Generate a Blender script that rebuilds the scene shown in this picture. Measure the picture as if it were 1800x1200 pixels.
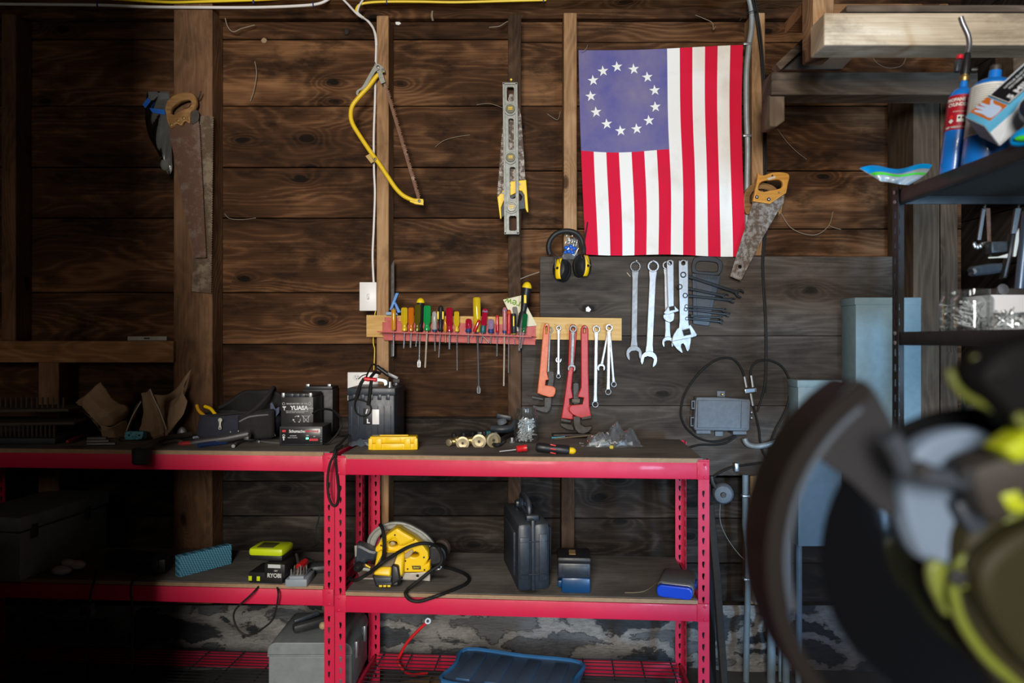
import bpy, bmesh, math, random
from math import radians as R, sin, cos, pi, atan2, hypot
from mathutils import Vector as V, Matrix as M4, Euler
for o in list(bpy.data.objects): bpy.data.objects.remove(o)
SC = bpy.context.scene; COL = SC.collection
random.seed(7)

# ------------------------------------------------------------------ camera, light, exposure
H = 1.40                     # eye height; the camera looks level along +y at the tool wall
F = 1241.0                   # focal length in pixels of the 1800x1200 frame
cd = bpy.data.cameras.new('camera'); CAM = bpy.data.objects.new('camera', cd); COL.objects.link(CAM)
cd.sensor_width = 36; cd.lens = 36*F/1800; cd.clip_start = .02
CAM.location = (0, 0, H); CAM.rotation_euler = (pi/2, 0, 0)
cd.dof.use_dof = True; cd.dof.focus_distance = 2.85; cd.dof.aperture_fstop = 2.0
SC.camera = CAM
SC.view_settings.view_transform = 'Standard'; SC.view_settings.look = 'None'
SC.view_settings.exposure = 0.0; SC.view_settings.gamma = 1
w = bpy.data.worlds.new('world'); SC.world = w; w.use_nodes = True
w.node_tree.nodes['Background'].inputs[0].default_value = (.55, .75, 1, 1)
w.node_tree.nodes['Background'].inputs[1].default_value = .02
def area(name, loc, target, sx, sy, power, col):
    l = bpy.data.lights.new(name, 'AREA'); l.shape = 'RECTANGLE'; l.size = sx; l.size_y = sy
    l.energy = power; l.color = col
    o = bpy.data.objects.new(name, l); COL.objects.link(o); o.location = loc
    o.rotation_euler = (V(target)-V(loc)).to_track_quat('-Z', 'Z').to_euler()
    return o
# daylight through the open doorway behind the camera, and sky light from the opening at its right
key = area('doorway_daylight', (-.34, -2.2, 2.05), (.1, 3.0, 1.5), .95, 1.4, 245, (1.0, .94, .86))
side = area('side_door_skylight', (2.0, -2.2, .75), (2.1, 3.0, .9), .4, .7, 40, (.40, .68, 1.0)); side.data.spread = R(62)
fill = area('left_warm_fill', (-2.0, -.5, 1.8), (-1.95, 3.0, 1.1), .5, .8, 2.2, (1.0, .86, .7)); fill.data.spread = R(80)  # warm fill light added to lift the dim left bay

# ------------------------------------------------------------------ helpers
def P(px, py, y):            # the point on the plane y = const seen at that pixel
    return V(((px-900)*y/F, y, H+(600-py)*y/F))
def PF(px, py, z):           # the point on the level plane z = const seen at that pixel
    y = (H-z)*F/(py-600); return V(((px-900)*y/F, y, z))
def Zm(x0, y0, s): return lambda pts: [(x0+u/s, y0+v/s) for u, v in pts]
ORG = {}
def tag(o, label=None, cat=None, group=None, kind=None):
    if label: o['label'] = label
    if cat: o['category'] = cat
    if group: o['group'] = group
    if kind: o['kind'] = kind
    return o
def thing(name, label, cat, loc, group=None):
    o = bpy.data.objects.new(name, None); COL.objects.link(o); o.location = loc
    o.empty_display_size = .05; ORG[o.name] = V(loc)
    return tag(o, label, cat, group)
def catmull(pts, n=6, closed=False):
    pts = [V(p) for p in pts]; out = []; m = len(pts)
    for i in range(m if closed else m-1):
        if closed: a, b, c, d = pts[i-1], pts[i], pts[(i+1) % m], pts[(i+2) % m]
        else: a, b, c, d = pts[max(i-1, 0)], pts[i], pts[i+1], pts[min(i+2, m-1)]
        for k in range(n):
            t = k/n
            out.append(.5*((2*b)+(c-a)*t+(2*a-5*b+4*c-d)*t*t+(3*b-a-3*c+d)*t**3))
    if not closed: out.append(pts[-1])
    return out
def cat2(pts, n=5, closed=True):
    return [(p.x, p.y) for p in catmull([(a, b, 0) for a, b in pts], n, closed)]
def frame(o, d, up=(0, 0, 1)):
    d = V(d).normalized(); u = V(up)
    if abs(d.dot(u)) > .98: u = V((0, 1, 0)) if abs(d.y) < .9 else V((1, 0, 0))
    x = u.cross(d).normalized(); y = d.cross(x)
    return M4.Translation(V(o)) @ M4((x, y, d)).transposed().to_4x4()
class MB:
    def __init__(s): s.bm = bmesh.new()
    def box(s, c, size, rot=None, bev=0, seg=2):
        m = M4.Translation(V(c))
        if rot is not None: m = m @ (rot.to_4x4() if not isinstance(rot, (int, float)) else M4.Rotation(rot, 4, 'Z'))
        vs = bmesh.ops.create_cube(s.bm, size=1, matrix=m @ M4.Diagonal((*size, 1)))['verts']
        if bev:
            es = list({e for v in vs for e in v.link_edges})
            bmesh.ops.bevel(s.bm, geom=es, offset=bev, segments=seg, profile=.5, affect='EDGES', clamp_overlap=True)
        return s
    def bar(s, a, b, wx, wy, bev=0, up=(0, 0, 1)):          # square bar from a to b
        a, b = V(a), V(b); m = frame((a+b)/2, b-a, up)
        return s._cube(m @ M4.Diagonal((wx, wy, (b-a).length, 1)), bev)
    def _cube(s, m, bev):
        vs = bmesh.ops.create_cube(s.bm, size=1, matrix=m)['verts']
        if bev: bmesh.ops.bevel(s.bm, geom=list({e for v in vs for e in v.link_edges}), offset=bev, segments=2, profile=.5, affect='EDGES', clamp_overlap=True)
        return s
    def rings(s, rings, caps=True, closed=False):
        vr = [[s.bm.verts.new(p) for p in r] for r in rings]; n = len(vr[0])
        k = len(vr)
        for i in range(k if closed else k-1):
            a, b = vr[i], vr[(i+1) % k]
            for j in range(n):
                try: s.bm.faces.new((a[j], a[(j+1) % n], b[(j+1) % n], b[j]))
                except ValueError: pass
        if caps and not closed:
            s.bm.faces.new(list(reversed(vr[0]))); s.bm.faces.new(vr[-1])
        return s
    def tube(s, path, r, n=8, caps=True, closed=False, flat=1.0, up=None):
        path = [V(p) for p in path]; m = len(path); rings = []
        t0 = (path[1]-path[0]).normalized()
        x = V(up) if up else V((0, 0, 1) if abs(t0.z) < .9 else (1, 0, 0))
        for i in range(m):
            if closed: t = path[(i+1) % m]-path[i-1]
            else: t = path[min(i+1, m-1)]-path[max(i-1, 0)]
            t = t.normalized() if t.length > 1e-9 else t0
            x = (x-t*x.dot(t)).normalized(); y = t.cross(x)
            rr = r[i] if isinstance(r, (list, tuple)) else r
            rings.append([path[i]+(x*cos(a)*flat+y*sin(a))*rr for a in (2*pi*k/n for k in range(n))])
        return s.rings(rings, caps, closed)
    def lathe(s, prof, o, d=(0, 0, 1), n=16, flute=0, nf=6, sx=1, sy=1, caps=True):   # prof: (radius, height) pairs
        m = frame(o, d); rings = []
        for p in prof:
            r, h = p[0], p[1]; fl = flute*(p[2] if len(p) > 2 else 1)
            rings.append([m @ V((max(r, 1e-5)*(1-fl*(.5+.5*cos(nf*a)))*cos(a)*sx, max(r, 1e-5)*(1-fl*(.5+.5*cos(nf*a)))*sin(a)*sy, h)) for a in (2*pi*k/n for k in range(n))])
        return s.rings(rings, caps)
    def ball(s, c, r, sc=(1, 1, 1), n=12, rot=None):
        m = M4.Translation(V(c)) @ (rot.to_4x4() if rot else M4()) @ M4.Diagonal((*[r*k for k in sc], 1))
        bmesh.ops.create_uvsphere(s.bm, u_segments=n, v_segments=max(6, n*2//3), radius=1, matrix=m); return s
    def poly(s, pts, th=None):                               # flat polygon, optionally thickened by a vector
        f = s.bm.faces.new([s.bm.verts.new(V(p)) for p in pts])
        if th is not None:
            r = bmesh.ops.extrude_face_region(s.bm, geom=[f]); bmesh.ops.translate(s.bm, vec=V(th), verts=[g for g in r['geom'] if isinstance(g, bmesh.types.BMVert)])
        return s
    def flat(s, outer, th, m, holes=(), bev=0, bres=1):       # outline in the local xy plane, thickness th centred on z, placed by m
        c = bpy.data.curves.new('t', 'CURVE'); c.dimensions = '2D'; c.fill_mode = 'BOTH'
        for lp in (outer, *holes):
            sp = c.splines.new('POLY'); sp.points.add(len(lp)-1)
            for q, p in zip(sp.points, lp): q.co = (p[0], p[1], 0, 1)
            sp.use_cyclic_u = True
        bev = min(bev, th*.49)
        c.extrude = th/2-bev; c.bevel_depth = bev; c.bevel_resolution = bres; c.offset = -bev
        o = bpy.data.objects.new('t', c); me = o.to_mesh()
        n0 = len(s.bm.verts); s.bm.from_mesh(me); s.bm.verts.ensure_lookup_table()
        vs = [s.bm.verts[i] for i in range(n0, len(s.bm.verts))]
        o.to_mesh_clear(); bpy.data.objects.remove(o); bpy.data.curves.remove(c)
        bmesh.ops.transform(s.bm, matrix=m, verts=vs)
        return s
    def plate(s, px, y, th, holes=(), bev=0.001):             # pixel outline in the plane y, front face at y, th thick behind it
        f = lambda l: [(q.x, q.z) for q in (P(a, b, y) for a, b in l)]
        m = M4(((1, 0, 0, 0), (0, 0, -1, y+th/2), (0, 1, 0, 0), (0, 0, 0, 1)))
        return s.flat(f(px), th, m, [f(h) for h in holes], bev)
    def plateb(s, px, y, th, bev=.001):                     # as plate, but the outline is that of the rear face
        n0 = len(s.bm.verts); s.plate(px, y+th, th, (), bev); s.bm.verts.ensure_lookup_table()
        bmesh.ops.translate(s.bm, vec=(0, -th, 0), verts=s.bm.verts[n0:]); return s
    def grid(s, f, nu, nv, uv=False):
        g = [[s.bm.verts.new(f(i/nu, j/nv)) for i in range(nu+1)] for j in range(nv+1)]
        lay = s.bm.loops.layers.uv.verify() if uv else None
        for j in range(nv):
            for i in range(nu):
                fc = s.bm.faces.new((g[j][i], g[j][i+1], g[j+1][i+1], g[j+1][i]))
                if uv:
                    for lp, (a, b) in zip(fc.loops, ((i, j), (i+1, j), (i+1, j+1), (i, j+1))): lp[lay].uv = (a/nu, b/nv)
        return s
    def done(s, name, mat, parent=None, smooth=True, angle=35, org=None):
        bmesh.ops.recalc_face_normals(s.bm, faces=s.bm.faces)
        me = bpy.data.meshes.new(name); s.bm.to_mesh(me); s.bm.free()
        if parent is not None: og = ORG[parent.name]
        elif org is not None: og = V(org)
        else:
            cs = [v.co for v in me.vertices]
            og = V(((min(c.x for c in cs)+max(c.x for c in cs))/2, (min(c.y for c in cs)+max(c.y for c in cs))/2, min(c.z for c in cs)))
        me.transform(M4.Translation(-og))
        if smooth: me.shade_smooth(); me.set_sharp_from_angle(angle=R(angle))
        me.materials.append(mat)
        o = bpy.data.objects.new(name, me); COL.objects.link(o); ORG[o.name] = og
        if parent is not None: o.parent = parent
        else: o.location = og
        return o
def text(mb, s, size, m, th=.0006, align='CENTER', sx=1.0, bold=0):
    c = bpy.data.curves.new('t', 'FONT'); c.body = s; c.size = size; c.align_x = align; c.align_y = 'CENTER'; c.extrude = th/2; c.offset = bold
    o = bpy.data.objects.new('t', c); me = o.to_mesh(); n0 = len(mb.bm.verts); mb.bm.from_mesh(me); mb.bm.verts.ensure_lookup_table()
    vs = [mb.bm.verts[i] for i in range(n0, len(mb.bm.verts))]
    o.to_mesh_clear(); bpy.data.objects.remove(o); bpy.data.curves.remove(c)
    bmesh.ops.transform(mb.bm, matrix=m @ M4.Diagonal((sx, 1, 1, 1)), verts=vs); return mb
FACE = lambda c, roll=0: M4.Translation(V(c)) @ M4.Rotation(pi/2, 4, 'X') @ M4.Rotation(roll, 4, 'Z')   # local xy -> facing the camera
def copy_tree(o, parent=None):
    c = o.copy(); COL.objects.link(c); c.parent = parent
    for ch in o.children: copy_tree(ch, c)
    return c
# ------------------------------------------------------------------ materials
def nd(t, typ, ins=None, **props):
    n = t.nodes.new('ShaderNode'+typ)
    for k, v in props.items(): setattr(n, k, v)
    for k, v in (ins or {}).items():
        if isinstance(v, bpy.types.NodeSocket): t.links.new(v, n.inputs[k])
        else: n.inputs[k].default_value = v
    return n
def mth(t, op, a, b=0.0, c=0.0, clamp=False):
    n = nd(t, 'Math', {0: a, 1: b, 2: c}, operation=op); n.use_clamp = clamp; return n.outputs[0]
def ramp(t, fac, stops):
    n = nd(t, 'ValToRGB', {0: fac}); e = n.color_ramp.elements
    while len(e) < len(stops): e.new(.5)
    for el, (p, c) in zip(e, stops): el.position = p; el.color = (*c, 1)
    return n.outputs[0]
def base(name):
    m = bpy.data.materials.new(name); m.use_nodes = True
    return m, m.node_tree, m.node_tree.nodes['Principled BSDF']
MATS = {}
def simple(name, col, rough=.5, metal=0, wear=.12, wscale=30, dust=0.0, coat=0, spec=.5, bump=0.0, trans=0, dustcol=(.16, .15, .14), emit=None, ior=1.45):
    """plain surface with a little uneven tone, and an optional film of dust on upward faces"""
    if name in MATS: return MATS[name]
    m, t, b = base(name)
    tc = nd(t, 'TexCoord').outputs['Object']
    n = nd(t, 'TexNoise', {'Vector': tc, 'Scale': wscale, 'Detail': 5, 'Roughness': .65}).outputs[0]
    c = nd(t, 'MixRGB', {0: mth(t, 'MULTIPLY', mth(t, 'SUBTRACT', n, .35, clamp=True), wear*4, clamp=True), 1: (*col, 1), 2: (*[k*.45 for k in col], 1)}).outputs[0]
    if dust:
        g = nd(t, 'NewGeometry'); s = nd(t, 'SeparateXYZ', {0: g.outputs['Normal']}).outputs[2]
        n2 = nd(t, 'TexNoise', {'Vector': tc, 'Scale': wscale*3, 'Detail': 4}).outputs[0]
        f = mth(t, 'ADD', mth(t, 'MULTIPLY', mth(t, 'MAXIMUM', s, 0), dust), mth(t, 'MULTIPLY', mth(t, 'SUBTRACT', n2, .5, clamp=True), dust*1.5), clamp=True)
        c = nd(t, 'MixRGB', {0: f, 1: c, 2: (*dustcol, 1)}).outputs[0]
    t.links.new(c, b.inputs['Base Color'])
    b.inputs['Metallic'].default_value = metal; b.inputs['Specular IOR Level'].default_value = spec
    t.links.new(mth(t, 'MULTIPLY_ADD', n, .3, rough-.15, clamp=True), b.inputs['Roughness'])
    b.inputs['Coat Weight'].default_value = coat; b.inputs['Coat Roughness'].default_value = .08
    b.inputs['Transmission Weight'].default_value = trans; b.inputs['IOR'].default_value = ior
    if bump:
        bp = nd(t, 'Bump', {'Strength': bump, 'Distance': .002, 'Height': nd(t, 'TexNoise', {'Vector': tc, 'Scale': wscale*6, 'Detail': 4}).outputs[0]})
        t.links.new(bp.outputs[0], b.inputs['Normal'])
    if emit: b.inputs['Emission Color'].default_value = (*emit[0], 1); b.inputs['Emission Strength'].default_value = emit[1]
    MATS[name] = m; return m
def wood(name, cols, axis='x', knots=.5, rough=.75, spread=.7, bump=.5, freq=6, grey=0.0, lines=.5, stain=.8):
    m, t, b = base(name)
    tc = nd(t, 'TexCoord').outputs['Object']; sp = nd(t, 'SeparateXYZ', {0: tc})
    A, B = (sp.outputs[0], sp.outputs[2]) if axis == 'x' else ((sp.outputs[2], sp.outputs[0]) if axis == 'z' else (sp.outputs[1], sp.outputs[0]))
    D = sp.outputs[1] if axis != 'y' else sp.outputs[2]
    rnd = mth(t, 'ADD', nd(t, 'NewGeometry').outputs['Random Per Island'], nd(t, 'ObjectInfo').outputs['Random'])
    oa, ob = mth(t, 'MULTIPLY', rnd, 37.0), mth(t, 'MULTIPLY', rnd, 91.0)
    B = mth(t, 'ADD', B, mth(t, 'MULTIPLY', D, .7))
    vec = lambda sa, sb: nd(t, 'CombineXYZ', {0: mth(t, 'MULTIPLY_ADD', A, sa, oa), 1: mth(t, 'MULTIPLY_ADD', B, sb, ob), 2: rnd}).outputs[0]
    n1 = nd(t, 'TexNoise', {'Vector': vec(1.1, 4.5), 'Scale': 1.0, 'Detail': 2, 'Roughness': .45}).outputs[0]
    wob = nd(t, 'TexNoise', {'Vector': vec(5, 12), 'Scale': 1.0, 'Detail': 2}).outputs[0]
    kv = nd(t, 'CombineXYZ', {0: mth(t, 'MULTIPLY_ADD', A, 3.2, oa), 1: mth(t, 'ADD', mth(t, 'MULTIPLY_ADD', B, 7.0, ob), mth(t, 'MULTIPLY', wob, .25)), 2: 0.0}).outputs[0]
    vo = nd(t, 'TexVoronoi', {'Vector': kv, 'Scale': 1.0, 'Randomness': .9}, voronoi_dimensions='2D')
    pick = mth(t, 'LESS_THAN', nd(t, 'SeparateColor', {0: vo.outputs['Color']}).outputs[0], knots)
    d = vo.outputs['Distance']
    k = mth(t, 'MULTIPLY', mth(t, 'POWER', mth(t, 'SUBTRACT', 1.0, mth(t, 'MULTIPLY', d, 2.2), clamp=True), 2.0), pick)
    core = mth(t, 'MULTIPLY', nd(t, 'MapRange', {0: d, 1: .05, 2: .13, 3: 1.0, 4: 0.0}, interpolation_type='SMOOTHSTEP').outputs[0], pick)
    h = mth(t, 'ADD', mth(t, 'ADD', mth(t, 'MULTIPLY', n1, 3.0), mth(t, 'MULTIPLY', k, .7)), mth(t, 'MULTIPLY_ADD', B, 2.0, mth(t, 'MULTIPLY', wob, .12)))
    ln = mth(t, 'SINE', mth(t, 'MULTIPLY', h, 6.28*freq))
    ln = mth(t, 'POWER', mth(t, 'MULTIPLY_ADD', ln, .5, .5), 1.6)
    fib = nd(t, 'TexNoise', {'Vector': vec(3.5, 170), 'Scale': 1.0, 'Detail': 4, 'Roughness': .6}).outputs[0]
    blo = nd(t, 'TexNoise', {'Vector': vec(1.4, 6), 'Scale': 1.0, 'Detail': 4, 'Roughness': .6}).outputs[0]
    f = mth(t, 'ADD', mth(t, 'MULTIPLY', mth(t, 'SUBTRACT', fib, .5), .55), mth(t, 'MULTIPLY', mth(t, 'SUBTRACT', ln, .5), lines*.42))
    f = mth(t, 'ADD', f, mth(t, 'MULTIPLY_ADD', mth(t, 'SUBTRACT', blo, .5), 1.5, .5))
    f = mth(t, 'ADD', f, mth(t, 'MULTIPLY', mth(t, 'SUBTRACT', nd(t, 'NewGeometry').outputs['Random Per Island'], .5), spread*.5))
    f = mth(t, 'SUBTRACT', mth(t, 'SUBTRACT', f, mth(t, 'MULTIPLY', k, .28)), mth(t, 'MULTIPLY', core, .4), clamp=True)
    c = ramp(t, f, [(0, cols[0]), (.5, cols[1]), (1, cols[2])])
    st = nd(t, 'TexNoise', {'Vector': vec(2.3, 5.0), 'Scale': 1.6, 'Detail': 5, 'Roughness': .7}).outputs[0]
    sf = mth(t, 'MULTIPLY', nd(t, 'MapRange', {0: st, 1: .5, 2: .68, 3: 0.0, 4: 1.0}).outputs[0], stain, clamp=True)
    c = nd(t, 'MixRGB', {0: sf, 1: c, 2: (*[x*.5 for x in cols[0]], 1)}).outputs[0]
    if grey: c = nd(t, 'HueSaturation', {'Saturation': 1-grey, 'Color': c}).outputs[0]
    t.links.new(c, b.inputs['Base Color']); b.inputs['Roughness'].default_value = rough; b.inputs['Specular IOR Level'].default_value = .12
    hh = mth(t, 'ADD', mth(t, 'MULTIPLY', fib, .6), mth(t, 'MULTIPLY_ADD', ln, .35, mth(t, 'MULTIPLY', core, -.6)))
    t.links.new(nd(t, 'Bump', {'Strength': bump, 'Distance': .003, 'Height': hh}).outputs[0], b.inputs['Normal'])
    MATS[name] = m; return m
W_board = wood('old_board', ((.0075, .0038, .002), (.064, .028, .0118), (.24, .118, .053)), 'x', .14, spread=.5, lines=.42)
W_low = wood('shaded_dirty_board', ((.006, .005, .0045), (.028, .02, .015), (.085, .066, .052)), 'x', .35, spread=.6, grey=.2)  # dirty board, dim light below the bench mixed into its colour
W_panel = wood('weathered_board', ((.016, .013, .0105), (.062, .049, .039), (.135, .11, .09)), 'x', .12, spread=.3, grey=.1, lines=.35, stain=.5)
W_stud = wood('stud_wood', ((.08, .04, .019), (.34, .195, .097), (.5, .33, .185)), 'z', .18, spread=.4, freq=9, lines=.3, stain=.45)
W_post = wood('post_wood', ((.03, .015, .009), (.15, .08, .042), (.26, .15, .085)), 'z', .15, spread=.3, freq=9, lines=.3, stain=.55)
W_dark = wood('brown_stud_wood', ((.014, .008, .005), (.06, .033, .019), (.12, .07, .042)), 'z', .2, spread=.3, freq=9, stain=.6)
W_plate = wood('top_plate_wood', ((.05, .023, .011), (.24, .12, .052), (.4, .225, .11)), 'x', .15, spread=.3, freq=8, stain=.5)
W_pine = wood('new_pine', ((.42, .22, .07), (.62, .39, .14), (.74, .52, .24)), 'x', .2, spread=.2, freq=8, lines=.4, stain=.12, rough=.6)
W_pale = wood('pale_worn_timber', ((.12, .075, .04), (.46, .35, .23), (.8, .71, .56)), 'x', .06, spread=.2, freq=3, stain=.5, lines=.1)
W_grey = wood('grey_worn_timber', ((.03, .022, .016), (.12, .085, .06), (.22, .165, .12)), 'x', .2, spread=.2, stain=.4)
W_greyz = wood('grey_worn_upright', ((.03, .022, .016), (.115, .08, .054), (.2, .145, .1)), 'z', .2, spread=.2, stain=.4)
W_ply = wood('dirty_plywood', ((.05, .043, .037), (.155, .136, .118), (.26, .235, .21)), 'x', .1, spread=.1, grey=.15, lines=.2, stain=.35, bump=.2)
W_handle = wood('saw_handle_wood', ((.3, .12, .02), (.62, .3, .06), (.75, .42, .12)), 'x', .0, spread=.2, freq=8, stain=.1, rough=.4)
W_oldhandle = wood('worn_handle_wood', ((.08, .035, .012), (.3, .16, .06), (.5, .3, .13)), 'x', .3, spread=.2, stain=.4, rough=.6)
def layered_edge():
    m, t, b = base('plywood_edge')
    z = nd(t, 'SeparateXYZ', {0: nd(t, 'TexCoord').outputs['Object']}).outputs[2]
    n = nd(t, 'TexNoise', {'Vector': nd(t, 'TexCoord').outputs['Object'], 'Scale': 60, 'Detail': 4}).outputs[0]
    s = mth(t, 'SINE', mth(t, 'MULTIPLY', z, 1500.0))
    c = ramp(t, mth(t, 'ADD', mth(t, 'MULTIPLY_ADD', s, .35, .3), mth(t, 'MULTIPLY', n, .4)), [(0, (.1, .055, .03)), (1, (.5, .33, .19))])
    t.links.new(c, b.inputs['Base Color']); b.inputs['Roughness'].default_value = .7; return m
W_edge = layered_edge()
def stone():
    m, t, b = base('field_stone_mortar')
    tc = nd(t, 'TexCoord').outputs['Object']
    wn = nd(t, 'TexNoise', {'Vector': tc, 'Scale': 5, 'Detail': 5, 'Roughness': .6})
    v = nd(t, 'VectorMath', {0: tc, 1: nd(t, 'VectorMath', {0: wn.outputs['Color'], 'Scale': .22}, operation='SCALE').outputs[0]}, operation='ADD').outputs[0]
    v = nd(t, 'Mapping', {0: v, 'Scale': (2.6, 2.6, 8.5)}).outputs[0]
    vo = nd(t, 'TexVoronoi', {'Vector': v, 'Scale': 1.0}, feature='DISTANCE_TO_EDGE').outputs['Distance']
    vc = nd(t, 'SeparateColor', {0: nd(t, 'TexVoronoi', {'Vector': v, 'Scale': 1.0}).outputs['Color']}).outputs[0]
    n = nd(t, 'TexNoise', {'Vector': nd(t, 'Mapping', {0: tc, 'Scale': (1, 1, 4)}).outputs[0], 'Scale': 30, 'Detail': 9, 'Roughness': .78}).outputs[0]
    st = ramp(t, mth(t, 'MULTIPLY_ADD', mth(t, 'SUBTRACT', n, .5), 1.4, vc), [(0, (.02, .025, .032)), (.55, (.085, .095, .11)), (1, (.22, .225, .235))])
    mo = ramp(t, n, [(.3, (.2, .195, .19)), (.7, (.58, .56, .53))])
    f = nd(t, 'MapRange', {0: mth(t, 'ADD', vo, mth(t, 'MULTIPLY', mth(t, 'SUBTRACT', n, .5), .32)), 1: .095, 2: .125, 3: 1.0, 4: 0.0}).outputs[0]
    t.links.new(nd(t, 'MixRGB', {0: f, 1: st, 2: mo}).outputs[0], b.inputs['Base Color']); b.inputs['Roughness'].default_value = .9
    hh = mth(t, 'ADD', mth(t, 'MULTIPLY', n, .7), mth(t, 'MULTIPLY', f, -.3))
    t.links.new(nd(t, 'Bump', {'Strength': 1, 'Distance': .02, 'Height': hh}).outputs[0], b.inputs['Normal'])
    return m
STONE = stone()
def rusty(name, steel, rust, amount, rough=.55, scale=14, metal=.6):
    m, t, b = base(name); tc = nd(t, 'TexCoord').outputs['Object']
    n = nd(t, 'TexNoise', {'Vector': tc, 'Scale': scale, 'Detail': 8, 'Roughness': .72}).outputs[0]
    f = nd(t, 'MapRange', {0: n, 1: .62-amount*.4, 2: .72-amount*.4, 3: 0.0, 4: 1.0}).outputs[0]
    n2 = nd(t, 'TexNoise', {'Vector': tc, 'Scale': scale*12, 'Detail': 4}).outputs[0]
    rc = nd(t, 'MixRGB', {0: n2, 1: (*[k*.5 for k in rust], 1), 2: (*rust, 1)}).outputs[0]
    sc = nd(t, 'MixRGB', {0: n2, 1: (*[k*.75 for k in steel], 1), 2: (*steel, 1)}).outputs[0]
    t.links.new(nd(t, 'MixRGB', {0: f, 1: sc, 2: rc}).outputs[0], b.inputs['Base Color'])
    t.links.new(mth(t, 'MULTIPLY', mth(t, 'SUBTRACT', 1.0, f), metal), b.inputs['Metallic'])
    t.links.new(mth(t, 'MULTIPLY_ADD', f, .3, rough), b.inputs['Roughness']); MATS[name] = m; return m
M_saw_rust = rusty('rusted_saw_steel', (.19, .13, .1), (.13, .062, .038), .55)
M_saw_dull = rusty('dull_saw_steel', (.2, .15, .1), (.11, .07, .04), .5, metal=.3)
M_saw_grey = rusty('grey_saw_steel', (.3, .265, .235), (.13, .09, .065), .45, scale=40)
M_bow_blade = rusty('rusty_bow_blade', (.3, .2, .14), (.24, .12, .07), .6, metal=.3)
M_chrome = simple('chrome_steel', (.33, .335, .35), .42, .9, .25, 50)
M_satin = simple('satin_steel', (.2, .2, .2), .52, 1, .2, 60)
M_iron = simple('dark_iron', (.07, .062, .056), .6, .5, .3, 40)
M_shaft = simple('screwdriver_steel', (.68, .66, .63), .3, .85, .25, 90)
M_alu = simple('dull_aluminium', (.3, .305, .27), .55, .25, .25, 60)
M_boltz = simple('bright_zinc_bolt', (.62, .64, .66), .35, .35, .2, 60)
M_zinc = simple('zinc', (.42, .44, .46), .4, .8, .3, 40)
M_black = simple('black_plastic', (.012, .012, .013), .45, 0, .2, 30)
M_blackd = simple('dusty_black_plastic', (.014, .016, .019), .5, 0, .2, 25, dust=.32, dustcol=(.1, .1, .105))
M_bluebl = simple('dusty_blue_black_plastic', (.017, .025, .038), .42, 0, .2, 25, dust=.4, dustcol=(.11, .115, .12))
M_rubber = simple('black_cable', (.011, .011, .011), .6, 0, .1, 30, spec=.25)
M_yellow = simple('yellow_paint', (.83, .56, .015), .4, 0, .12, 40, coat=.3)
M_yplast = simple('yellow_plastic', (.86, .55, .005), .4, 0, .08, 20)
M_yblk = simple('yellow_grip', (.85, .6, .01), .4, 0, .05)
M_red = simple('red_shelf_paint', (.6, .011, .06), .5, 0, .1, 18, coat=.04, dust=.12, dustcol=(.3, .1, .1))
M_redpaint = simple('red_tool_paint', (.52, .018, .02), .4, 0, .25, 60, coat=.3)
M_orange = simple('orange_tool_paint', (.72, .16, .055), .45, 0, .25, 60)
M_rackred = simple('faded_red_rack', (.46, .052, .04), .5, 0, .15, 40)
M_white = simple('white_plastic', (.78, .78, .77), .4, 0, .04)
M_panel = simple('grey_blue_enamel', (.2, .3, .345), .5, .0, .2, 30, dust=.15)
M_panelside = M_panel
M_nid = simple('grey_plastic_box', (.13, .15, .175), .6, 0, .25, 60, dust=.3)
M_conduit = simple('galvanised_conduit', (.33, .36, .37), .5, .35, .3, 30)
M_pvc = simple('grey_pvc_pipe', (.19, .25, .29), .5, 0, .3, 25)
M_brass = simple('brass', (.4, .29, .11), .42, .85, .35, 50)
M_paper = simple('brown_paper', (.3, .2, .12), .85, 0, .15, 12, bump=.2)
M_paperin = simple('brown_paper_edge', (.5, .46, .42), .8, 0, .1)
M_note = simple('cream_paper', (.72, .66, .47), .8, 0, .08)
M_navy = simple('navy_canvas', (.03, .032, .05), .9, 0, .2, 60, bump=.4)
M_canvas = simple('black_canvas', (.018, .017, .018), .9, 0, .2, 60, bump=.4)
M_greytrim = simple('grey_piping', (.17, .16, .19), .8, 0, .1)
M_blue = simple('blue_plastic', (.02, .17, .5), .4, 0, .1)
M_gasblue = simple('blue_cylinder_paint', (.008, .16, .58), .35, 0, .06, 12, coat=.4)
M_toolbox = simple('grey_hammered_steel', (.24, .27, .285), .5, .1, .35, 16, dust=.35, dustcol=(.07, .065, .06))
M_green = simple('lime_plastic', (.5, .62, .008), .4, 0, .1)
M_lime = simple('lime_saw_housing', (.1, .12, .01), .5, 0, .25, 18)
M_olive = simple('dusty_saw_housing', (.018, .0155, .006), .6, 0, .3, 14, spec=.15)
M_sawgrey = simple('grey_saw_casting', (.1, .135, .19), .6, 0, .2, 10, spec=.2)
M_fender = simple('dark_saw_fender', (.016, .016, .018), .6, 0, .3, 12, spec=.15)
M_bshelf = simple('black_steel_shelf', (.013, .013, .014), .5, .2, .2, 20, dust=.25, dustcol=(.07, .06, .05))
M_particle = simple('dark_particle_board', (.05, .043, .034), .8, 0, .3, 80)
M_fabricblue = simple('blue_bin_plastic', (.025, .1, .24), .45, 0, .15, 20, dust=.6, dustcol=(.07, .075, .08))
M_web = simple('cobweb', (.28, .23, .17), .9, 0, .2)
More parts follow.
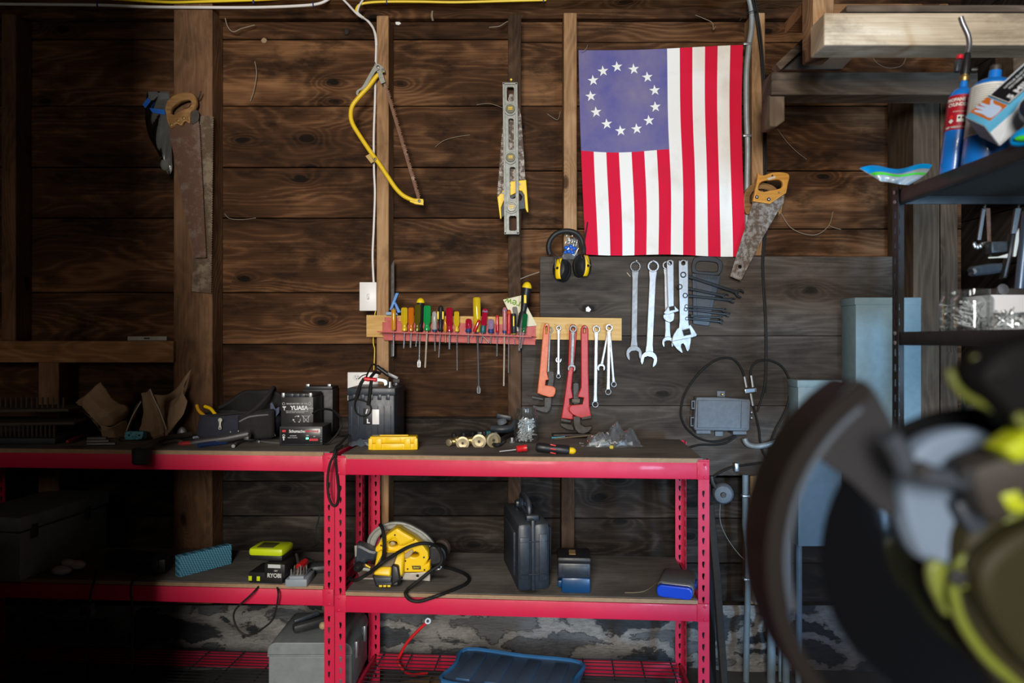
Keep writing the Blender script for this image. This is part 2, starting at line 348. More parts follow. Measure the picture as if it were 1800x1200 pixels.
def glassy(name, tint, alpha, rough=.05, refl=.5):
    """thin clear plastic or glass: lets most light through, reflects by fresnel"""
    m, t, b = base(name); t.nodes.remove(b); out = t.nodes['Material Output']
    tr = nd(t, 'BsdfTransparent', {0: (*tint, 1)}); gl = nd(t, 'BsdfGlossy', {'Color': (1, 1, 1, 1), 'Roughness': rough}); df = nd(t, 'BsdfDiffuse', {0: (*[k*.5 for k in tint], 1)})
    a = nd(t, 'MixShader', {0: alpha, 1: tr.outputs[0], 2: df.outputs[0]})
    fr = nd(t, 'Fresnel', {'IOR': 1.5}).outputs[0]
    mx = nd(t, 'MixShader', {0: mth(t, 'MULTIPLY', fr, refl*2, clamp=True), 1: a.outputs[0], 2: gl.outputs[0]})
    t.links.new(mx.outputs[0], out.inputs[0]); MATS[name] = m; return m
G_jar = glassy('clear_jar_glass', (.96, .98, .98), .012, .04, .2)
G_bag = glassy('clear_plastic_film', (.85, .88, .9), .16, .12, 1.1)
G_guard = glassy('clear_guard_plastic', (.62, .62, .66), .004, .05, .6)
G_bagd = glassy('cloudy_plastic_film', (.6, .63, .62), .22, .15, .9)
def acetate(name, col):
    if name in MATS: return MATS[name]
    m, t, b = base(name)
    b.inputs['Base Color'].default_value = (*col, 1); b.inputs['Roughness'].default_value = .12
    b.inputs['Transmission Weight'].default_value = .35; b.inputs['Coat Weight'].default_value = .5
    MATS[name] = m; return m
# ------------------------------------------------------------------ the setting
YB, YS, YF = 3.06, 2.96, 2.935        # face of the boards, of the studs, of the furred studs and the backing boards
def struct(mb, name, mat, **k): return tag(mb.done(name, mat, **k), kind='structure')
mb = MB(); SEAM = [-140, -40, 69, 186, 294, 383, 514, 605, 733]
z = lambda py, y=YB: H+(600-py)*y/F
x = lambda px, y=YB: (px-900)*y/F
def boards(mb, seams, x0, x1, y=YB, th=.022, cuts=()):
    for a, b in zip(seams[:-1], seams[1:]):
        za, zb = z(a)-.0022, z(b)+.0022
        mb.box(((x0+x1)/2, y+th/2+random.uniform(0, .004), (za+zb)/2), (x1-x0, th, za-zb), bev=.0025, seg=1)
boards(mb, SEAM, -2.6, x(905)); boards(mb, [-140, -40, 74, 186, 300, 402, 514, 605, 733], x(905)+.003, 1.95)
wb = struct(mb, 'wall_back', W_board, smooth=False)
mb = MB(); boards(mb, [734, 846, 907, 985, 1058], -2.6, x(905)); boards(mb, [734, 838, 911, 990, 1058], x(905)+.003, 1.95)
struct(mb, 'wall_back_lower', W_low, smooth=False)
mb = MB(); mb.box((-.33, YB+.09, 1.5), (4.7, .08, 3.1)); struct(mb, 'wall_outer', W_low, smooth=False)
mb = MB(); mb.grid(lambda u, v: (-2.6+4.55*u, YB-.05+.03*sin(u*37+v*5)*sin(v*9+u*11)*(1 if v < .98 else 0), z(1056)*v), 90, 14)
for e in list(mb.bm.edges): pass
struct(mb, 'wall_foundation', STONE)
mb = MB(); mb.box((-.3, 1.0, -.05), (5.2, 4.6, .1)); struct(mb, 'floor', simple('concrete_floor', (.11, .105, .1), .85, 0, .3, 6), smooth=False)
mb = MB()
for i in range(24): mb.box((-.3, -1.15+i*.19, 3.0), (5.2, .186, .03))
struct(mb, 'ceiling', W_board, smooth=False)
mb = MB()
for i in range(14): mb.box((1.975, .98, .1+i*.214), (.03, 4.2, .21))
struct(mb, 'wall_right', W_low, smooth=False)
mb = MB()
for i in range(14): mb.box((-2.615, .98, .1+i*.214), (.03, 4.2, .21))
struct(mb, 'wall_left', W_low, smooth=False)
# unseen blockers added at the near left to keep the daylight off the left bay: a tall one and a lower one closer in
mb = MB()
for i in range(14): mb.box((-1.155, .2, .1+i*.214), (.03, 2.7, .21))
struct(mb, 'light_blocker_tall', W_low, smooth=False)
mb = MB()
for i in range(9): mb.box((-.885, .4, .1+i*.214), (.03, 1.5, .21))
struct(mb, 'light_blocker_half', W_low, smooth=False)
mb = MB()  # added unseen blocker, keeps the left fill off the lower shelves
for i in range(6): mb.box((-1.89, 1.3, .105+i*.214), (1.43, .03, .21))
struct(mb, 'light_blocker_low', W_low, smooth=False)
# framing: every stud is its own piece
TR = [0]
def trim(mb, mat, kind=None, **k):
    TR[0] += 1; return struct(mb, 'trim_%d' % TR[0], mat, smooth=False, **k)
def stud(pl, pr, pt, pb, yf, mat, yb=YB):
    mb = MB(); a, b = P(pl, pt, yf), P(pr, pb, yf)
    mb.box(((a.x+b.x)/2, (yf+yb)/2, (a.z+b.z)/2), (b.x-a.x, yb-yf, a.z-b.z), bev=.003, seg=1); return trim(mb, mat)
stud(305, 373, -60, 1062, YS-.01, W_post)             # heavy post with the old saws
stud(662, 683, 27, 1062, YF, W_stud)                  # stud with the bow saw
stud(893, 916, 24, 1062, YF, W_dark)                  # stud with the level
stud(991, 1014, 22, 446, YS, W_stud)                  # stud left of the flag
stud(987, 1010, 836, 1062, YS, W_dark)
stud(1322, 1345, 22, 449, YS, W_stud)                 # stud behind the grey conduit
stud(1319, 1337, 836, 1062, YS, W_stud)
stud(2, 27, 24, 598, YS, W_post)
stud(1606, 1652, 130, 1062, 2.86, W_greyz); stud(1654, 1684, 168, 1062, 2.92, W_greyz)   # corner posts
mb = MB(); mb.box(((x(1420)-2.6)/2, YS+.045, z(-20)), (x(1420)+2.6, .13, z(-64)-z(22)), bev=.003, seg=1); trim(mb, W_plate)    # top plate
mb = MB(); mb.box((-.2, YB-.02, (z(22)+z(36))/2), (4.1, .035, .05), bev=.003, seg=1); trim(mb, W_board)
# rail and leg of the left bay
mb = MB(); a, b = P(-40, 599, YS-.03), P(304.5, 637, YS-.03); mb.box(((a.x+b.x)/2, YS+.01, (a.z+b.z)/2), (b.x-a.x, .08, a.z-b.z), bev=.003, seg=1); trim(mb, W_plate)
stud(67, 103, 637, 1062, YS-.03, W_post)
# weathered backing boards behind the wrenches
def board(pl, pr, pt, pb, mat=W_panel):
    mb = MB(); a, b = P(pl, pt, YF), P(pr, pb, YF); mb.box(((a.x+b.x)/2, YF+.012, (a.z+b.z)/2), (b.x-a.x, .024, a.z-b.z-.002), bev=.002, seg=1); trim(mb, mat)
board(949, 1604, 450, 590); board(917, 1604, 590, 713); board(917, 1604, 713, 836)
# timbers at the upper right
mb = MB(); a, b = P(1449, 22, 2.1), P(1840, 79, 2.1); mb.box(((a.x+b.x)/2, 2.1+.05, (a.z+b.z)/2), (b.x-a.x, .1, a.z-b.z), bev=.005, seg=2); trim(mb, W_pale)
mb = MB(); a, b = P(1430, -60, 2.24), P(1467, 96, 2.24); mb.box(((a.x+b.x)/2, 2.24+.045, (a.z+b.z)/2), (b.x-a.x, .09, a.z-b.z), bev=.004, seg=1); trim(mb, W_stud)
mb = MB(); a, b = P(1356, 126, 2.55), P(1720, 166, 2.55); mb.box(((a.x+b.x)/2, 2.55+.05, (a.z+b.z)/2), (b.x-a.x, .1, a.z-b.z), bev=.006, seg=2); trim(mb, W_grey)
mb = MB(); mb.plate([(1352, 167), (1380, 167), (1380, 212), (1366, 222), (1352, 222)], 2.57, .08, bev=.004); trim(mb, W_greyz)
mb = MB(); mb.bar(P(1364, 122, 2.66), P(1432, 58, 2.66), .03, .05, .004, up=(0, 1, 0)); trim(mb, W_grey)
mb = MB(); mb.plate([(1372, 121), (1440, 62), (1530, 70), (1480, 121)], 2.68, .02); trim(mb, simple('grey_gusset_board', (.09, .075, .065), .8, 0, .3, 20))
mb = MB(); mb.box((P(1640, 14, 2.14).x, 2.2, P(1640, 14, 2.1).z), (.56, .2, .02), bev=.003, seg=1); trim(mb, W_grey)
mb = MB(); mb.box((P(1560, 9, 2.3).x, 2.45, P(1560, -4, 2.3).z), (.5, .14, .04), bev=.003, seg=1); trim(mb, W_plate)
mb = MB(); a, b = P(1786, 60, 2.5), P(1830, 340, 2.5); mb.box(((a.x+b.x)/2, 2.56, (a.z+b.z)/2), (b.x-a.x, .1, a.z-b.z), bev=.003, seg=1); trim(mb, W_greyz)
# ------------------------------------------------------------------ red boltless shelving units
ZT, Z2, Z3 = 1.016, .553, .150            # board tops of bench and middle shelf, wire deck
TH = R(3.9); UX = V((cos(TH), -sin(TH), 0)); UY = V((sin(TH), cos(TH), 0))
KEY = [(-.0035, .007), (-.001, .0095), (.003, .0095), (.0055, .006), (.005, -.003), (.002, -.0115), (-.001, -.0115), (-.0015, -.004)]
def unit(o, W, D, name, label, flip):
    root = thing(name, label, 'shelving unit', o, None)
    L = lambda u, d, zz: V(o)+UX*u+UY*d+V((0, 0, zz))
    rot = M4((UX, UY, V((0, 0, 1)))).transposed()
    PW, TK, HT = .036, .002, 1.012
    def post(u, d, su, sd):                # flange across the front or back, flange along the side
        mb = MB(); ho = []; k = -1 if su > 0 else 1
        zz = .05
        hz = []
        while zz < .94:
            if all(abs(zz-c) > .036 for c in (.509, .975)): hz.append(zz)
            zz += .0387
        for zc in hz: ho.append([(k*a, zc+b) for a, b in KEY])
        m = M4.Translation(L(u, d, 0)) @ rot.to_4x4() @ M4.Rotation(pi/2, 4, 'X')
        mb.flat([(-PW/2, 0), (PW/2, 0), (PW/2, HT), (-PW/2, HT)], TK, m, ho)
        m2 = M4.Translation(L(u+su*(PW/2-TK/2), d+sd*PW/2, 0)) @ rot.to_4x4() @ M4.Rotation(pi/2, 4, 'X') @ M4.Rotation(pi/2, 4, 'Y')
        mb.flat([(-PW/2, 0), (PW/2, 0), (PW/2, HT), (-PW/2, HT)], TK, m2, ho)
        mb.box(L(u+su*(PW/2-.002), d+sd*.004, HT/2), (.004, .008, HT), rot)
        return mb.done('post', M_red, root)
    for u in (0, W):
        s = -1 if u == 0 else 1
        post(u, 0, s, 1); post(u, D, s, -1)
    for lv, (zt, name_) in enumerate(((1.003, 'top'), (.537, 'mid'), (Z3-.012, 'low'))):
        for d, sd in ((-.003, -1), (D+.003, 1)):
            mb = MB(); a, b = L(PW/2-.004, d, 0), L(W-PW/2+.004, d, 0)
            hh = .055
            mb.box(L(W/2, d-sd*.004, zt-hh/2), (W-PW+.004, .012, hh), rot, bev=.0025)
            mb.box(L(W/2, d-sd*.012, zt-hh+.004), (W-PW, .022, .006), rot, bev=.002)
            bm = mb.done('beam', M_red, root)
            if sd < 0 and lv < 2:
                for e in (0, W):
                    mb = MB(); k = 1 if e == 0 else -1
                    mb.box(L(e+k*.003, d-.003, zt-hh/2+.002), (.04, .003, hh+.004), rot, bev=.0012)
                    for q in (-.02, .022): mb.lathe([(.0045, 0), (.0045, .002), (.003, .0032), (0, .0035)], L(e-k*.002, d-.0045, zt-hh/2+q), -UY, 10)
                    mb.box(L(e+k*.02, d-.0055, zt-hh/2), (.003, .002, .022), rot)
                    mb.done('beam_connector', M_red, bm)
        for u in (0, W):
            mb = MB(); mb.box(L(u, D/2, zt-.02), (.012, D-PW, .04), rot, bev=.002); mb.done('beam', M_red, root)
    for zt in (ZT, Z2):
        mb = MB(); mb.box(L(W/2, D/2+.002, zt-.007), (W-PW*.1 if zt == ZT else W-PW*1.1, D-.006, .014), rot, bev=.0008, seg=1)
        b = mb.done('shelf_board', W_ply, root, smooth=False)
        mb = MB(); mb.box(L(W/2, -.003, zt-.0072), (W-PW*1.1, .004, .0132), rot); mb.done('board_edge', W_edge, b, smooth=False)['label'] = 'raw layered plywood front edge'
    mb = MB()
    for i in range(15): mb.tube([L(.02, .02+(D-.04)*i/14, Z3), L(W-.02, .02+(D-.04)*i/14, Z3)], .0022, 6)
    for i in range(11): mb.tube([L(.04+(W-.08)*i/10, .005, Z3-.004), L(.04+(W-.08)*i/10, D-.005, Z3-.004)], .0028, 6)
    mb.done('wire_deck', M_chrome if False else simple('dark_wire', (.06, .06, .07), .4, .7, .2), root)
    return root
UR = unit((-.584, 2.40, 0), 1.216, .46, 'shelving_unit', 'right red steel shelving unit, its bench top carrying the bolt jar and yellow case', 1)
UL = unit((-.635-1.52*cos(TH), 2.455+1.52*sin(TH), 0), 1.52, .38, 'shelving_unit', 'left red steel shelving unit, its bench top carrying paper bags and the tool bag', 1)
# ------------------------------------------------------------------ tools on the wall
def tool(mb, name, mat, label, cat, group=None): return tag(mb.done(name, mat), label, cat, group)
def nail(p, ln=.03, r=.0016):
    mb = MB(); mb.tube([p, p+V((0, -ln, .004))], r, 6); mb.lathe([(0, 0), (r*2, 0), (r*2, .001), (0, .001)], p+V((0, -ln, .004)), (0, -1, 0), 8)
    return mb
# --- bow saw
Z = Zm(560, 80, 3.75); y = YF-.03
o = thing('bow_saw', 'rusty bow saw with yellow tubular frame hung on the stud', 'saw', P(663, 360, y))
pts = Z([(432, 160), (385, 200), (330, 270), (262, 345), (222, 400), (212, 460), (224, 515), (265, 585), (335, 690), (400, 780), (460, 870), (510, 942), (560, 990), (620, 1018), (692, 1033)])
path = catmull([P(a, b, y) for a, b in pts], 5); n = len(path)
mb = MB(); mb.tube(path, [.0092 if 6 < i < n-8 else .0075+.0017*min(1, min(i, n-1-i)/7) for i in range(n)], 12); mb.plate(Z([(600, 1005), (690, 1010), (692, 1052), (640, 1046), (600, 1030)]), y-.006, .012, bev=.003)
mb.done('frame', M_yellow, o)
a, b = V((438/3.75+560, 250/3.75+80, 0)), V((662/3.75+560, 1010/3.75+80, 0)); d = (b-a).normalized(); nn = V((d.y, -d.x, 0)); ln = (b-a).length
left = [a-nn*3.0, b-nn*3.0]; teeth = []; k = 64
for i in range(k): teeth += [b+nn*1.5-d*ln*i/k, b+nn*(4.6 if i % 5 else 2.2)-d*ln*(i+.5)/k]
mb = MB(); mb.plate([(p.x, p.y) for p in left+teeth+[a+nn*1.5]], y-.001, .0013, bev=0); mb.done('blade', M_bow_blade, o)
mb = MB(); mb.plate(cat2(Z([(390, 118), (425, 140), (436, 175), (420, 172), (400, 158), (375, 172), (345, 220), (318, 265), (290, 290), (266, 300), (258, 330), (247, 318), (252, 295), (285, 272), (318, 215), (352, 155), (372, 125)]), 3), y-.011, .005)
mb.plate(Z([(383, 166), (412, 158), (440, 240), (410, 252)]), y-.015, .006, bev=.001); mb.plate(Z([(398, 195), (424, 188), (430, 205), (402, 212)]), y-.018, .004)
mb.done('tension_lever', M_alu, o)
for u, v, r in ((392, 143, 11), (424, 160, 6), (664, 1024, 9), (374, 748, 8)):
    p = P(*Z([(u, v)])[0], y-.012); MB().lathe([(r/3.75*.0024, 0), (r/3.75*.0024, .004), (0, .006)], p, (0, -1, 0), 12).done('rivet', M_satin, o)
mb = MB(); mb.plate(Z([(308, 728), (338, 712), (366, 764), (346, 776)]), y-.004, .002); mb.done('tape_tab', simple('tan_tape', (.5, .33, .1), .6), o)
tag(nail(P(662, 118, YF), .04).done('nail', M_iron), 'nail holding the bow saw at its top end', 'nail')
# --- aluminium level with three vials
Z = Zm(830, 120, 4.0); y = YF-.052
o = thing('spirit_level', 'grey aluminium spirit level with three round vials, hung upright on the stud', 'level', P(897, 410, y))
circ = lambda cx, cy, r, n=24: [(cx+r*cos(2*pi*i/n), cy+r*sin(2*pi*i/n)) for i in range(n)]
vials = [(268, 285), (270, 627), (277, 975)]
def rr(l, t, r_, b, q=8): return [(l+q, t), (r_-q, t), (r_, t+q), (r_, b-q), (r_-q, b), (l+q, b), (l, b-q), (l, t+q)]
sk = lambda pts: [(u+(v-100)*.0115, v) for u, v in pts]
holes = [rr(243, 130, 293, 232), rr(252, 352, 288, 572), rr(257, 693, 296, 915), rr(249, 1037, 300, 1141)]
outer = [(213, 101), (317, 98), (319, 1163), (216, 1166)]
mb = MB(); mb.plate(Z(sk(outer)), y+.004, .014, [Z(sk(h)) for h in holes]+[Z(circ(a, b, 32)) for a, b in vials], .001); mb.done('web', M_alu, o)
mb = MB()
for l, r_ in ((213, 229), (301, 319)): mb.plate(Z(sk([(l, 101), (r_, 101), (r_, 1164), (l, 1164)])), y-.003, .026, bev=.0015)
for t_, b_ in ((99, 112), (1152, 1166)): mb.plate(Z(sk([(213, t_), (319, t_), (319, b_), (213, b_)])), y-.003, .026, bev=.001)
mb.done('rail', M_alu, o)
for a, b in vials: MB().plate(Z(circ(a, b, 46)), y-.004, .02, [Z(circ(a, b, 33))], .001).done('vial_ring', M_alu, o)
for a, b in vials:
    c = P(*Z([(a, b)])[0], y+.004)
    mb = MB(); mb.lathe([(0, 0), (.0185, 0), (.0185, .006), (0, .006)], c, (0, -1, 0), 20); v = mb.done('vial_window', simple('smoky_lens', (.2, .19, .13), .15, 0, .2, 90), o)
    mb = MB(); mb.bar(c+V((-.009, -.007, .003)), c+V((.009, -.007, .003)), .004, .004); mb.bar(c+V((-.009, -.007, -.004)), c+V((.009, -.007, -.004)), .004, .003)
    mb.done('vial', M_yplast, v)
tag(nail(P(898.5, 151, YF), .06, .0022).done('nail', M_yblk), 'yellow hook nail holding the spirit level', 'nail')
# --- hand saw behind the level
y = YF-.018
o = thing('hand_saw', 'hand saw with yellow and black handle hanging behind the level', 'saw', P(902, 384, y))
teeth = []
for i in range(40):
    t = i/40; teeth += [(222-44*t, 330+570*t), (217-44*(t+.012), 330+570*(t+.012))]
mb = MB(); mb.plate(Z(teeth+[(178, 905), (262, 812), (376, 800), (344, 330), (300, 180), (262, 180)]), y, .0014, bev=0); mb.done('blade', M_saw_grey, o)
mb = MB(); mb.plate(Z([(176, 905), (205, 872), (262, 798), (300, 790), (380, 783), (396, 1008), (386, 1012), (374, 985), (366, 890), (350, 862), (328, 858), (300, 880), (250, 902), (222, 932), (203, 980), (207, 1055), (196, 1058)]), y-.008, .018, bev=.003)
mb.done('handle', M_yplast, o)
mb = MB(); mb.plate(Z([(203, 985), (222, 935), (250, 905), (300, 882), (328, 860), (350, 864), (366, 892), (374, 985), (340, 990), (300, 1000), (250, 1015), (207, 1050)]), y-.004, .012, [Z([(230, 955), (260, 925), (300, 905), (335, 880), (352, 900), (345, 925), (310, 940), (262, 955), (232, 978)])], .002)
mb.done('grip_insert', simple('grey_grip', (.06, .065, .075), .6), o)
for u, v in ((213, 877), (334, 815), (263, 822)): MB().lathe([(.005, 0), (.004, .003), (0, .003)], P(*Z([(u, v)])[0], y-.007), (0, -1, 0), 12).done('screw', M_satin, o)
# --- two old saws and the bag on the post
Z = Zm(200, 130, 3.4286); yp = YS-.01; y = yp-.03
o = thing('hand_saw', 'rusty old hand saw with worn wooden handle hung on the post', 'saw', P(340, 455, y))
teeth = []
for i in range(70):
    t = i/70; teeth += [(513+42*t, 300+805*t), (519+42*t, 300+805*(t+.007))]
mb = MB(); mb.plate(Z([(330, 350), (345, 300), (455, 240), (495, 215), (505, 225)]+teeth+[(553, 1106), (488, 1108), (420, 800), (360, 480)]), y, .0014, bev=0); mb.done('blade', M_saw_rust, o)
mb = MB(); mb.plate(Z(cat2([(308, 200), (325, 155), (375, 120), (445, 107), (487, 128), (499, 175), (485, 210), (462, 235), (457, 300), (430, 285), (405, 312), (375, 300), (345, 325), (322, 290), (312, 240)], 4)), y-.012, .024, [Z(cat2([(344, 234), (352, 203), (400, 168), (448, 155), (463, 172), (448, 195), (400, 218), (365, 242)], 4))], .006)
mb.done('handle', W_oldhandle, o)
for u, v in ((348, 307), (388, 280), (422, 266)): MB().lathe([(.007, 0), (.006, .003), (0, .004)], P(*Z([(u, v)])[0], y-.012), (0, -1, 0), 12).done('screw', M_brass, o)
mb = MB(); mb.plate(cat2(Z([(455, 232), (490, 210), (512, 235), (508, 280), (470, 300), (452, 270)]), 3), y-.005, .004); mb.done('heel_plate', M_iron, o)
o = thing('hand_saw', 'bare rusty saw blade without handle, behind the wooden-handled saw on the post', 'saw', P(360, 515, yp))
teeth = []
for i in range(74):
    t = i/74; teeth += [(603-12*t, 262+1058*t), (597-12*t, 262+1058*(t+.007))]
mb = MB(); mb.plate(Z([(520, 254), (560, 250), (600, 258)]+teeth+[(591, 1322), (470, 1310), (500, 700)]), yp-.014, .0014, bev=0); mb.done('blade', M_saw_dull, o)
mb = MB(); mb.tube(catmull([P(346, 178, yp), P(350, 172, yp-.03), P(353, 160, yp-.045)], 4), .003, 8); tag(mb.done('hook', M_iron), 'curved iron hook holding the old saws on the post', 'hook')
o = thing('plastic_bag', 'clear zip bag with blue seal hanging left of the old saws', 'bag', P(285, 305, yp))
def pouch(f, nu=14, nv=20): return MB().grid(f, nu, nv)
bl = lambda u, v: (lambda t: ((203+(-28 if t > .12 else -60*t)+(t-.12)*130*(t > .12))+u*((330-203)*(1-t)+(355-265)*t), 105+495*t))(v)
def bagf(side):
    def f(u, v):
        l = 203-230*v*(1-v)*.5+95*v*v; r_ = 335+18*v; p = Z([(l+(r_-l)*u, 105+(500-60*(2*u-1.3)**2*v)*v)])[0]
        bulge = .022*sin(pi*u)*sin(pi*min(1, v*1.05))**.6*(.5+.8*v)+.003*sin(u*13+v*17)*sin(pi*u)
        return P(p[0], p[1], yp-.012-side*bulge-.02*v)
    return f
mb = pouch(bagf(1)); mb.grid(bagf(-.3), 14, 20); mb.done('pouch', G_bagd, o)
mb = MB(); mb.plate(Z([(205, 106), (330, 118), (335, 150), (215, 158)]), yp-.02, .0012, bev=0); mb.done('zip_seal', G_bag, o)
mb = MB(); mb.plate(Z([(172, 185), (205, 142), (222, 165), (190, 205)]), yp-.034, .0012, bev=0); mb.plate(Z([(215, 205), (305, 215), (310, 245), (232, 232)]), yp-.032, .0012, bev=0); mb.done('blue_zipper', simple('blue_zip', (.01, .11, .5), .4), o)
mb = MB(); mb.ball(P(*Z([(310, 545)])[0], yp-.035), .022, (.9, .6, 1.2)); mb.ball(P(*Z([(300, 500)])[0], yp-.035), .012, (1, .7, 1)); mb.done('bag_contents', simple('grey_green_lump', (.13, .14, .12), .8, 0, .3), o)
# --- yellow pine rail with the tool rack
mb = MB(); a, b = P(644, 556, YF-.02), P(1093, 598, YF-.02); z1, z2 = P(0, 553.5, YF-.02).z, P(0, 559, YF-.02).z
mb.flat([(a.x, P(0, 592, YF-.02).z), (b.x, P(0, 598.5, YF-.02).z), (b.x, z2), (a.x, z1)], .02, M4(((1, 0, 0, 0), (0, 0, -1, YF-.01), (0, 1, 0, 0), (0, 0, 0, 1))), (), .0015)
tag(mb.done('wooden_rail', W_pine), 'long yellow pine rail screwed across the studs', 'rail')
yr = YF-.02; tilt = lambda px: (px-668)*.032          # the rack dips a little to the right
RK = thing('tool_rack', 'faded red steel screwdriver rack screwed to the pine rail', 'tool rack', P(805, 603, yr))
S = lambda l: [(u, v+tilt(u)) for u, v in l]
mb = MB(); mb.plate(S([(672, 566), (690, 563), (942, 563), (942, 590), (672, 590)]), yr-.003, .003, bev=.0006); mb.plate(S([(676, 557), (700, 557), (700, 564), (676, 564)]), yr-.003, .003, bev=.0006); mb.plate(S([(674, 590), (941, 590), (941, 597.5), (674, 597.5)]), yr-.005, .005, bev=.0006)
mb.done('back_plate', M_rackred, RK)
mb = MB(); zl = P(0, 583.5, yr-.055).z
a, b = P(663, 583, yr-.055), P(934, 583+tilt(934), yr-.055); c, d_ = P(944, 584+tilt(940), yr-.003), P(672, 584, yr-.003)
mb.poly([a, b, c, d_], (0, 0, .002)); mb.poly([a+V((0, -.001, .003)), b+V((0, -.001, .003)), b+V((0, -.001, -.002)), a+V((0, -.001, -.002))], (0, .002, 0))
mb.done('slotted_shelf', M_rackred, RK)
# ------------------------------------------------------------------ screwdrivers in the red rack
px2m = lambda y: y/F
FL = [(.28, 0, 0), (.4, .03, 0), (.4, .12, 0), (.3, .2, 0), (.33, .26, .3), (.5, .36, 1), (.5, .92, 1), (.44, .975, .5), (.28, 1, 0)]
ST = [(.36, 0, 0), (.4, .1, 0), (.34, .2, 0), (.5, .36, 1), (.52, .8, 1), (.42, .96, .4), (.2, 1, 0)]
GR = [(.3, 0, 0), (.42, .06, 0), (.3, .16, 0), (.42, .34, .6), (.5, .6, .8), (.46, .86, .5), (.34, .96, 0), (.12, 1, 0)]
TH_ = [(.4, 0, 0), (.5, .1, .6), (.46, .6, .6), (.5, .9, .5), (.3, 1, 0)]
CY = [(.42, 0, 0), (.5, .06, 0), (.5, .94, 0), (.42, 1, 0)]
def screwdriver(label, top, bot, w, mat, tip, sw, prof=FL, collar=None, cap=None, stripe=None, dy=0, blade=0, shaftmat=None, pz=None):
    y = yr-.03+dy; s = px2m(y)
    a, b, c = P(*bot, y), P(*top, y), P(*tip, y)
    o = thing('screwdriver', label, 'screwdriver', a); d = b-a; ln = d.length; wm = w*s
    mb = MB(); mb.lathe([(r*wm, h*ln, f) for r, h, f in prof], a, d, 24, .16, 6); mb.done('handle', mat, o)
    if collar: MB().lathe([(.5*wm*k, h*ln) for k, h in ((.8, -.02), (.95, .05), (.85, .2), (.72, .3), (.5, .31))], a, d, 16).done('collar', collar, o)
    if cap:
        cm, h0 = cap; MB().lathe([(.51*wm*cos(t), (h0+(1.01-h0)*sin(t))*ln) for t in [k*pi/2/6 for k in range(7)]], a, d, 16).done('cap', cm, o)
    if stripe:
        for sx_ in stripe[1]:
            mb = MB(); m = frame(a, d, (0, 1, 0)); mb.box(a+d.normalized()*ln*.62+V((sx_*wm*.42, -wm*(.46 if abs(sx_) < .5 else .3), 0)), (wm*.26, wm*.16, ln*stripe[2]), bev=.001); mb.done('grip_inlay', stripe[0], o)
    dd = (c-a).normalized(); sm = shaftmat or M_shaft
    mb = MB(); mb.tube([a-dd*.004, c], sw*s/2, 8)
    if blade:
        m = frame(c-dd*.0, -dd, (0, 1, 0)); bw = blade*s/2
        e = V((1, 0, 0)); L1, L2 = .028, .01
        mb.rings([[c-dd*L1*k+e*ww+V((0, t_, 0)) if q == 0 else c-dd*L1*k-e*ww+V((0, t_, 0)) for q, t_ in ((0, -t), (0, t), (1, t), (1, -t))] for k, ww, t in ((1, sw*s/2*.8, sw*s/2*.8), (.6, bw, .0018), (.1, bw*.9, .0008), (-.1, bw*.8, .0004))])
    mb.done('shaft', sm, o)
    return o
AMB = acetate('amber_acetate', (.8, .36, .015)); YEL = acetate('yellow_acetate', (.85, .6, .02)); ORA = acetate('orange_acetate', (.8, .22, .015)); OLV = acetate('smoky_olive_acetate', (.15, .12, .01))
GRN = acetate('green_acetate', (.015, .42, .1)); CLR = acetate('clear_acetate', (.55, .52, .46)); CRI = acetate('crimson_acetate', (.5, .01, .04)); REDA = acetate('red_acetate', (.62, .02, .02)); PUR = acetate('pale_purple_acetate', (.4, .26, .42)); DGR = acetate('dark_green_acetate', (.01, .16, .05)); PNK = acetate('pink_striped_acetate', (.6, .2, .22))
BLC = simple('dark_blue_collar', (.015, .045, .16), .35, 0, .05); TEA = simple('teal_collar', (.01, .1, .11), .35, 0, .05); PALE = simple('tarnished_shaft', (.62, .52, .4), .45, .5, .3, 90); COP = simple('copper_shaft', (.55, .28, .16), .4, .6, .2)
dn = lambda a: a
screwdriver('amber handled screwdriver with pale ball end, leftmost in the red rack', (692, 541), (692, 580), 8.6, AMB, (691, 626), 2.4, TH_, cap=(M_zinc, .93))
screwdriver('yellow clear-handled fluted screwdriver beside the orange one', (711, 540), (711, 582), 12.4, YEL, (709.5, 612), 2.4)
screwdriver('orange clear-handled screwdriver with short nut-driver shaft', (723, 540), (722.5, 582), 11.2, ORA, (721.3, 611), 3.2, dy=.012)
screwdriver('black screwdriver with domed yellow end cap standing behind the green one', (739.5, 524), (738, 583), 14.5, M_black, (736.5, 644), 2.6, GR, cap=(M_yblk, .86), dy=.012, blade=6)
screwdriver('smoky olive clear-handled screwdriver between the orange and green ones', (735, 535), (733.5, 582), 12, OLV, (731, 609), 1.8, dy=-.012)
screwdriver('green clear-handled screwdriver with long pale shaft', (751.5, 536.5), (750.5, 581.5), 14, GRN, (747.3, 646), 3.2, dy=-.012, shaftmat=PALE)
screwdriver('short clear-handled screwdriver with dark blue collar, beside the black and yellow one', (763.7, 547.5), (763.7, 582), 9.4, CLR, (764.6, 617), 2.2, TH_, BLC)
screwdriver('black screwdriver with two yellow side grips', (775, 537), (774, 582.5), 11.5, M_black, (771, 628), 2, GR, stripe=(M_yblk, (-.9, .9), .3))
screwdriver('small amber screwdriver with copper shaft, half behind the crimson one', (783, 560), (783, 582), 6, AMB, (783, 602), 3, TH_, dy=.014, shaftmat=COP)
screwdriver('crimson clear-handled fluted screwdriver with thick shaft', (790, 540.5), (790, 583), 13, CRI, (789.8, 613.5), 3.4)
screwdriver('yellow clear-handled screwdriver with thin long shaft, right of the crimson one', (802.8, 547), (803, 583), 10, YEL, (803.6, 651), 1.8)
screwdriver('stubby red and clear screwdriver with dark blue collar', (823.8, 560), (823.3, 583.5), 11.6, CRI, (822.7, 603), 3, ST, BLC)
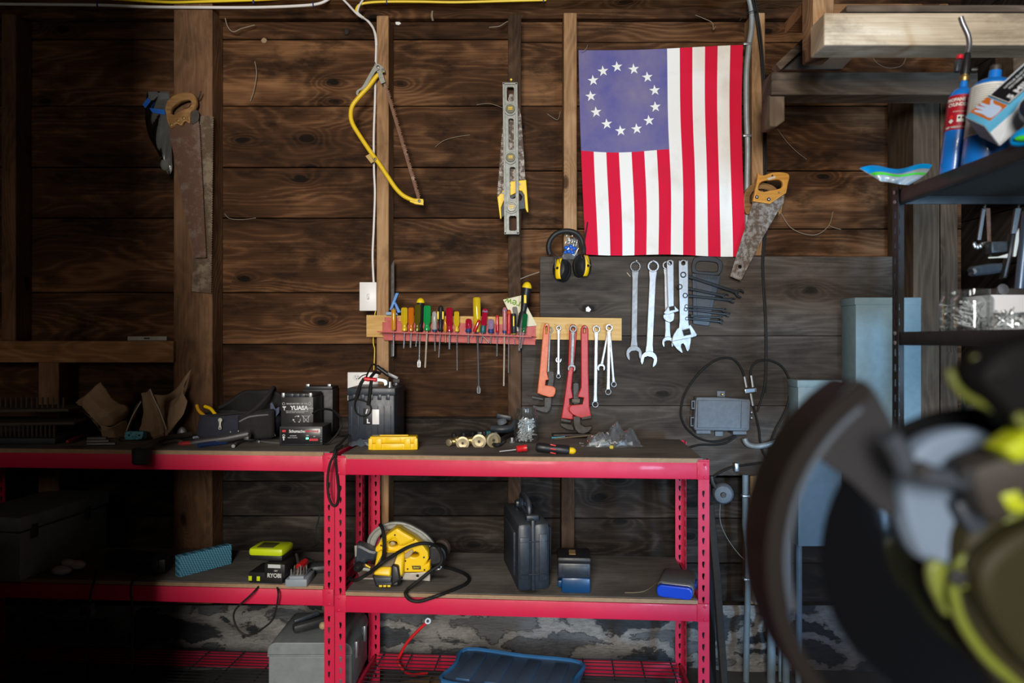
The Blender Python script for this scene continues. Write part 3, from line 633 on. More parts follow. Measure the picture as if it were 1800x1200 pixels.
screwdriver('tallest yellow clear-handled screwdriver with long flat-tipped shaft', (838, 522), (839, 583), 14.6, YEL, (841.6, 690), 3.4, [(.3, 0, 0), (.32, .1, 0), (.5, .25, .6), (.5, .95, .6), (.42, .985, 0), (.25, 1, 0)], dy=.008, blade=6.4, shaftmat=M_satin)
screwdriver('little red slanted screwdriver leaning under the tall yellow one', (843, 562), (833, 583.5), 6.5, REDA, (829, 592), 1.4, TH_, dy=-.02)
screwdriver('tilted red clear-handled screwdriver with teal collar and clear ball end', (853.5, 542), (848.5, 584), 11, CRI, (859, 602) if False else (845, 602), 2.4, FL, TEA, cap=(PUR, .84))
mb = MB(); mb.tube([P(845, 587, yr-.035), P(859.5, 602, yr-.045)], .0022, 8); mb.ball(P(859.5, 602, yr-.045), .0034); tag(mb.done('screwdriver_bit', M_shaft), 'loose steel bit poking slanted under the rack shelf', 'bit')
screwdriver('stubby pale purple screwdriver with dark blue collar', (862.8, 560.5), (862.8, 584.5), 11.8, PUR, (862, 604), 2.6, ST, BLC)
screwdriver('thin red-handled screwdriver with blue collar', (874, 554), (874, 584.5), 5.8, REDA, (873.4, 626), 1.8, CY, BLC)
screwdriver('pink striped screwdriver with purple ball end and very long pale shaft', (887, 540), (886.8, 584.5), 8.2, PNK, (885.4, 678), 3, TH_, BLC, cap=(PUR, .84), shaftmat=PALE)
screwdriver('bright red screwdriver with orange ball end', (895, 544.5), (894, 585.5), 7.6, REDA, (893.5, 655), 1.8, TH_, simple('red_collar', (.6, .02, .02), .4), cap=(ORA, .85))
screwdriver('short black screwdriver with yellow front stripe and yellow neck', (902.6, 551), (903.2, 586.5), 9.4, M_black, (905, 606), 1.5, CY, M_yblk, stripe=(M_yblk, (0,), .5), dy=-.008)
screwdriver('clear-handled screwdriver tilted in front of the cream packet', (904.5, 539), (910.5, 583), 10, acetate('grey_clear_acetate', (.3, .28, .25)), (913, 600), 2, dy=.016)
screwdriver('large black screwdriver with yellow cap and yellow ring, tallest at the right end', (927.5, 496), (915.5, 575), 17, M_black, (912.5, 616), 3.6, [(.42, 0, 0), (.42, .3, 0), (.3, .34, 0), (.3, .4, 0), (.4, .55, .2), (.5, .78, .2), (.48, .9, 0), (.2, .92, 0)], cap=(M_yblk, .87), stripe=(M_yblk, (0,), .18), dy=-.004)
screwdriver('dark green clear-handled screwdriver at the right end of the red rack', (923.5, 551), (920.5, 584), 9.8, DGR, (915.5, 612), 2.6, dy=-.018)
# packet, blue spring clamp, metal strip
o = tag(MB().plate([(884.4, 526.5), (916.4, 519), (944, 572), (928, 573.5), (900, 560)], yr-.012, .001, bev=0).done('paper_packet', M_note), 'cream paper packet with green lettering tucked behind the screwdrivers', 'packet')
mb = MB(); text(mb, 'crew', .042, FACE(P(905, 533, yr-.0128), R(163)), .0004, bold=.0006); mb.done('lettering', simple('green_ink', (.16, .3, .02), .7), o)
o = thing('spring_clamp', 'blue plastic spring clamp standing on the left end of the rail', 'clamp', P(693, 554, yr-.01))
MB().plate(Zm(600, 460, 4.616)([(388, 390), (440, 250), (468, 252), (440, 320), (428, 345), (412, 395)]), yr-.02, .014, bev=.002).done('clamp_arm', M_blue, o)
MB().plate(Zm(600, 460, 4.616)([(425, 330), (440, 322), (480, 400), (492, 385), (486, 410), (456, 416), (440, 380)]), yr-.014, .012, bev=.002).done('clamp_arm', M_blue, o)
MB().lathe([(.006, 0), (.006, .016), (0, .016)], P(693, 533, yr-.006), (0, -1, 0), 12).done('pivot', M_blue, o)
MB().plate([(678, 548), (696, 548), (700, 553.5), (678, 553.5)], yr-.022, .02, bev=.001).done('clamp_foot', simple('pale_blue_plastic', (.12, .25, .42), .4), o)
tag(MB().plate([(685, 470), (693, 455), (693.5, 625), (683, 629)], YF+.06, .006, bev=.001).done('metal_strip', M_iron), 'thin dark metal strip standing behind the rack beside the stud', 'strip')
# ------------------------------------------------------------------ wrenches
def wrench(name, label, cat, y, a, b, w, ra=None, rb=None, mat=M_chrome, th=.007, group=None, parent=None, w2=None, mb=None):
    """a, b: ends in px; ra/rb: ('ring', ro, ri) or ('open', r, slot, angle offset in degrees)"""
    mb = MB(); A, B = V((*a, 0)), V((*b, 0)); d = (B-A).normalized(); n = V((-d.y, d.x, 0)); w2 = w2 or w
    ea = A+d*(ra[1]*.8); eb = B-d*(rb[1]*.8)
    mid = [(ea+(eb-ea)*t, (w+(w2-w)*t)/2*(1 if .08 < t < .92 else 1.25)) for t in (0, .1, .3, .6, .9, 1)]
    mb.plate([((p+n*k).x, (p+n*k).y) for p, k in mid]+[((p-n*k).x, (p-n*k).y) for p, k in reversed(mid)], y+.0005, th-.001, bev=.0022)
    for C, e, dd in ((A, ra, -d), (B, rb, d)):
        if e[0] == 'ring':
            hexa = [(C.x+e[2]*(1 if i % 2 else .9)*cos(2*pi*i/24), C.y+e[2]*(1 if i % 2 else .9)*sin(2*pi*i/24)) for i in range(24)]
            mb.plate(circ(C.x, C.y, e[1]), y-.001, th+.002, [hexa], .0015)
        else:
            r, sl, off = e[1], e[2], R(e[3]); q = V((dd.x*cos(off)-dd.y*sin(off), dd.x*sin(off)+dd.y*cos(off), 0)); m = V((-q.y, q.x, 0))
            t0 = math.asin(min(.95, sl/r)); pts = []
            base_a = atan2(q.y, q.x)
            for i in range(25):
                t = base_a+t0*1.05+(2*pi-2*t0*1.05)*i/24
                k = r*(1+.12*max(0, cos(t-base_a)))
                pts.append((C.x+k*cos(t), C.y+k*sin(t)))
            inn = [C+q*r*.55-m*sl, C-q*r*.1-m*sl, C-q*r*.3-m*sl*.5, C-q*r*.3+m*sl*.5, C-q*r*.1+m*sl, C+q*r*.55+m*sl]
            mb.plate(pts+[(p.x, p.y) for p in inn], y-.001, th+.002, bev=.0015)
    if parent is not None: return mb.done(name, mat, parent)
    return tag(mb.done(name, mat), label, cat, group)
Z = Zm(1080, 430, 5.2167); k5 = 1/5.2167; yw = YF-.012
zz = lambda u, v: Z([(u, v)])[0]
def hang(px_, label, y=YF, l=.022, mat=M_satin): tag(nail(P(*px_, y), l, .0018).done('nail', mat), label, 'nail')
wrench('combination_wrench', 'large combination wrench with satin shank, leftmost of the big ones under the flag', 'wrench', yw, zz(193, 200), zz(180, 995), 10.4, ('ring', 9.6, 7.4), ('open', 13.8, 8, -8), M_satin, .009)
wrench('combination_wrench', 'large polished combination wrench hanging right of the satin one', 'wrench', yw, zz(358, 197), zz(318, 1050), 11.6, ('ring', 10.3, 7.4), ('open', 14.6, 8.4, 10), M_chrome, .01)
wrench('combination_wrench', 'medium combination wrench hanging behind the small adjustable wrench', 'wrench', yw, zz(480, 188), zz(492, 895), 9, ('ring', 7.4, 5), ('open', 10.4, 6, 0), M_chrome, .006)
def adjustable(label, y, body, hole, worm, jaw, mat):
    o = thing('adjustable_wrench', label, 'wrench', P(*zz(*body[len(body)//2]), y))
    MB().plate(Z(body), y, .011, [Z(circ(*hole))], .002).done('handle', mat, o)
    cx, cy, w_, h_, rot = worm; ca, sa = cos(R(rot)), sin(R(rot)); q = [(cx+u*ca-v*sa, cy+u*sa+v*ca) for u, v in ((-w_, -h_), (w_, -h_), (w_, h_), (-w_, h_))]
    MB().plate(Z(q), y-.0006, .003, bev=0).done('worm_window', M_iron, o)
    ax = V((ca, 0, -sa)); c = P(*zz(cx, cy), y-.001); mb = MB(); mb.lathe([(h_*k5*px2m(y)*.8*(1 if i % 2 else .75), (i-4)*w_*k5*px2m(y)/5) for i in range(9)], c, ax, 14); mb.done('worm_screw', M_satin, o)
    MB().plate(Z(jaw), y+.001, .009, bev=.0015).done('moving_jaw', mat, o); return o
adjustable('small adjustable wrench with worn jaw, hanging third from left under the flag', YF-.026, cat2([(481, 175), (490, 145), (512, 135), (535, 145), (545, 175), (547, 530), (555, 560), (592, 598), (586, 612), (550, 622), (490, 640), (455, 625), (490, 570), (492, 530)], 3), (511, 168, 17), (528, 583, 26, 20, -12), cat2([(455, 640), (490, 632), (545, 622), (550, 660), (540, 695), (505, 712), (470, 695), (450, 668)], 3), M_chrome)
adjustable('big polished adjustable wrench hanging left of the black wrench holder', YF-.024, cat2([(590, 180), (602, 148), (633, 135), (664, 148), (677, 180), (680, 690), (700, 730), (735, 785), (758, 830), (708, 852), (560, 880), (530, 890), (540, 830), (575, 770), (598, 700)], 3), (633, 168, 18), (663, 802, 36, 30, -14), Z and [(530, 885), (560, 878), (705, 845), (700, 900), (690, 955), (675, 980), (662, 970), (645, 925), (632, 905), (615, 912), (612, 940), (628, 985), (622, 996), (580, 965), (540, 915)], M_chrome)
for u, v, t in ((190, 165, 'nail carrying the satin combination wrench'), (345, 165, 'nail carrying the large polished combination wrench'), (505, 165, 'nail carrying the small adjustable wrench'), (630, 165, 'nail carrying the big adjustable wrench')): hang(zz(u, v), t, l=.034)
# wrench set on a black holder
o = thing('wrench_holder', 'black plastic wrench holder with loop handle hung under the flag', 'holder', P(*zz(800, 745), YF)); yh = YF-.012
MB().plate(Z(cat2([(745, 112), (830, 100), (900, 102), (975, 140), (998, 190), (975, 262), (930, 282), (740, 264), (712, 225), (720, 150)], 3)), yh, .011, [Z(cat2([(752, 175), (790, 152), (920, 162), (955, 190), (940, 245), (850, 245), (770, 238), (748, 215)], 3))], .003).done('loop_handle', M_black, o)
MB().plate(Z([(715, 262), (975, 285), (950, 400), (905, 560), (870, 745), (820, 742), (720, 725), (722, 500)]), yh+.001, .009, bev=.002).done('tray', M_bluebl, o)
MB().plate(Z([(752, 330), (905, 345), (880, 560), (850, 640), (760, 640)]), yh-.002, .004, bev=.001).done('label_panel', simple('dark_grey_panel', (.035, .037, .042), .5, 0, .3), o)
mb = MB()
for i in range(16): mb.plate(Z([(750+i*13, 268+i*1.5), (757+i*13, 268+i*1.5), (757+i*13, 300+i*1.5), (750+i*13, 300+i*1.5)]), yh-.002, .004, bev=0)
mb.done('ribbing', M_blackd, o)
M_bwr = simple('black_wrench_steel', (.02, .02, .021), .35, .6, .2, 40)
sets = [((632, 275), (1150, 445), 7, 5.6, 7.4, 'top'), ((600, 385), (1020, 470), 6.4, 5, 5.4, 'second from top'), ((650, 465), (1085, 508), 6.2, 4.8, 5, 'third from top'), ((662, 565), (1008, 598), 5, 3.8, 4, 'fourth from top'), ((655, 592), (1045, 640), 5, 3.8, 4.2, 'fifth from top'), ((690, 652), (980, 668), 4.4, 3.4, 3.6, 'second from bottom'), ((665, 677), (985, 706), 4.4, 3.4, 3.6, 'bottom')]
for a, b, w_, r1, r2, nm in sets:
    wrench('combination_wrench', 'black combination wrench clipped across the holder, %s of seven' % nm, 'wrench', yh-.012, zz(*a), zz(*b), w_*.8, ('ring', r1, r1*.6), ('open', r2, r2*.5, 12), M_bwr, .006)
# wrenches and pipe wrenches on the pine rail
Z = Zm(940, 560, 5.714); k5 = 1/5.714; yq = yr-.012
def ring(p, ro, ri): return ('ring', ro*k5, ri*k5)
def opn(r, s, off): return ('open', r*k5, s*k5, off)
def wr(label, a, b, w, ra, rb, y=yq, mat=M_chrome, th=.006): return wrench('combination_wrench', label, 'wrench', y, zz(*a), zz(*b), w*k5, ra, rb, mat, th)
def pipewrench(label, y, body, slot, hook, nut, heel, mat, shank):
    o = thing('pipe_wrench', label, 'wrench', P(*zz(*body[len(body)//2]), y))
    MB().plate(Z(body), y, .016, [Z(slot)], .004).done('handle', mat, o)
    MB().plate(Z(shank), y+.003, .01, bev=.002).done('jaw_shank', M_iron, o)
    MB().plate(Z(hook), y-.002, .018, bev=.003).done('hook_jaw', M_iron, o)
    if nut: MB().plate(Z(nut), y-.004, .022, bev=.004).done('adjusting_nut', simple('worn_brown_iron', (.1, .075, .05), .6, .4), o)
    MB().plate(Z(heel), y-.001, .016, bev=.002).done('heel_jaw', M_iron, o); return o
wr('thin dark wrench hanging behind the orange pipe wrench', (152, 112), (135, 560), 20, ring(0, 32, 20), ring(0, 18, 10), mat=M_satin, y=yq+.004, th=.004)
pipewrench('orange pipe wrench at the left of the pine rail', yq-.024, cat2([(88, 80), (100, 52), (120, 44), (142, 54), (150, 85)], 2, False)+[(150, 120), (124, 540), (142, 612), (112, 620), (106, 668), (150, 672), (190, 680), (212, 705), (208, 750), (190, 782), (150, 790), (80, 770), (24, 748), (45, 560), (76, 200)], [(108, 82), (118, 74), (128, 82), (124, 150), (112, 150)], [(98, 792), (170, 792), (166, 885), (150, 925), (118, 948), (60, 935), (-20, 905), (-20, 868), (60, 885), (95, 880)], None, [(-28, 775), (90, 800), (84, 820), (-30, 800)], M_orange, [(128, 540), (150, 524), (190, 530), (196, 600), (180, 700), (120, 700), (140, 612)])
wr('short wrench hidden behind the small double-ring wrench, only its open end showing', (240, 100), (238, 415), 24, ring(0, 26, 14), opn(31, 15, -160), y=yq+.004, th=.004)
wr('small slim combination wrench with ring end down, second on the pine rail', (240, 95), (238, 577), 26, ring(0, 28, 15), ring(0, 24, 15), y=yq-.004, th=.005)
pipewrench('red pipe wrench at the left of the pair, half hidden by its neighbour', yq-.012, cat2([(348, 95), (360, 64), (385, 54), (412, 66), (424, 100)], 2, False)+[(420, 180), (396, 480), (382, 560), (370, 700), (386, 795), (350, 808), (352, 860), (392, 870), (386, 1015), (265, 1000), (290, 850), (330, 560), (344, 200)], [(376, 82), (386, 72), (396, 82), (394, 130), (378, 130)], [(252, 1046), (372, 1062), (392, 1090), (395, 1125), (330, 1115), (280, 1090), (256, 1068)], [(372, 805), (458, 800), (456, 850), (372, 846)], [(265, 1000), (372, 1022), (358, 1044), (262, 1030)], M_redpaint, [(385, 655), (410, 640), (440, 650), (446, 700), (440, 860), (390, 860)])
pipewrench('red pipe wrench at the right of the pair, overlapping its neighbour', yq-.034, cat2([(463, 100), (476, 74), (500, 62), (525, 74), (538, 102)], 2, False)+[(540, 520), (550, 880), (570, 980), (470, 1000), (420, 985), (372, 958), (342, 925), (344, 893), (366, 868), (480, 858), (490, 796), (428, 786), (464, 690)], [(490, 92), (500, 82), (510, 92), (510, 140), (490, 140)], [(388, 980), (458, 985), (462, 1058), (500, 1085), (575, 1078), (572, 1105), (535, 1142), (490, 1158), (440, 1150), (404, 1112), (390, 1060)], None, [(472, 990), (568, 972), (572, 1000), (472, 1014)], M_redpaint, [(352, 920), (548, 925), (545, 945), (360, 945)])
wr('combination wrench with open end down hanging in front of the left red pipe wrench', (386, 100), (372, 495), 34, ring(0, 38, 22), opn(40, 20, 6), y=yq-.034, mat=M_satin)
wr('long double-ring wrench right of the red pipe wrenches', (620, 105), (608, 860), 36, ring(0, 40, 26), ring(0, 33, 24))
wr('wrench with open end down at the left of the fanned trio', (746, 92), (668, 490), 26, ring(0, 34, 20), opn(40, 20, -14), y=yq+.004, th=.005)
wr('slim double-ring wrench at the right of the fanned trio', (750, 92), (795, 660), 26, ring(0, 34, 20), ring(0, 29, 20), y=yq-.003, th=.005)
wr('rust-spotted double-ring wrench in the middle of the fanned trio', (748, 90), (738, 735), 32, ring(0, 38, 22), ring(0, 31, 24), y=yq-.012, mat=rusty('spotted_wrench_steel', (.66, .65, .63), (.5, .27, .06), .22, .3, 60, .9), th=.006)
for u, v, t in ((118, 72, 'nail carrying the orange pipe wrench'), (240, 85, 'nail carrying the small slim wrench'), (386, 88, 'nail carrying the left red pipe wrench'), (500, 95, 'nail carrying the right red pipe wrench'), (618, 92, 'nail carrying the long double-ring wrench'), (747, 80, 'nail carrying the fanned trio of wrenches')): hang(zz(u, v), t, yr, .045)
# ------------------------------------------------------------------ flag
def flagmat():
    m, t, b = base('flag_cloth'); uv = nd(t, 'TexCoord').outputs['UV']; s = nd(t, 'SeparateXYZ', {0: uv}); u, v = s.outputs[0], s.outputs[1]
    k = mth(t, 'MODULO', mth(t, 'FLOOR', mth(t, 'MULTIPLY', u, 13.0)), 2.0)
    n = nd(t, 'TexNoise', {'Vector': uv, 'Scale': 4, 'Detail': 5, 'Roughness': .6}).outputs[0]
    st = nd(t, 'MapRange', {0: n, 1: .52, 2: .75, 3: 0.0, 4: .45}).outputs[0]
    wh = nd(t, 'MixRGB', {0: st, 1: (.8, .78, .74, 1), 2: (.5, .44, .34, 1)}).outputs[0]
    rd = nd(t, 'MixRGB', {0: st, 1: (.62, .008, .04, 1), 2: (.42, .02, .04, 1)}).outputs[0]
    c = nd(t, 'MixRGB', {0: k, 1: rd, 2: wh}).outputs[0]
    bl = nd(t, 'MixRGB', {0: nd(t, 'MapRange', {0: n, 1: .35, 2: .7, 3: 0.0, 4: 1.0}).outputs[0], 1: (.1, .095, .29, 1), 2: (.2, .17, .27, 1)}).outputs[0]
    can = mth(t, 'MULTIPLY', mth(t, 'LESS_THAN', u, 7/13), mth(t, 'GREATER_THAN', v, .508))
    c = nd(t, 'MixRGB', {0: can, 1: c, 2: bl}).outputs[0]
    t.links.new(c, b.inputs['Base Color']); b.inputs['Roughness'].default_value = .85; b.inputs['Specular IOR Level'].default_value = .2
    wv = nd(t, 'TexNoise', {'Vector': uv, 'Scale': 300, 'Detail': 1}).outputs[0]
    t.links.new(nd(t, 'Bump', {'Strength': .12, 'Distance': .001, 'Height': wv}).outputs[0], b.inputs['Normal']); return m
yfl = YF-.014
def flagp(u, v, dy=0):
    w_ = 1-v                                                  # 0 at the top
    l = 1017+5*w_+8*w_*w_; r_ = 1306-5*sin(pi*w_)+12*w_**3*(1-w_)*2+4*w_; t_ = 88+2*sin(u*5)*.6-8*u**1.5; b_ = 447+3*u+1.5*sin(u*9)
    px_ = l+(r_-l)*u+2.5*sin(w_*3.2)*sin(pi*u)+1.6*sin(w_*9+u*4)*sin(pi*u)*w_
    py_ = t_+(b_-t_)*w_+2.2*sin(u*7)*sin(pi*w_)
    fold = .006*sin(u*19+w_*3)*w_**1.3+.005*sin(u*31+1+w_*2)*max(0, u-.45)*w_+.0035*math.exp(-((w_-.13-.02*sin(u*5))/.016)**2)
    return P(px_, py_, yfl-.0045-abs(fold)*1.2+fold*.3+dy)
o = MB().grid(flagp, 104, 110, True).done('flag', flagmat()); tag(o, 'red and white striped flag with a ring of white stars on a faded blue field', 'flag')
Z = Zm(990, 60, 2.9265)
for u, v in ((205, 190), (277, 168), (363, 180), (433, 221), (471, 289), (474, 374), (441, 444), (378, 487), (295, 497), (224, 462), (169, 401), (142, 319), (154, 238)):
    cx, cy = Z([(u, v)])[0]; pts = []
    uu, vv = (cx-1019)/287, 1-(cy-87)/360
    for i in range(10):
        a = i*pi/5-pi/2-.1; r_ = 10 if i % 2 == 0 else 3.9
        pts.append(P(cx+r_*cos(a), cy+r_*sin(a), flagp(uu, vv).y-.0035))
    MB().poly(pts, (0, .0006, 0)).done('star', simple('white_star_cloth', (.8, .79, .75), .85, 0, .05), o, smooth=False)
tag(nail(P(1303.5, 83, YF), .025, .0016).done('nail', M_satin), 'small nail pinning the upper right corner of the flag', 'nail')
# ------------------------------------------------------------------ ear defenders
Z = Zm(900, 380, 3.0); zz = lambda u, v: Z([(u, v)])[0]; ye = YS-.06
o = thing('ear_defenders', 'yellow and black ear defenders hanging from the stud left of the flag', 'ear defenders', P(1008, 497, ye))
pts = catmull([P(*zz(u, v), ye+dy) for u, v, dy in ((200, 200, .01), (192, 165, .005), (202, 125, 0), (235, 90, -.005), (285, 77, -.005), (332, 86, -.005), (362, 115, 0), (376, 160, .005), (376, 195, .01))], 5)
MB().tube(pts, .0105, 12, flat=1.0).done('headband', simple('padded_black_band', (.012, .012, .012), .55, 0, .2, 40), o)
for u in (288, 318): MB().lathe([(.003, 0), (.002, .002), (0, .002)], P(*zz(u, 103), ye-.014), (0, -1, 0), 10).done('rivet', M_white, o)
for nm, c, ax, tilt_ in (('l', (264, 283), V((-.55, -.8, .12)), 8), ('r', (366, 262), V((.62, -.76, -.05)), -4)):
    ctr = P(*zz(*c), ye+.012); s = px2m(ye)/3
    ax = ax.normalized(); m = frame(ctr, ax, (0, 0, 1)); q = m.to_3x3()
    def ov(r, h, n=24): return [m @ V((r[0]*cos(a), r[1]*sin(a), h)) for a in (2*pi*k/n for k in range(n))]
    mb = MB(); mb.rings([ov((.034*k, .046*k), h) for k, h in ((1, -.004), (1.02, .008), (.97, .02), (.82, .03), (.5, .035), (.05, .036))]); cup = mb.done('ear_cup', M_black, o)
    mb = MB(); mb.rings([ov((.033*k, .045*k), h) for k, h in ((.9, -.004), (1.04, -.008), (1.05, -.015), (.95, -.021), (.6, -.02))]); mb.done('cushion', M_rubber, o)
    mb = MB(); k = -1 if nm == 'l' else 1
    for dx0 in (0,):
        rows = []
        for i in range(15):
            a = -1.15+2.3*i/14; rows.append((sin(a), cos(a)))
        for j in (0,):
            g = []
            for sa, ca in rows: g.append([m @ V((xx, .0475*sa, (.0095+.0285*max(0, ca)**.7)*(1-(xx/.034)**2*.4)+.0008)) for xx in (-.012, -.004, .004, .012)])
            vr = [[mb.bm.verts.new(p) for p in r_] for r_ in g]
            for a_, b_ in zip(vr[:-1], vr[1:]):
                for i in range(3): mb.bm.faces.new((a_[i], a_[i+1], b_[i+1], b_[i]))
    ob = mb.done('yellow_band', M_yplast, cup)
    mod = ob.modifiers.new('s', 'SOLIDIFY'); mod.thickness = .0016; mod.offset = 1
    e = P(*zz(*((205, 198) if nm == 'l' else (376, 190))), ye+.006)
    for off in (-.012, .012): MB().tube(catmull([e+V((off*.4, 0, 0)), (e+ctr)/2+V((off*.6, -.03, .012)), ctr+ax*.036+V((off, 0, 0))], 5), .0014, 6).done('wire_arm', M_satin, o)
    MB().lathe([(.006, 0), (.006, .003), (0, .004)], ctr+ax*.036, ax, 12).done('pivot_button', M_black, o)
o = thing('plastic_bag', 'small clear bag of blue earplugs tucked inside the ear defenders headband', 'bag', P(1002, 448, ye))
def eb(sd): return lambda u, v: P(*zz(262+12*(1-v)-0+(84-30*(1-v)**2)*u*(1)+(14*(1-v)), 112+115*v), ye+.012-sd*.012*sin(pi*u)*sin(pi*v)**.5-.002*sin(u*17+v*9))
MB().grid(eb(1), 10, 12).grid(eb(-.3), 10, 12).done('pouch', G_bag, o)
mb = MB()
for u, v, r_ in ((285, 165, .009), (310, 160, .01), (328, 170, .009), (300, 185, .01), (318, 190, .009), (280, 190, .007)): mb.ball(P(*zz(u, v), ye+.002), r_, (1, .7, .9))
mb.done('blue_print', simple('blue_print', (.01, .1, .55), .4), o)
mb = MB(); mb.tube(catmull([P(*zz(u, v), ye-.012) for u, v in ((372, 200), (378, 150), (386, 100), (394, 55), (398, 30))], 4), [.0026]*13+[.0026]*4, 8); tag(mb.done('cable_tie', M_black), 'black cable tie sticking up beside the ear defenders', 'cable tie')
tag(nail(P(996, 410, YS), .07, .002).done('nail', M_iron), 'nail carrying the ear defenders', 'nail')
# ------------------------------------------------------------------ pale-bladed saw at the right of the flag, old saw behind it
Z = Zm(1170, 280, 5.4545); zz = lambda u, v: Z([(u, v)])[0]; ys = YF-.05
o = thing('hand_saw', 'short hand saw with varnished wooden handle hung right of the flag', 'saw', P(1302, 490, ys))
MB().plate(Z([(838, 395), (1000, 400), (1142, 340), (1130, 420), (1050, 545), (935, 745), (722, 1160), (715, 1162), (618, 1120), (700, 850), (780, 600)]), ys, .0014, [Z(circ(712, 1030, 18))], 0).done('blade', M_saw_grey, o)
MB().plate(Z(cat2([(886, 132), (940, 152), (1020, 126), (1120, 122), (1188, 150), (1175, 235), (1158, 322)], 3, False)+[(1002, 427), (838, 402), (862, 290), (884, 180)]), ys-.01, .022, [Z(cat2([(890, 285), (905, 232), (950, 206), (1020, 200), (1085, 194), (1124, 220), (1118, 262), (1085, 282), (1000, 298), (930, 310)], 3))], .004).done('handle', W_handle, o)
for u, v in ((874, 362), (988, 384)):
    s1 = MB().lathe([(.0075, 0), (.0075, .002), (0, .002)], P(*zz(u, v), ys-.0095), (0, -1, 0), 14).done('screw', M_black, o); MB().lathe([(.0028, 0), (.0028, .0028), (0, .0028)], P(*zz(u, v), ys-.0095), (0, -1, 0), 10).done('screw_head', M_white, s1)
MB().lathe([(.0045, 0), (.004, .003), (0, .003)], P(*zz(1086, 318), ys-.009), (0, -1, 0), 14).done('screw', M_brass, o)
MB().plate(Z([(970, 180), (1050, 158), (1056, 178), (990, 200)]), ys-.0112, .001, bev=0).done('worn_label', simple('worn_label', (.7, .6, .5), .6, 0, .5, 200), o)
hang(zz(948, 212), 'dark square nail carrying the short hand saw', YS, .09, M_iron)
o = thing('hand_saw', 'old saw with chipped grey-brown handle hanging behind the varnished one', 'saw', P(1318, 395, YS-.02)); yo = YS-.035
MB().plate(Z(cat2([(860, 222), (960, 225), (1060, 270), (1120, 380), (1112, 520), (1085, 535), (1060, 480), (900, 480), (800, 530), (762, 500), (745, 400), (775, 290)], 4)), yo, .022, [Z(cat2([(850, 300), (950, 285), (1050, 340), (1060, 410), (960, 420), (830, 430), (805, 380)], 4))], .005).done('handle', W_oldhandle, o)
MB().plate(Z([(800, 500), (1060, 470), (1000, 620), (860, 800), (780, 700)]), yo+.012, .0014, bev=0).done('blade', M_saw_rust, o)
# ------------------------------------------------------------------ cables on the top plate
YP2 = YS-.022
def cable(name, pts, r, mat, label, y=None, n=6, group=None, cat='cable'):
    p = [(P(a[0], a[1], a[2] if len(a) > 2 else y)) for a in pts]
    return tag(MB().tube(catmull(p, n), r, 8).done(name, mat), label, cat, group)
M_ycab = simple('yellow_cable', (.85, .62, .02), .4, 0, .05); M_wcab = simple('white_cable', (.72, .71, .7), .45, 0, .08); M_blust = simple('blue_staple', (.01, .03, .22), .4)
cable('cable', [(-10, 7, YP2), (90, 8), (180, 9), (260, 12), (350, 13), (450, 13), (530, 9), (565, 6), (590, -2), (600, -8)] if False else [(-10, 7), (90, 8), (180, 9), (260, 12), (350, 13), (450, 13), (530, 10), (562, 6), (580, -3), (590, -12)], .0058, M_wcab, 'white flat cable stapled along the top plate at the left', YP2)
cable('cable', [(180, -3), (240, 1), (300, 4), (350, 3), (450, 0), (520, -4)], .0052, M_ycab, 'yellow cable above the white one at the top left', YP2)
cable('cable', [(960, 0), (880, 2), (800, 4), (740, 3), (680, 3), (645, 5), (630, 10), (626, 20), (630, 27), (640, 31)], .005, M_ycab, 'yellow cable stapled along the top plate at the right of the white ones', YP2)
cable('cable', [(598, -6, YP2), (612, 8, YP2), (625, 22, YP2-.01), (635, 30, YS-.03), (648, 38, YS), (657, 52, YF+.0), (661, 75, YF+.0), (660.5, 110, YF+.0), (659, 180, YF+.0), (657, 240, YF+.0), (657.5, 300, YF+.0), (659, 340, YF+.0), (657, 400, YF+.0), (655, 450, YF+.0), (657, 500, YF+.0)], .0046, M_wcab, 'white cable running down the left edge of the bow saw stud')
cable('cable', [(642, -6, YP2), (635, 4, YP2-.008), (630, 14, YP2-.012), (629, 22, YP2-.012), (636, 29, YS-.035), (649, 40, YS-.012), (659.5, 58, YF-.004), (662, 80, YF+.0)], .0042, M_wcab, 'second white cable looping from the ceiling onto the stud')
for a, b in ((172, 8), (446, 3), (551, 9), (680, 4), (955, 1)):
    mb = MB(); c = P(a, b, YP2); mb.box(c+V((0, -.002, 0)), (.005, .014, .02), bev=.002); tag(mb.done('cable_staple', M_blust), 'blue staple holding the cables to the top plate', 'staple', 'blue staples along the top plate')
for a, b in ((661, 99), (658, 312)):
    mb = MB(); mb.box(P(a, b, YF+.006), (.014, .014, .005), bev=.001); tag(mb.done('cable_staple', M_blust), 'tiny blue staple on the cable beside the bow saw %s' % ('top' if b < 200 else 'middle'), 'staple')
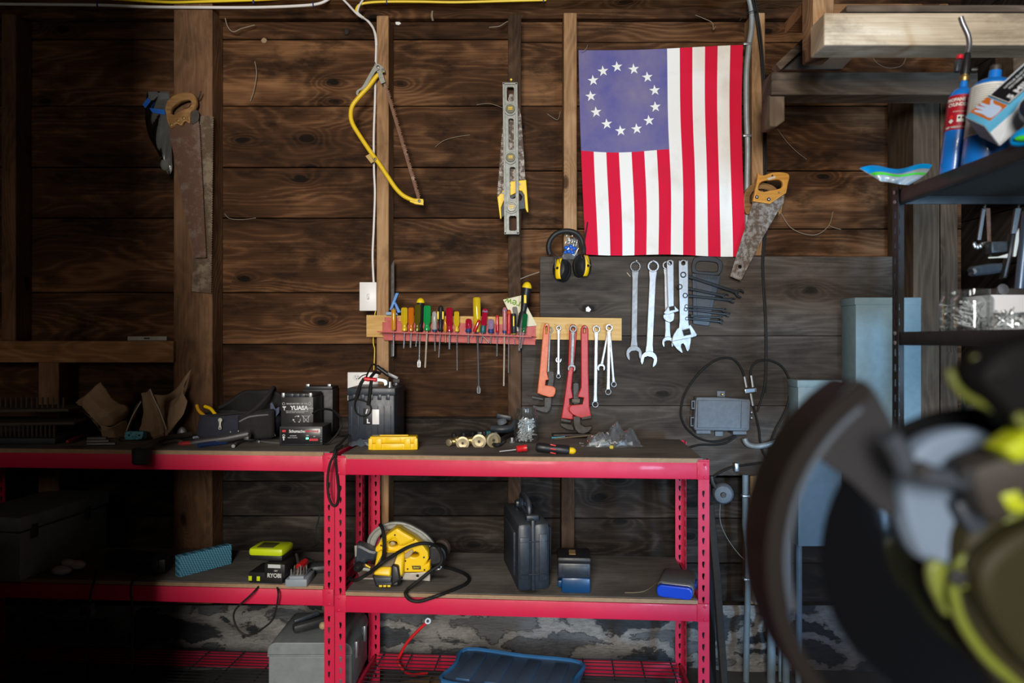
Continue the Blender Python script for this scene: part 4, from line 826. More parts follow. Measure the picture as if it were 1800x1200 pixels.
# switch and outlet
o = thing('light_switch', 'white switch plate with toggle left of the tool rack', 'switch', P(647, 546, YF))
MB().box(P(647, 521, YF-.003), (30*px2m(YF), .006, 50.5*px2m(YF)), bev=.003).done('cover_plate', M_white, o)
MB().box(P(647, 521, YF-.006), (.0105, .003, .024), bev=.0008).done('toggle_slot', simple('offwhite_plastic', (.66, .66, .66), .4), o); MB().box(P(647, 523, YF-.01), (.006, .014, .011), bev=.0015).done('toggle', M_white, o)
o = thing('power_outlet', 'white double outlet plate half hidden behind the car battery', 'outlet', P(638, 703, YF))
MB().box(P(638, 679, YF-.003), (54*px2m(YF), .006, 50*px2m(YF)), bev=.003).done('cover_plate', M_white, o)
for k in (-9, 11):
    s1 = MB().lathe([(.0165, 0), (.0165, .0016), (0, .0016)], P(627+k*0, 672+k, YF-.006), (0, -1, 0), 20, sy=.82).done('socket', simple('offwhite_plastic', (.66, .66, .66), .4), o)
    for dx, dz, ww, hh in ((-.005, .003, .0018, .007), (.005, .003, .0018, .008), (0, -.006, .004, .004)): MB().box(P(627, 672+k, YF-.0078)+V((dx, 0, dz)), (ww, .001, hh)).done('slot', M_black, s1)
tag(MB().tube(catmull([P(a, b, YF+.004) for a, b in ((660, 546), (659, 552), (658, 560), (656, 600), (658.5, 615), (657, 650))], 4), .002, 6).done('cable', M_ycab), 'thin yellow cable running down behind the pine rail under the switch', 'cable')
# ------------------------------------------------------------------ conduits, cables and boxes at the right
o = thing('conduit', 'galvanised conduit strapped to the stud at the right of the flag', 'conduit', P(1312, 430, YS-.012)); yc = YS-.014
MB().tube(catmull([P(a, b, yc) for a, b in ((1306, -30), (1316, -5), (1321, 20), (1321, 50), (1316, 85), (1312, 130), (1312, 200), (1314, 260), (1313, 330), (1312, 440))], 6), .0115, 14).done('pipe', M_conduit, o)
for b in (78, 239): MB().box(P(1313, b, yc-.006), (.036, .02, .011), bev=.003).done('pipe_strap', M_zinc, o)
cable('coaxial_cable', [(1318, -20, yc-.02), (1327, 18, yc-.02), (1333, 55, yc-.015), (1339, 110, yc-.012), (1342, 180, yc-.012), (1344, 300, yc-.012), (1344, 400, yc-.012), (1340, 465, YF-.006), (1345, 560, YF-.006), (1346, 632, YF-.006), (1343, 682, YF-.006), (1331, 724, YF-.008)], .0042, M_rubber, 'black cable dropping from the ceiling past the saw to the splitter')
cable('coaxial_cable', [(1324, -20, yc-.022), (1331, 18, yc-.022), (1337, 55, yc-.017), (1342, 110, yc-.008), (1345, 180, yc-.006), (1347, 300, yc-.006), (1347, 400, yc-.006), (1342, 465, YF-.005), (1347, 560, YF-.005), (1348, 630, YF-.004), (1346, 690, YF-.004)], .0036, M_rubber, 'thinner black cable running beside the other one down the stud')
tag(MB().tube([P(1300, 37, yc-.012), P(1310, 24, yc-.022), P(1323, 19, yc-.034), P(1331, 21, yc-.03), P(1326, 27, yc-.02)], .002, 6).done('cable_tie', M_black), 'black tie binding the cables to the conduit at the ceiling', 'cable tie')
Z = Zm(1170, 600, 4.616); zz = lambda u, v: Z([(u, v)])[0]; yk = YF-.008
ck = lambda l: [(*zz(u, v), *r_) for u, v, *r_ in l]
cable('coaxial_cable', ck([(655, 372), (640, 300), (622, 235), (585, 175), (540, 140), (480, 132), (400, 155), (310, 220), (220, 320), (150, 440), (124, 560), (135, 640), (180, 715), (270, 785), (380, 812), (470, 800), (565, 765)]), .0043, M_rubber, 'black cable looping round the left of the grey junction box', yk)
cable('coaxial_cable', ck([(190, 860), (280, 838), (400, 838), (490, 822), (575, 768)]), .0043, M_rubber, 'black cable running from under the junction box toward the bench', yk)
cable('coaxial_cable', ck([(706, 370), (690, 300), (690, 250), (705, 200), (745, 162), (815, 150), (890, 168), (955, 215), (1000, 300), (1010, 400), (990, 510), (950, 610), (900, 700), (860, 800), (845, 880), (870, 940), (905, 975)]), .0043, M_rubber, 'black cable looping over the right of the splitter', yk)
cable('coaxial_cable', ck([(690, 420), (706, 500), (735, 610), (760, 720), (768, 800), (790, 890), (830, 960), (865, 1010)]), .0043, M_rubber, 'black cable leaving the bottom of the splitter', yk-.002)
cable('coaxial_cable', ck([(370, 1120), (430, 1070), (530, 1022), (600, 1010), (700, 995), (800, 985), (940, 985)]), .0043, M_rubber, 'black cable strapped across the bottom of the backing boards', yk-.003)
o = thing('cable_splitter', 'small silver cable splitter screwed to the backing boards', 'splitter', P(*zz(685, 425), yk))
MB().bar(P(*zz(640, 405), yk-.006), P(*zz(735, 392), yk-.006), .018, .014, .002, (0, 1, 0)).done('body', M_zinc, o)
for u, v, u2, v2 in ((640, 285, 656, 372), (694, 275, 708, 370), (690, 420, 708, 520)): MB().tube([P(*zz(u, v), yk-.002), P(*zz(u2, v2), yk-.002)], .0062, 8).done('connector', M_zinc, o)
MB().bar(P(*zz(652, 403), yk-.0145), P(*zz(722, 394), yk-.0145), .012, .001, 0, (0, 1, 0)).done('blue_label', simple('blue_sticker', (.25, .45, .75), .5), o)
o = thing('junction_box', 'dusty grey plastic junction box with corner latches on the backing boards', 'junction box', P(*zz(465, 745), YF))
MB().plate(Z(cat2([(250, 452), (460, 452), (680, 470), (692, 490), (682, 715), (665, 728), (240, 722), (230, 700)], 1)), YF-.05, .05, bev=.006).done('case', M_nid, o)
MB().plate(Z([(262, 478), (612, 480), (608, 705), (258, 700)]), YF-.056, .01, bev=.003).done('lid', M_nid, o)
MB().plate(Z([(618, 482), (672, 490), (665, 708), (612, 706)]), YF-.054, .008, bev=.003).done('side_door', M_nid, o)
for u0, v0, u1, v1 in ((210, 478, 242, 550), (203, 612, 240, 690)): MB().plate(Z([(u0, v0), (u1, v0), (u1, v1), (u0, v1)]), YF-.04, .02, [Z([(u0+10, v0+12), (u1-10, v0+12), (u1-10, v1-12), (u0+10, v1-12)])], .002).done('latch', M_nid, o)
for u0, v0, u1, v1 in ((418, 402, 482, 455), (402, 728, 466, 768)): MB().plate(Z([(u0, v0), (u1, v0), (u1, v1), (u0, v1)]), YF-.008, .008, bev=.002).done('mounting_tab', M_nid, o)
for u0, v0, u1, v1 in ((250, 722, 366, 748), (548, 728, 658, 756)): MB().plate(Z([(u0, v0), (u1, v0), (u1, v1), (u0, v1)]), YF-.045, .04, bev=.002).done('cable_gland', M_nid, o)
MB().lathe([(.006, 0), (.006, .02), (.003, .022), (0, .022)], P(*zz(450, 427), YF), (0, -1, 0), 6).done('screw', M_brass, o)
for v in (575, 620): MB().ball(P(*zz(697, v), YF-.02), .007).done('hinge_pin', M_zinc, o)
o = thing('conduit', 'bent grey conduit running right from under the junction box', 'conduit', P(*zz(700, 850), yk))
MB().tube(catmull([P(*zz(u, v), yk-.008) for u, v in ((640, 785), (650, 815), (680, 840), (740, 850), (820, 838), (900, 815), (1010, 800))], 5), .0115, 12).done('pipe', M_conduit, o)
MB().lathe([(.014, 0), (.018, .004), (.018, .018), (.014, .024), (0, .024)], P(*zz(985, 803), yk-.008), (1, 0, .05), 12).done('coupling', M_zinc, o)
for q in (770, 845): MB().ball(P(*zz(1002, q), yk-.02), .0055).done('coupling_screw', M_zinc, o)
tag(MB().box(P(*zz(575, 1020), yk-.006), (.018, .016, .036), bev=.004).done('cable_clamp', M_zinc), 'silver clamp holding the black cable at the bottom of the boards', 'clamp')
def pipe(label, pts, r, mat, y, strap=()):
    o = thing('conduit', label, 'conduit', P(pts[-1][0], pts[-1][1], y)); MB().tube(catmull([P(a, b, y) for a, b in pts], 5), r, 14).done('pipe', mat, o)
    for a, b in strap: MB().box(P(a, b, y-.003), (r*2+.012, r*2+.006, .012), bev=.004).done('pipe_strap', M_zinc, o)
yl = YF-.005
pipe('slim blue-grey conduit running down beside the stud right of the bench', [(1310, 834), (1310, 900), (1310, 925), (1314, 960), (1315, 1000), (1314, 1060), (1312, 1130), (1311, 1260)], .0125, M_pvc, yl-.02, ((1311, 871), (1314, 1017)))
pipe('blue-grey conduit rising behind the white box to the backing boards', [(1357, 820), (1357, 900), (1357, 1000), (1356, 1100), (1355, 1270)], .017, M_pvc, yl-.025)
pipe('thin grey conduit left of the pair behind the saw guard', [(1372, 836), (1372, 1000), (1371, 1100), (1371, 1270)], .006, M_pvc, yl-.02)
pipe('third blue-grey conduit partly behind the saw guard', [(1383, 836), (1383, 1000), (1382, 1100), (1381, 1270)], .015, M_pvc, yl-.025)
pipe('rightmost grey conduit behind the saw guard', [(1404, 836), (1404, 1000), (1404, 1100), (1403, 1270)], .013, M_pvc, yl-.025)
def ebox(label, l, t_, r_, b_, d, lidh, name='electrical_panel'):
    o = thing(name, label, 'electrical panel', P((l+r_)/2, b_, YF-d)); a, b = P(l, t_, YF-d), P(r_, b_, YF-d)
    MB().box(((a.x+b.x)/2, YF-d/2, (a.z+b.z)/2), (b.x-a.x, d-.002, a.z-b.z), bev=.003).done('cabinet', M_panel, o)
    mb = MB(); zt = P(0, t_+lidh, YF-d).z; mb.box(((a.x+b.x)/2+.002, YF-d-.003, (zt+b.z)/2), (b.x-a.x+.004, .006, zt-b.z-.004), bev=.002); dr = mb.done('door', M_panel, o)
    MB().box(((a.x+b.x)/2, YF-d/2-.004, a.z-.012), (b.x-a.x+.008, d+.008, .03), bev=.003).done('hood', M_panel, o); return o
ebox('tall blue-grey electrical panel behind the black shelf post', 1503, 524, 1616, 1000, .12, 8)
ebox('small blue-grey electrical box left of the tall panel', 1402, 669, 1477, 960, .1, 10)
o = thing('white_box', 'narrow white box mounted on the wall beside the lower conduits', 'box', P(1340, 1063, YF-.05)); MB().plate([(1328, 982), (1356, 982), (1356, 1063), (1328, 1063)], YF-.05, .05, bev=.004).done('case', M_white, o); MB().plate([(1331, 985), (1353, 985), (1353, 1060), (1331, 1060)], YF-.053, .004, bev=.001).done('lid', M_white, o)
o = thing('alarm_bell', 'round dusty grey fitting hung behind the right bench post', 'bell', P(1271, 884, YF)); c = P(1270, 866, YF-.0)
MB().lathe([(.043, 0), (.043, .02), (.034, .035), (.02, .04), (0, .04)], c, (-.2, -1, 0), 20).done('dome', M_nid, o); MB().lathe([(.012, 0), (.01, .006), (0, .006)], c+V((-.008, -.04, 0)), (-.2, -1, 0), 12).done('hub', M_iron, o); MB().tube([c+V((-.03, -.02, .02)), c+V((-.05, -.03, .05)), c+V((-.055, -.03, .075))], .008, 8).done('neck', M_iron, o)
tag(MB().tube(catmull([P(a, b, YF) for a, b in ((1266, 885), (1266, 915), (1278, 945), (1300, 975), (1318, 990))], 5), .0014, 6).done('wire', simple('dull_wire', (.2, .19, .16), .6)), 'thin bare wire trailing from the round fitting down to the conduit', 'wire')
tag(MB().tube(catmull([P(1247, 885, 2.62), P(1258, 1000, 2.66), P(1266, 1110, 2.7), P(1275, 1230, 2.74), (P(1280, 1310, 2.76))], 5), .016, 8).done('steel_bar', M_iron), 'dark steel bar leaning in the gap right of the bench', 'bar')
tag(MB().plate([(1232, 850), (1250, 850), (1262, 1290), (1236, 1290)], 2.78, .03, bev=.003).done('plank', M_fender), 'dark flat plank leaning behind the right bench post', 'plank')
# chip of white paint and straws on the boards
tag(MB().plate([(1030, 541), (1034, 538), (1039, 544), (1036, 548), (1030, 547)], YF-.002, .002, bev=0).done('paint_chip', M_white), 'white paint chip stuck on the weathered board above the rail', 'chip')
# ------------------------------------------------------------------ things on the bench tops
def at(px, py, z): return PF(px, py, z)
def pm(y): return y/F
def body(name, label, cat, px, py, z, group=None): return thing(name, label, cat, at(px, py, z), group)
def loc(o): return ORG[o.name]
X, Y, Zv = V((1, 0, 0)), V((0, 1, 0)), V((0, 0, 1))
def obox(o, c, size, mat, name, rz=0, bev=.002, parent=None):
    q = M4.Rotation(rz, 4, 'Z'); return MB().box(loc(o)+q.to_3x3() @ V(c), size, q, bev).done(name, mat, parent or o)
# --- small battery with white print
o = body('battery', 'small black motorcycle battery with white printing behind the charger', 'battery', 522, 771.5, ZT); c = loc(o); w_ = 57.5*pm(c.y); h_ = P(0, 697, c.y).z-ZT
obox(o, (0, .07, h_/2), (w_, .14, h_), M_black, 'case', bev=.003)
obox(o, (0, .07, h_+.006), (w_*.96, .13, .012), M_blackd, 'lid', bev=.002)
for k in (-.34, 0, .3): obox(o, (k*w_*.55, .006, h_+.005), (w_*.15, .012, .014), M_bluebl, 'terminal_recess', bev=.001)
for k, nm in ((-.42, 'terminal'), (.41, 'terminal')): obox(o, (k*w_, .004, h_+.006), (.011, .014, .018), M_zinc, nm, bev=.001)
WI = simple('white_ink', (.72, .74, .76), .6, 0, .03); fy = c.y-.0007
mb = MB(); text(mb, 'YUASA', .022, FACE((at(524, 0, 0) if False else P(526, 717, fy))), .0006, sx=1.0, bold=.0009)
text(mb, 'HIGH PERFORMANCE', .0055, FACE(P(540, 717.5, fy)), sx=.9)
text(mb, 'SEALED BATTERY 12V  YTX', .0072, FACE(P(522, 709.5, fy)), sx=.95); text(mb, 'VALVE REGULATED MAINTENANCE FREE', .0048, FACE(P(522, 722.5, fy))); text(mb, 'RECYCLE  LEAD  NON SPILLABLE', .0048, FACE(P(519, 725, fy)))
mb.done('lettering', WI, o)
mb = MB()
for px_ in (498.5, 544): mb.tube([P(px_+2.2*cos(t), 709.5+2.2*sin(t), fy) for t in [k*pi/8 for k in range(16)]], .0006, 4, closed=True)
for k in range(3):
    a = k*2*pi/3-pi/2; q = [P(522+6*cos(a+t), 737+6*sin(a+t), fy) for t in (-.7, -.2, .3)]; mb.tube(q, .0009, 4)
    p = V((q[2].x, fy, q[2].z)); d = (q[2]-q[1]).normalized(); nn = V((-d.z, 0, d.x)); mb.poly([p+d*.006, p+nn*.004, p-nn*.004], (0, .0004, 0))
for l in ([(533, 731), (534.5, 745), (541.5, 745), (543, 731)], [(532, 731), (544, 731)], [(530.5, 729.5), (545, 746)], [(545, 729.5), (530.5, 746)]): mb.tube([P(a, b, fy) for a, b in l], .0007, 4)
mb.poly([P(a, b, fy) for a, b in ((496.5, 714), (503, 714), (502.5, 716), (500.5, 716), (500.3, 721), (499.2, 721), (498.8, 716), (497, 716))], (0, .0004, 0))
mb.done('printed_marks', WI, o)
o = body('battery', 'second black battery standing behind the white-printed one', 'battery', 558, 762, ZT); c = loc(o)
obox(o, (0, .06, .092), (.125, .11, .184), M_blackd, 'case', bev=.003); obox(o, (0, .06, .19), (.118, .1, .012), M_blackd, 'lid')
for k in (-1, 1): obox(o, (k*.045, .02, .2), (.014, .014, .012), M_zinc, 'terminal', bev=.001)
# --- charger
o = body('battery_charger', 'black battery charger with red print and a lit green lamp', 'battery charger', 529, 783, ZT); c = loc(o); w_ = 76*pm(c.y)
obox(o, (0, .065, .0355), (w_, .13, .071), M_blackd, 'case', bev=.003); obox(o, (0, -.0005, .035), (w_*.9, .002, .056), simple('charger_face', (.012, .012, .014), .3), 'face_panel', bev=.0005)
for i in range(5): obox(o, (w_*.47, -.0012, .016+i*.0095), (w_*.035, .002, .004), M_nid, 'vent', bev=0)
mb = MB(); q = c+V((0, -.0018, 0)); text(mb, 'Schumacher', .015, FACE(q+V((-.012, 0, .053))), sx=.85, bold=.0003); text(mb, 'automatic', .006, FACE(q+V((-.028, 0, .037)))); text(mb, 'battery maintainer', .0048, FACE(q+V((-.03, 0, .03)))); text(mb, '12V', .007, FACE(q+V((.024, 0, .037)))); text(mb, '6V', .006, FACE(q+V((.05, 0, .034))))
mb.tube([q+V((-.063+.004*cos(t), 0, .037+.004*sin(t))) for t in [k*pi/5 for k in range(10)]], .001, 4, closed=True); mb.tube([q+V((-.063, 0, .033)), q+V((-.063, 0, .02))], .0022, 5); mb.tube([q+V((-.068, 0, .03)), q+V((-.058, 0, .03))], .0013, 5)
mb.done('white_lettering', WI, o)
mb = MB(); text(mb, 'SPEED CHARGE', .0085, FACE(q+V((.04, 0, .053))), sx=.85, bold=.0004); mb.box(q+V((-.062, 0, .054)), (.013, .0008, .008)); mb.box(q+V((.047, 0, .022)), (.032, .0008, .008)); mb.done('red_lettering', simple('red_print', (.55, .02, .03), .5), o)
MB().box(q+V((.024, -.0005, .027)), (.01, .002, .006), bev=.001).done('indicator_lamp', simple('green_lamp', (.05, .7, .2), .3, emit=((.08, 1, .35), 6)), o)
cable('cable', [(550, 726, 2.78), (565, 719, 2.72), (584, 721, 2.66), (597, 733, 2.62), (600, 746, 2.6), (594, 760, 2.6), (584, 772, 2.6), (576, 779, 2.6), (571, 780, 2.61)], .0042, M_rubber, 'black lead arching from behind the battery down to the charger')
def lay(pts, r, mat, label, z=ZT, name='cable', cat='cable', n=6): return tag(MB().tube(catmull([at(a, b, z)+V((0, 0, r+(q[0] if q else 0))) for a, b, *q in pts], n), r, 8).done(name, mat), label, cat)
lay([(574, 760), (590, 768), (610, 766), (628, 764)], .003, M_rubber, 'thin lead lying on the bench between charger and car battery')
# --- car battery
o = body('car_battery', 'big dusty black car battery with red and black clamps on top', 'battery', 652.5, 779, ZT); c = loc(o); w_ = 82*pm(c.y); h_ = P(0, 694, c.y).z-ZT; D_ = .24
obox(o, (0, D_/2, h_/2), (w_, D_, h_), M_bluebl, 'case', bev=.005); obox(o, (0, D_/2, h_+.012), (w_*1.03, D_*1.02, .028), M_bluebl, 'lid', bev=.003)
for i in range(7): obox(o, (w_*(-.42+.14*i), -.001, h_*.42), (.0035, .004, h_*.7), M_bluebl, 'rib', bev=.001)
for i in range(5): obox(o, (w_*(-.36+.18*i), -.003, h_-.008), (.014, .008, .02), M_bluebl, 'lid_latch', bev=.001)
for k, dy in ((.35, .05), (.35, .2)): MB().lathe([(.012, 0), (.012, .005), (.009, .006), (.008, .022), (0, .022)], c+V((w_*k, dy, h_+.025)), Zv, 14).done('terminal', M_zinc, o)
obox(o, (-.012, -.004, h_*.56), (.034, .003, .06), M_black, 'tag', bev=.001)
obox(o, (.018, -.0045, h_*.55), (.026, .002, .056), M_white, 'white_tag', rz=0, bev=.0005)
mb = MB(); text(mb, 'L', .022, FACE(c+V((-.01, -.0065, h_*.46))), .0006, bold=.0012); text(mb, '/', .022, FACE(c+V((-.016, -.0065, h_*.66))), .0006, bold=.0012); mb.done('tag_letter', WI, o)
yb = c.y
o2 = thing('battery_clamp', 'battery clamp with bright red grip on top of the car battery', 'clamp', P(672, 668, yb)); rg = P(641, 664, yb-.01); rh = P(660, 668, yb-.002)
MB().lathe([(.006, 0), (.0085, .003), (.0075, .01), (.009, .017), (.0075, .024), (.009, .031), (.0075, .038), (.008, .046), (.005, .05), (0, .05)], P(639, 665.5, yb-.01), V((1, .1, -.1)), 14).done('red_grip', simple('red_rubber', (.62, .015, .02), .4), o2)
MB().plate(cat2([(660, 664), (672, 665), (680, 668), (681, 676), (675, 678), (673, 672), (660, 670)], 3), yb+.0, .016, bev=.002).done('jaw', M_zinc, o2)
o2 = thing('battery_clamp', 'battery clamp with black grip propped at the rear terminal of the car battery', 'clamp', P(700, 672, yb+.12))
MB().lathe([(.005, 0), (.009, .006), (.008, .02), (.0095, .03), (.008, .04), (.0095, .05), (.009, .06), (.006, .066), (0, .066)], P(661, 643, yb+.1), (P(682, 658, yb+.1)-P(661, 643, yb+.1)), 14).done('black_grip', M_black, o2)
MB().bar(P(681, 656, yb+.1), P(700, 665, yb+.1), .016, .014, .003).done('jaw', M_satin, o2); MB().box(P(697, 669, yb+.11), (.028, .02, .016), None, .004).done('jaw_tip', M_iron, o2)
def ribbon(pts, r, label): return cable('cable', pts, r, M_rubber, label)
ribbon([(640, 665, yb-.012), (634, 675, yb-.014), (629, 690, yb-.012), (625, 702, yb-.012)], .0065, 'thick flat black lead coming down from the red battery clamp')
ribbon([(653, 668, yb-.012), (651, 682, yb-.012), (649, 700, yb-.012), (647, 712, yb-.012)], .0065, 'flat grey-black strap over the front of the car battery lid')
ribbon([(668, 656, yb+.04), (660, 654, yb+.02), (654, 660, yb-.005), (651, 664, yb-.012)], .006, 'short black lead arching between the two battery clamps')
ribbon([(661, 643, yb+.1), (655, 640, yb+.08), (649, 650, yb+.02), (644, 662, yb-.013)], .0035, 'thin black lead running back to the black battery clamp')
ribbon([(613, 704, yb-.012), (622, 701, yb-.012), (636, 703, yb-.014), (647, 708, yb-.014), (652, 718, yb-.014), (648, 728, yb-.014), (637, 731, yb-.014), (627, 726, yb-.014), (623, 714, yb-.014), (625, 702, yb-.013)], .0028, 'thin black lead looped across the front of the car battery')
mb = MB(); mb.tube(catmull([P(630, 666, yb-.01), P(637, 660, yb-.015), (P(645, 657, yb-.015)), P(647, 652, yb-.01)], 4), .002, 6); tag(mb.done('wire', M_rubber), 'frayed black wire end behind the red battery clamp', 'wire')
o = body('plastic_packet', 'clear plastic packet lying at the foot of the car battery', 'packet', 634, 783, ZT); c = loc(o)
MB().grid(lambda u, v: c+V(((u-.5)*.1, (v-.4)*.07, .003+.02*sin(pi*u)*sin(pi*v)+.003*sin(u*19+v*11))), 14, 10).done('film', glassy('bluish_film', (.45, .6, .75), .35, .1, 1.0), o)
# --- cables hanging over the joint of the two units
yj = 2.39
cable('cable', [(612, 764, 2.62), (600, 778, 2.48), (591, 786, 2.41), (587, 800, yj), (580, 815, yj), (576, 840, yj), (577, 868, yj), (582, 884, yj), (588, 889, yj), (593, 883, yj), (595, 862, yj), (592, 830, yj), (590, 805, yj), (593, 792, 2.41), (602, 783, 2.46)], .0045, M_rubber, 'black cable loop hanging over the red posts between the units')
# --- yellow case
o = body('bit_case', 'small bright yellow plastic case at the front of the bench', 'case', 691, 791, ZT); c = loc(o); w_ = 84*pm(c.y); rz = R(2)
obox(o, (0, .028, .012), (w_, .058, .023), M_yplast, 'bottom_shell', rz, .003); obox(o, (0, .028, .036), (w_*.98, .056, .024), M_yplast, 'lid', rz, .004)
for k in (-.3, .3): obox(o, (k*w_, -.002, .024), (.022, .006, .034), M_yplast, 'latch', rz, .0015)
obox(o, (0, -.001, .036), (w_*.32, .004, .016), M_yplast, 'lid_panel', rz, .001); obox(o, (0, -.001, .012), (w_*.4, .004, .014), M_yplast, 'base_panel', rz, .001)
for k in (-.47, .47): obox(o, (k*w_, -.001, .022), (.014, .006, .04), M_yplast, 'corner_guard', rz, .002)
obox(o, (0, .03, .049), (w_*.6, .016, .004), M_yplast, 'handle', rz, .001)
# --- brass manifold
o = body('brass_manifold', 'row of brass valves lying on the bench between the yellow case and jar', 'valve manifold', 830, 784, ZT); c = loc(o); q = lambda px_, py_, dy=0: P(px_, py_, c.y+dy)
MB().tube([q(790, 776), q(866, 771)], .013, 14).done('pipe', M_brass, o)
for px_, py_, big, dx in ((814, 777, 11.5, 0), (842.5, 774, 12.5, .0), (864, 772, 13, .35)):
    k = pm(c.y)*big; d = V((dx, -1, 0)); MB().lathe([(k*.7, -.02), (k*.75, .012), (k*1.0, .014), (k, .026), (k*.72, .027), (k*.7, .02), (k*.28, .019), (k*.26, .024), (0, .024)], q(px_, py_), d, 18).done('valve_outlet', simple('pale_brass', (.36, .3, .18), .45, .6, .2, 60), o)
    MB().lathe([(.0012 if False else k*.2, 0), (k*.2, .004), (0, .004)], q(px_, py_)+d.normalized()*.0235, d, 12).done('bore', M_iron, o)
MB().lathe([(.012, 0), (.013, .004), (.013, .012), (.01, .014), (0, .014)], q(792, 777, -.004), V((-.6, -1, 0)), 16).done('end_cap', simple('pale_brass', (.36, .3, .18), .45, .6, .2, 60), o)
for px_, py_ in ((798, 768), (815, 767), (851, 764)): MB().lathe([(.007, 0), (.009, .004), (.009, .014), (.006, .018), (0, .018)], q(px_, py_+1), Zv, 12).done('valve_cap', M_black, o)
for px_, py_ in ((803, 773), (830, 775), (855, 772)): MB().ball(q(px_, py_), .016, (1, .9, .9)).done('tee_body', M_brass, o)
# --- jar with bolts
def jar(label, c, r, h, group=None, lid=None):
    o = thing('glass_jar', label, 'jar', c, group); t = .003
    prof = [(r*.86, 0), (r, .006), (r, h*.72), (r*.97, h*.78), (r*.83, h*.86), (r*.8, h*.88), (r*.8, h*.985), (r*.83, h*.99), (r*.83, h), (r*.76, h), (r*.76, h*.87), (r*.93, h*.77), (r-t, h*.7), (r-t, .009), (r*.8, .006), (0, .006)]
    MB().lathe(prof, c, Zv, 28, caps=False).done('glass', G_jar, o)
    for k in (.91, .95): MB().tube([c+V((r*.81*cos(a), r*.81*sin(a), h*k)) for a in [i*2*pi/24 for i in range(24)]], .0016, 6, closed=True).done('thread', G_jar, o)
    return o
def fill(c, r, h, n, label, group, mat, name='bolt', cat='bolt', ln=.034, rs=.0022):
    proto = None
    for i in range(n):
        a = random.uniform(0, 2*pi); k = r*math.sqrt(random.random())*.62; zz_ = .012+h*((i+.5)/n)
        rot = Euler((random.uniform(.5, 2.4), random.uniform(-1, 1), random.uniform(0, 6.28)))
        if proto is None:
            mb = MB(); mb.lathe([(rs*2, 0), (rs*2, rs*1.6), (rs, rs*1.7), (rs, ln), (0, ln+rs)], (0, 0, -ln/2), Zv, 6)
            q = mb.done(name, mat, org=(0, 0, 0)); tag(q, label, cat, group); proto = q
        else: q = proto.copy(); COL.objects.link(q)
        q.location = V(c)+V((k*cos(a), k*sin(a), zz_)); q.rotation_euler = rot
ja = at(925, 780, ZT)+V((0, .04, 0)); ja.z = ZT; kj = pm(ja.y)
jar('clear glass jar of zinc bolts on the bench under the pipe wrenches', ja, 21.5*kj, 61*kj)
fill(ja, 19*kj, 34*kj, 95, 'zinc bolt in the bench jar', 'bolts in the bench jar', M_boltz, ln=.036)
# --- ratcheting screwdriver and its bits
o = body('ratchet_screwdriver', 'black, red and yellow ratcheting screwdriver lying in front of the jar', 'screwdriver', 965, 797, ZT); c = loc(o); q = lambda a, b, dy=0: P(a, b, c.y+dy)
d = q(1004, 792)-q(942, 785)
MB().lathe([(.012, 0), (.017, .008), (.0175, .034), (.0155, .052), (.0155, .064), (.018, .076), (.0195, .106), (.017, .114), (0, .114)], q(942, 785), d, 20, .05, 8).done('handle', M_black, o)
for a_ in (0, 1, 2): MB().bar(q(967, 781+a_*7, -.0165+.002*abs(a_-1)), q(977, 783+a_*7, -.0165+.002*abs(a_-1)), .005, .004, .001).done('red_inlay', simple('red_rubber', (.62, .015, .02), .4), o)
MB().lathe([(.006, 0), (.011, .002), (.012, .012), (.011, .018), (.006, .024), (0, .025)], q(999.5, 791.5), d+V((0, .02, 0)), 16).done('yellow_end', M_yplast, o)
MB().lathe([(.004, 0), (.0125, .004), (.0105, .01), (.0125, .016), (.0105, .022), (.0125, .028), (.012, .038), (0, .038)], q(907, 789), q(940, 785)-q(907, 789), 14).done('red_chuck', simple('red_plastic', (.6, .015, .02), .35), o)
MB().tube([q(908, 790), q(878, 793.5)], .0032, 8).done('shaft', M_chrome, o)
# --- clear bag of fittings
o = body('plastic_bag', 'crumpled clear bag of pale fittings at the right end of the bench', 'bag', 1078, 788, ZT); c = loc(o)
def cb(u, v):
    e = sin(pi*u)**.5*sin(pi*v)**.5
    return c+V(((u-.47)*.215*(1-.15*v), (v)*.13+.01*sin(u*9), .004+e*(.045+.022*sin(u*7+v*5)+.02*sin(u*13-v*9)+.01*sin(u*29+v*23))))
MB().grid(cb, 26, 18).done('film', G_bag, o)
fm = simple('pale_fitting', (.6, .6, .58), .45); tm = simple('translucent_fitting', (.4, .5, .58), .3)
for i, (dx, dy, ln_, rz_, m_) in enumerate(((-.07, .03, .03, .2, fm), (-.03, .02, .035, -.3, tm), (.0, .03, .028, .6, fm), (.03, .025, .035, .1, tm), (.06, .03, .03, -.5, fm), (-.01, .07, .03, 1.2, fm), (.045, .075, .03, .9, tm), (-.05, .075, .03, 2, fm))):
    mb = MB(); p = c+V((dx, dy, .012)); dr = V((cos(rz_), sin(rz_)*.6, .1)); mb.lathe([(.008, 0), (.008, .008), (.006, .009), (.006, ln_*.7), (.008, ln_*.72), (.008, ln_), (0, ln_)], p-dr.normalized()*ln_/2, dr, 12); tag(mb.done('pipe_fitting', m_), 'pale plastic pipe fitting inside the clear bag on the bench', 'fitting', 'fittings in the clear bag')
tag(MB().lathe([(.006, 0), (.007, .003), (.007, .012), (0, .014)], at(1072, 789, ZT)+V((0, 0, .007)), (1, -.3, 0), 12).done('yellow_cap', simple('yellow_green_cap', (.6, .5, .05), .4)), 'yellow cap lying at the front of the clear bag', 'cap')
tag(MB().lathe([(.011, 0), (.012, .003), (.012, .02), (.009, .024), (0, .024)], at(1036, 783, ZT)+V((0, 0, .011)), (1, .2, 0), 14).done('pipe_fitting', simple('smoky_fitting', (.25, .26, .27), .3)), 'smoky plastic fitting left of the clear bag', 'fitting')
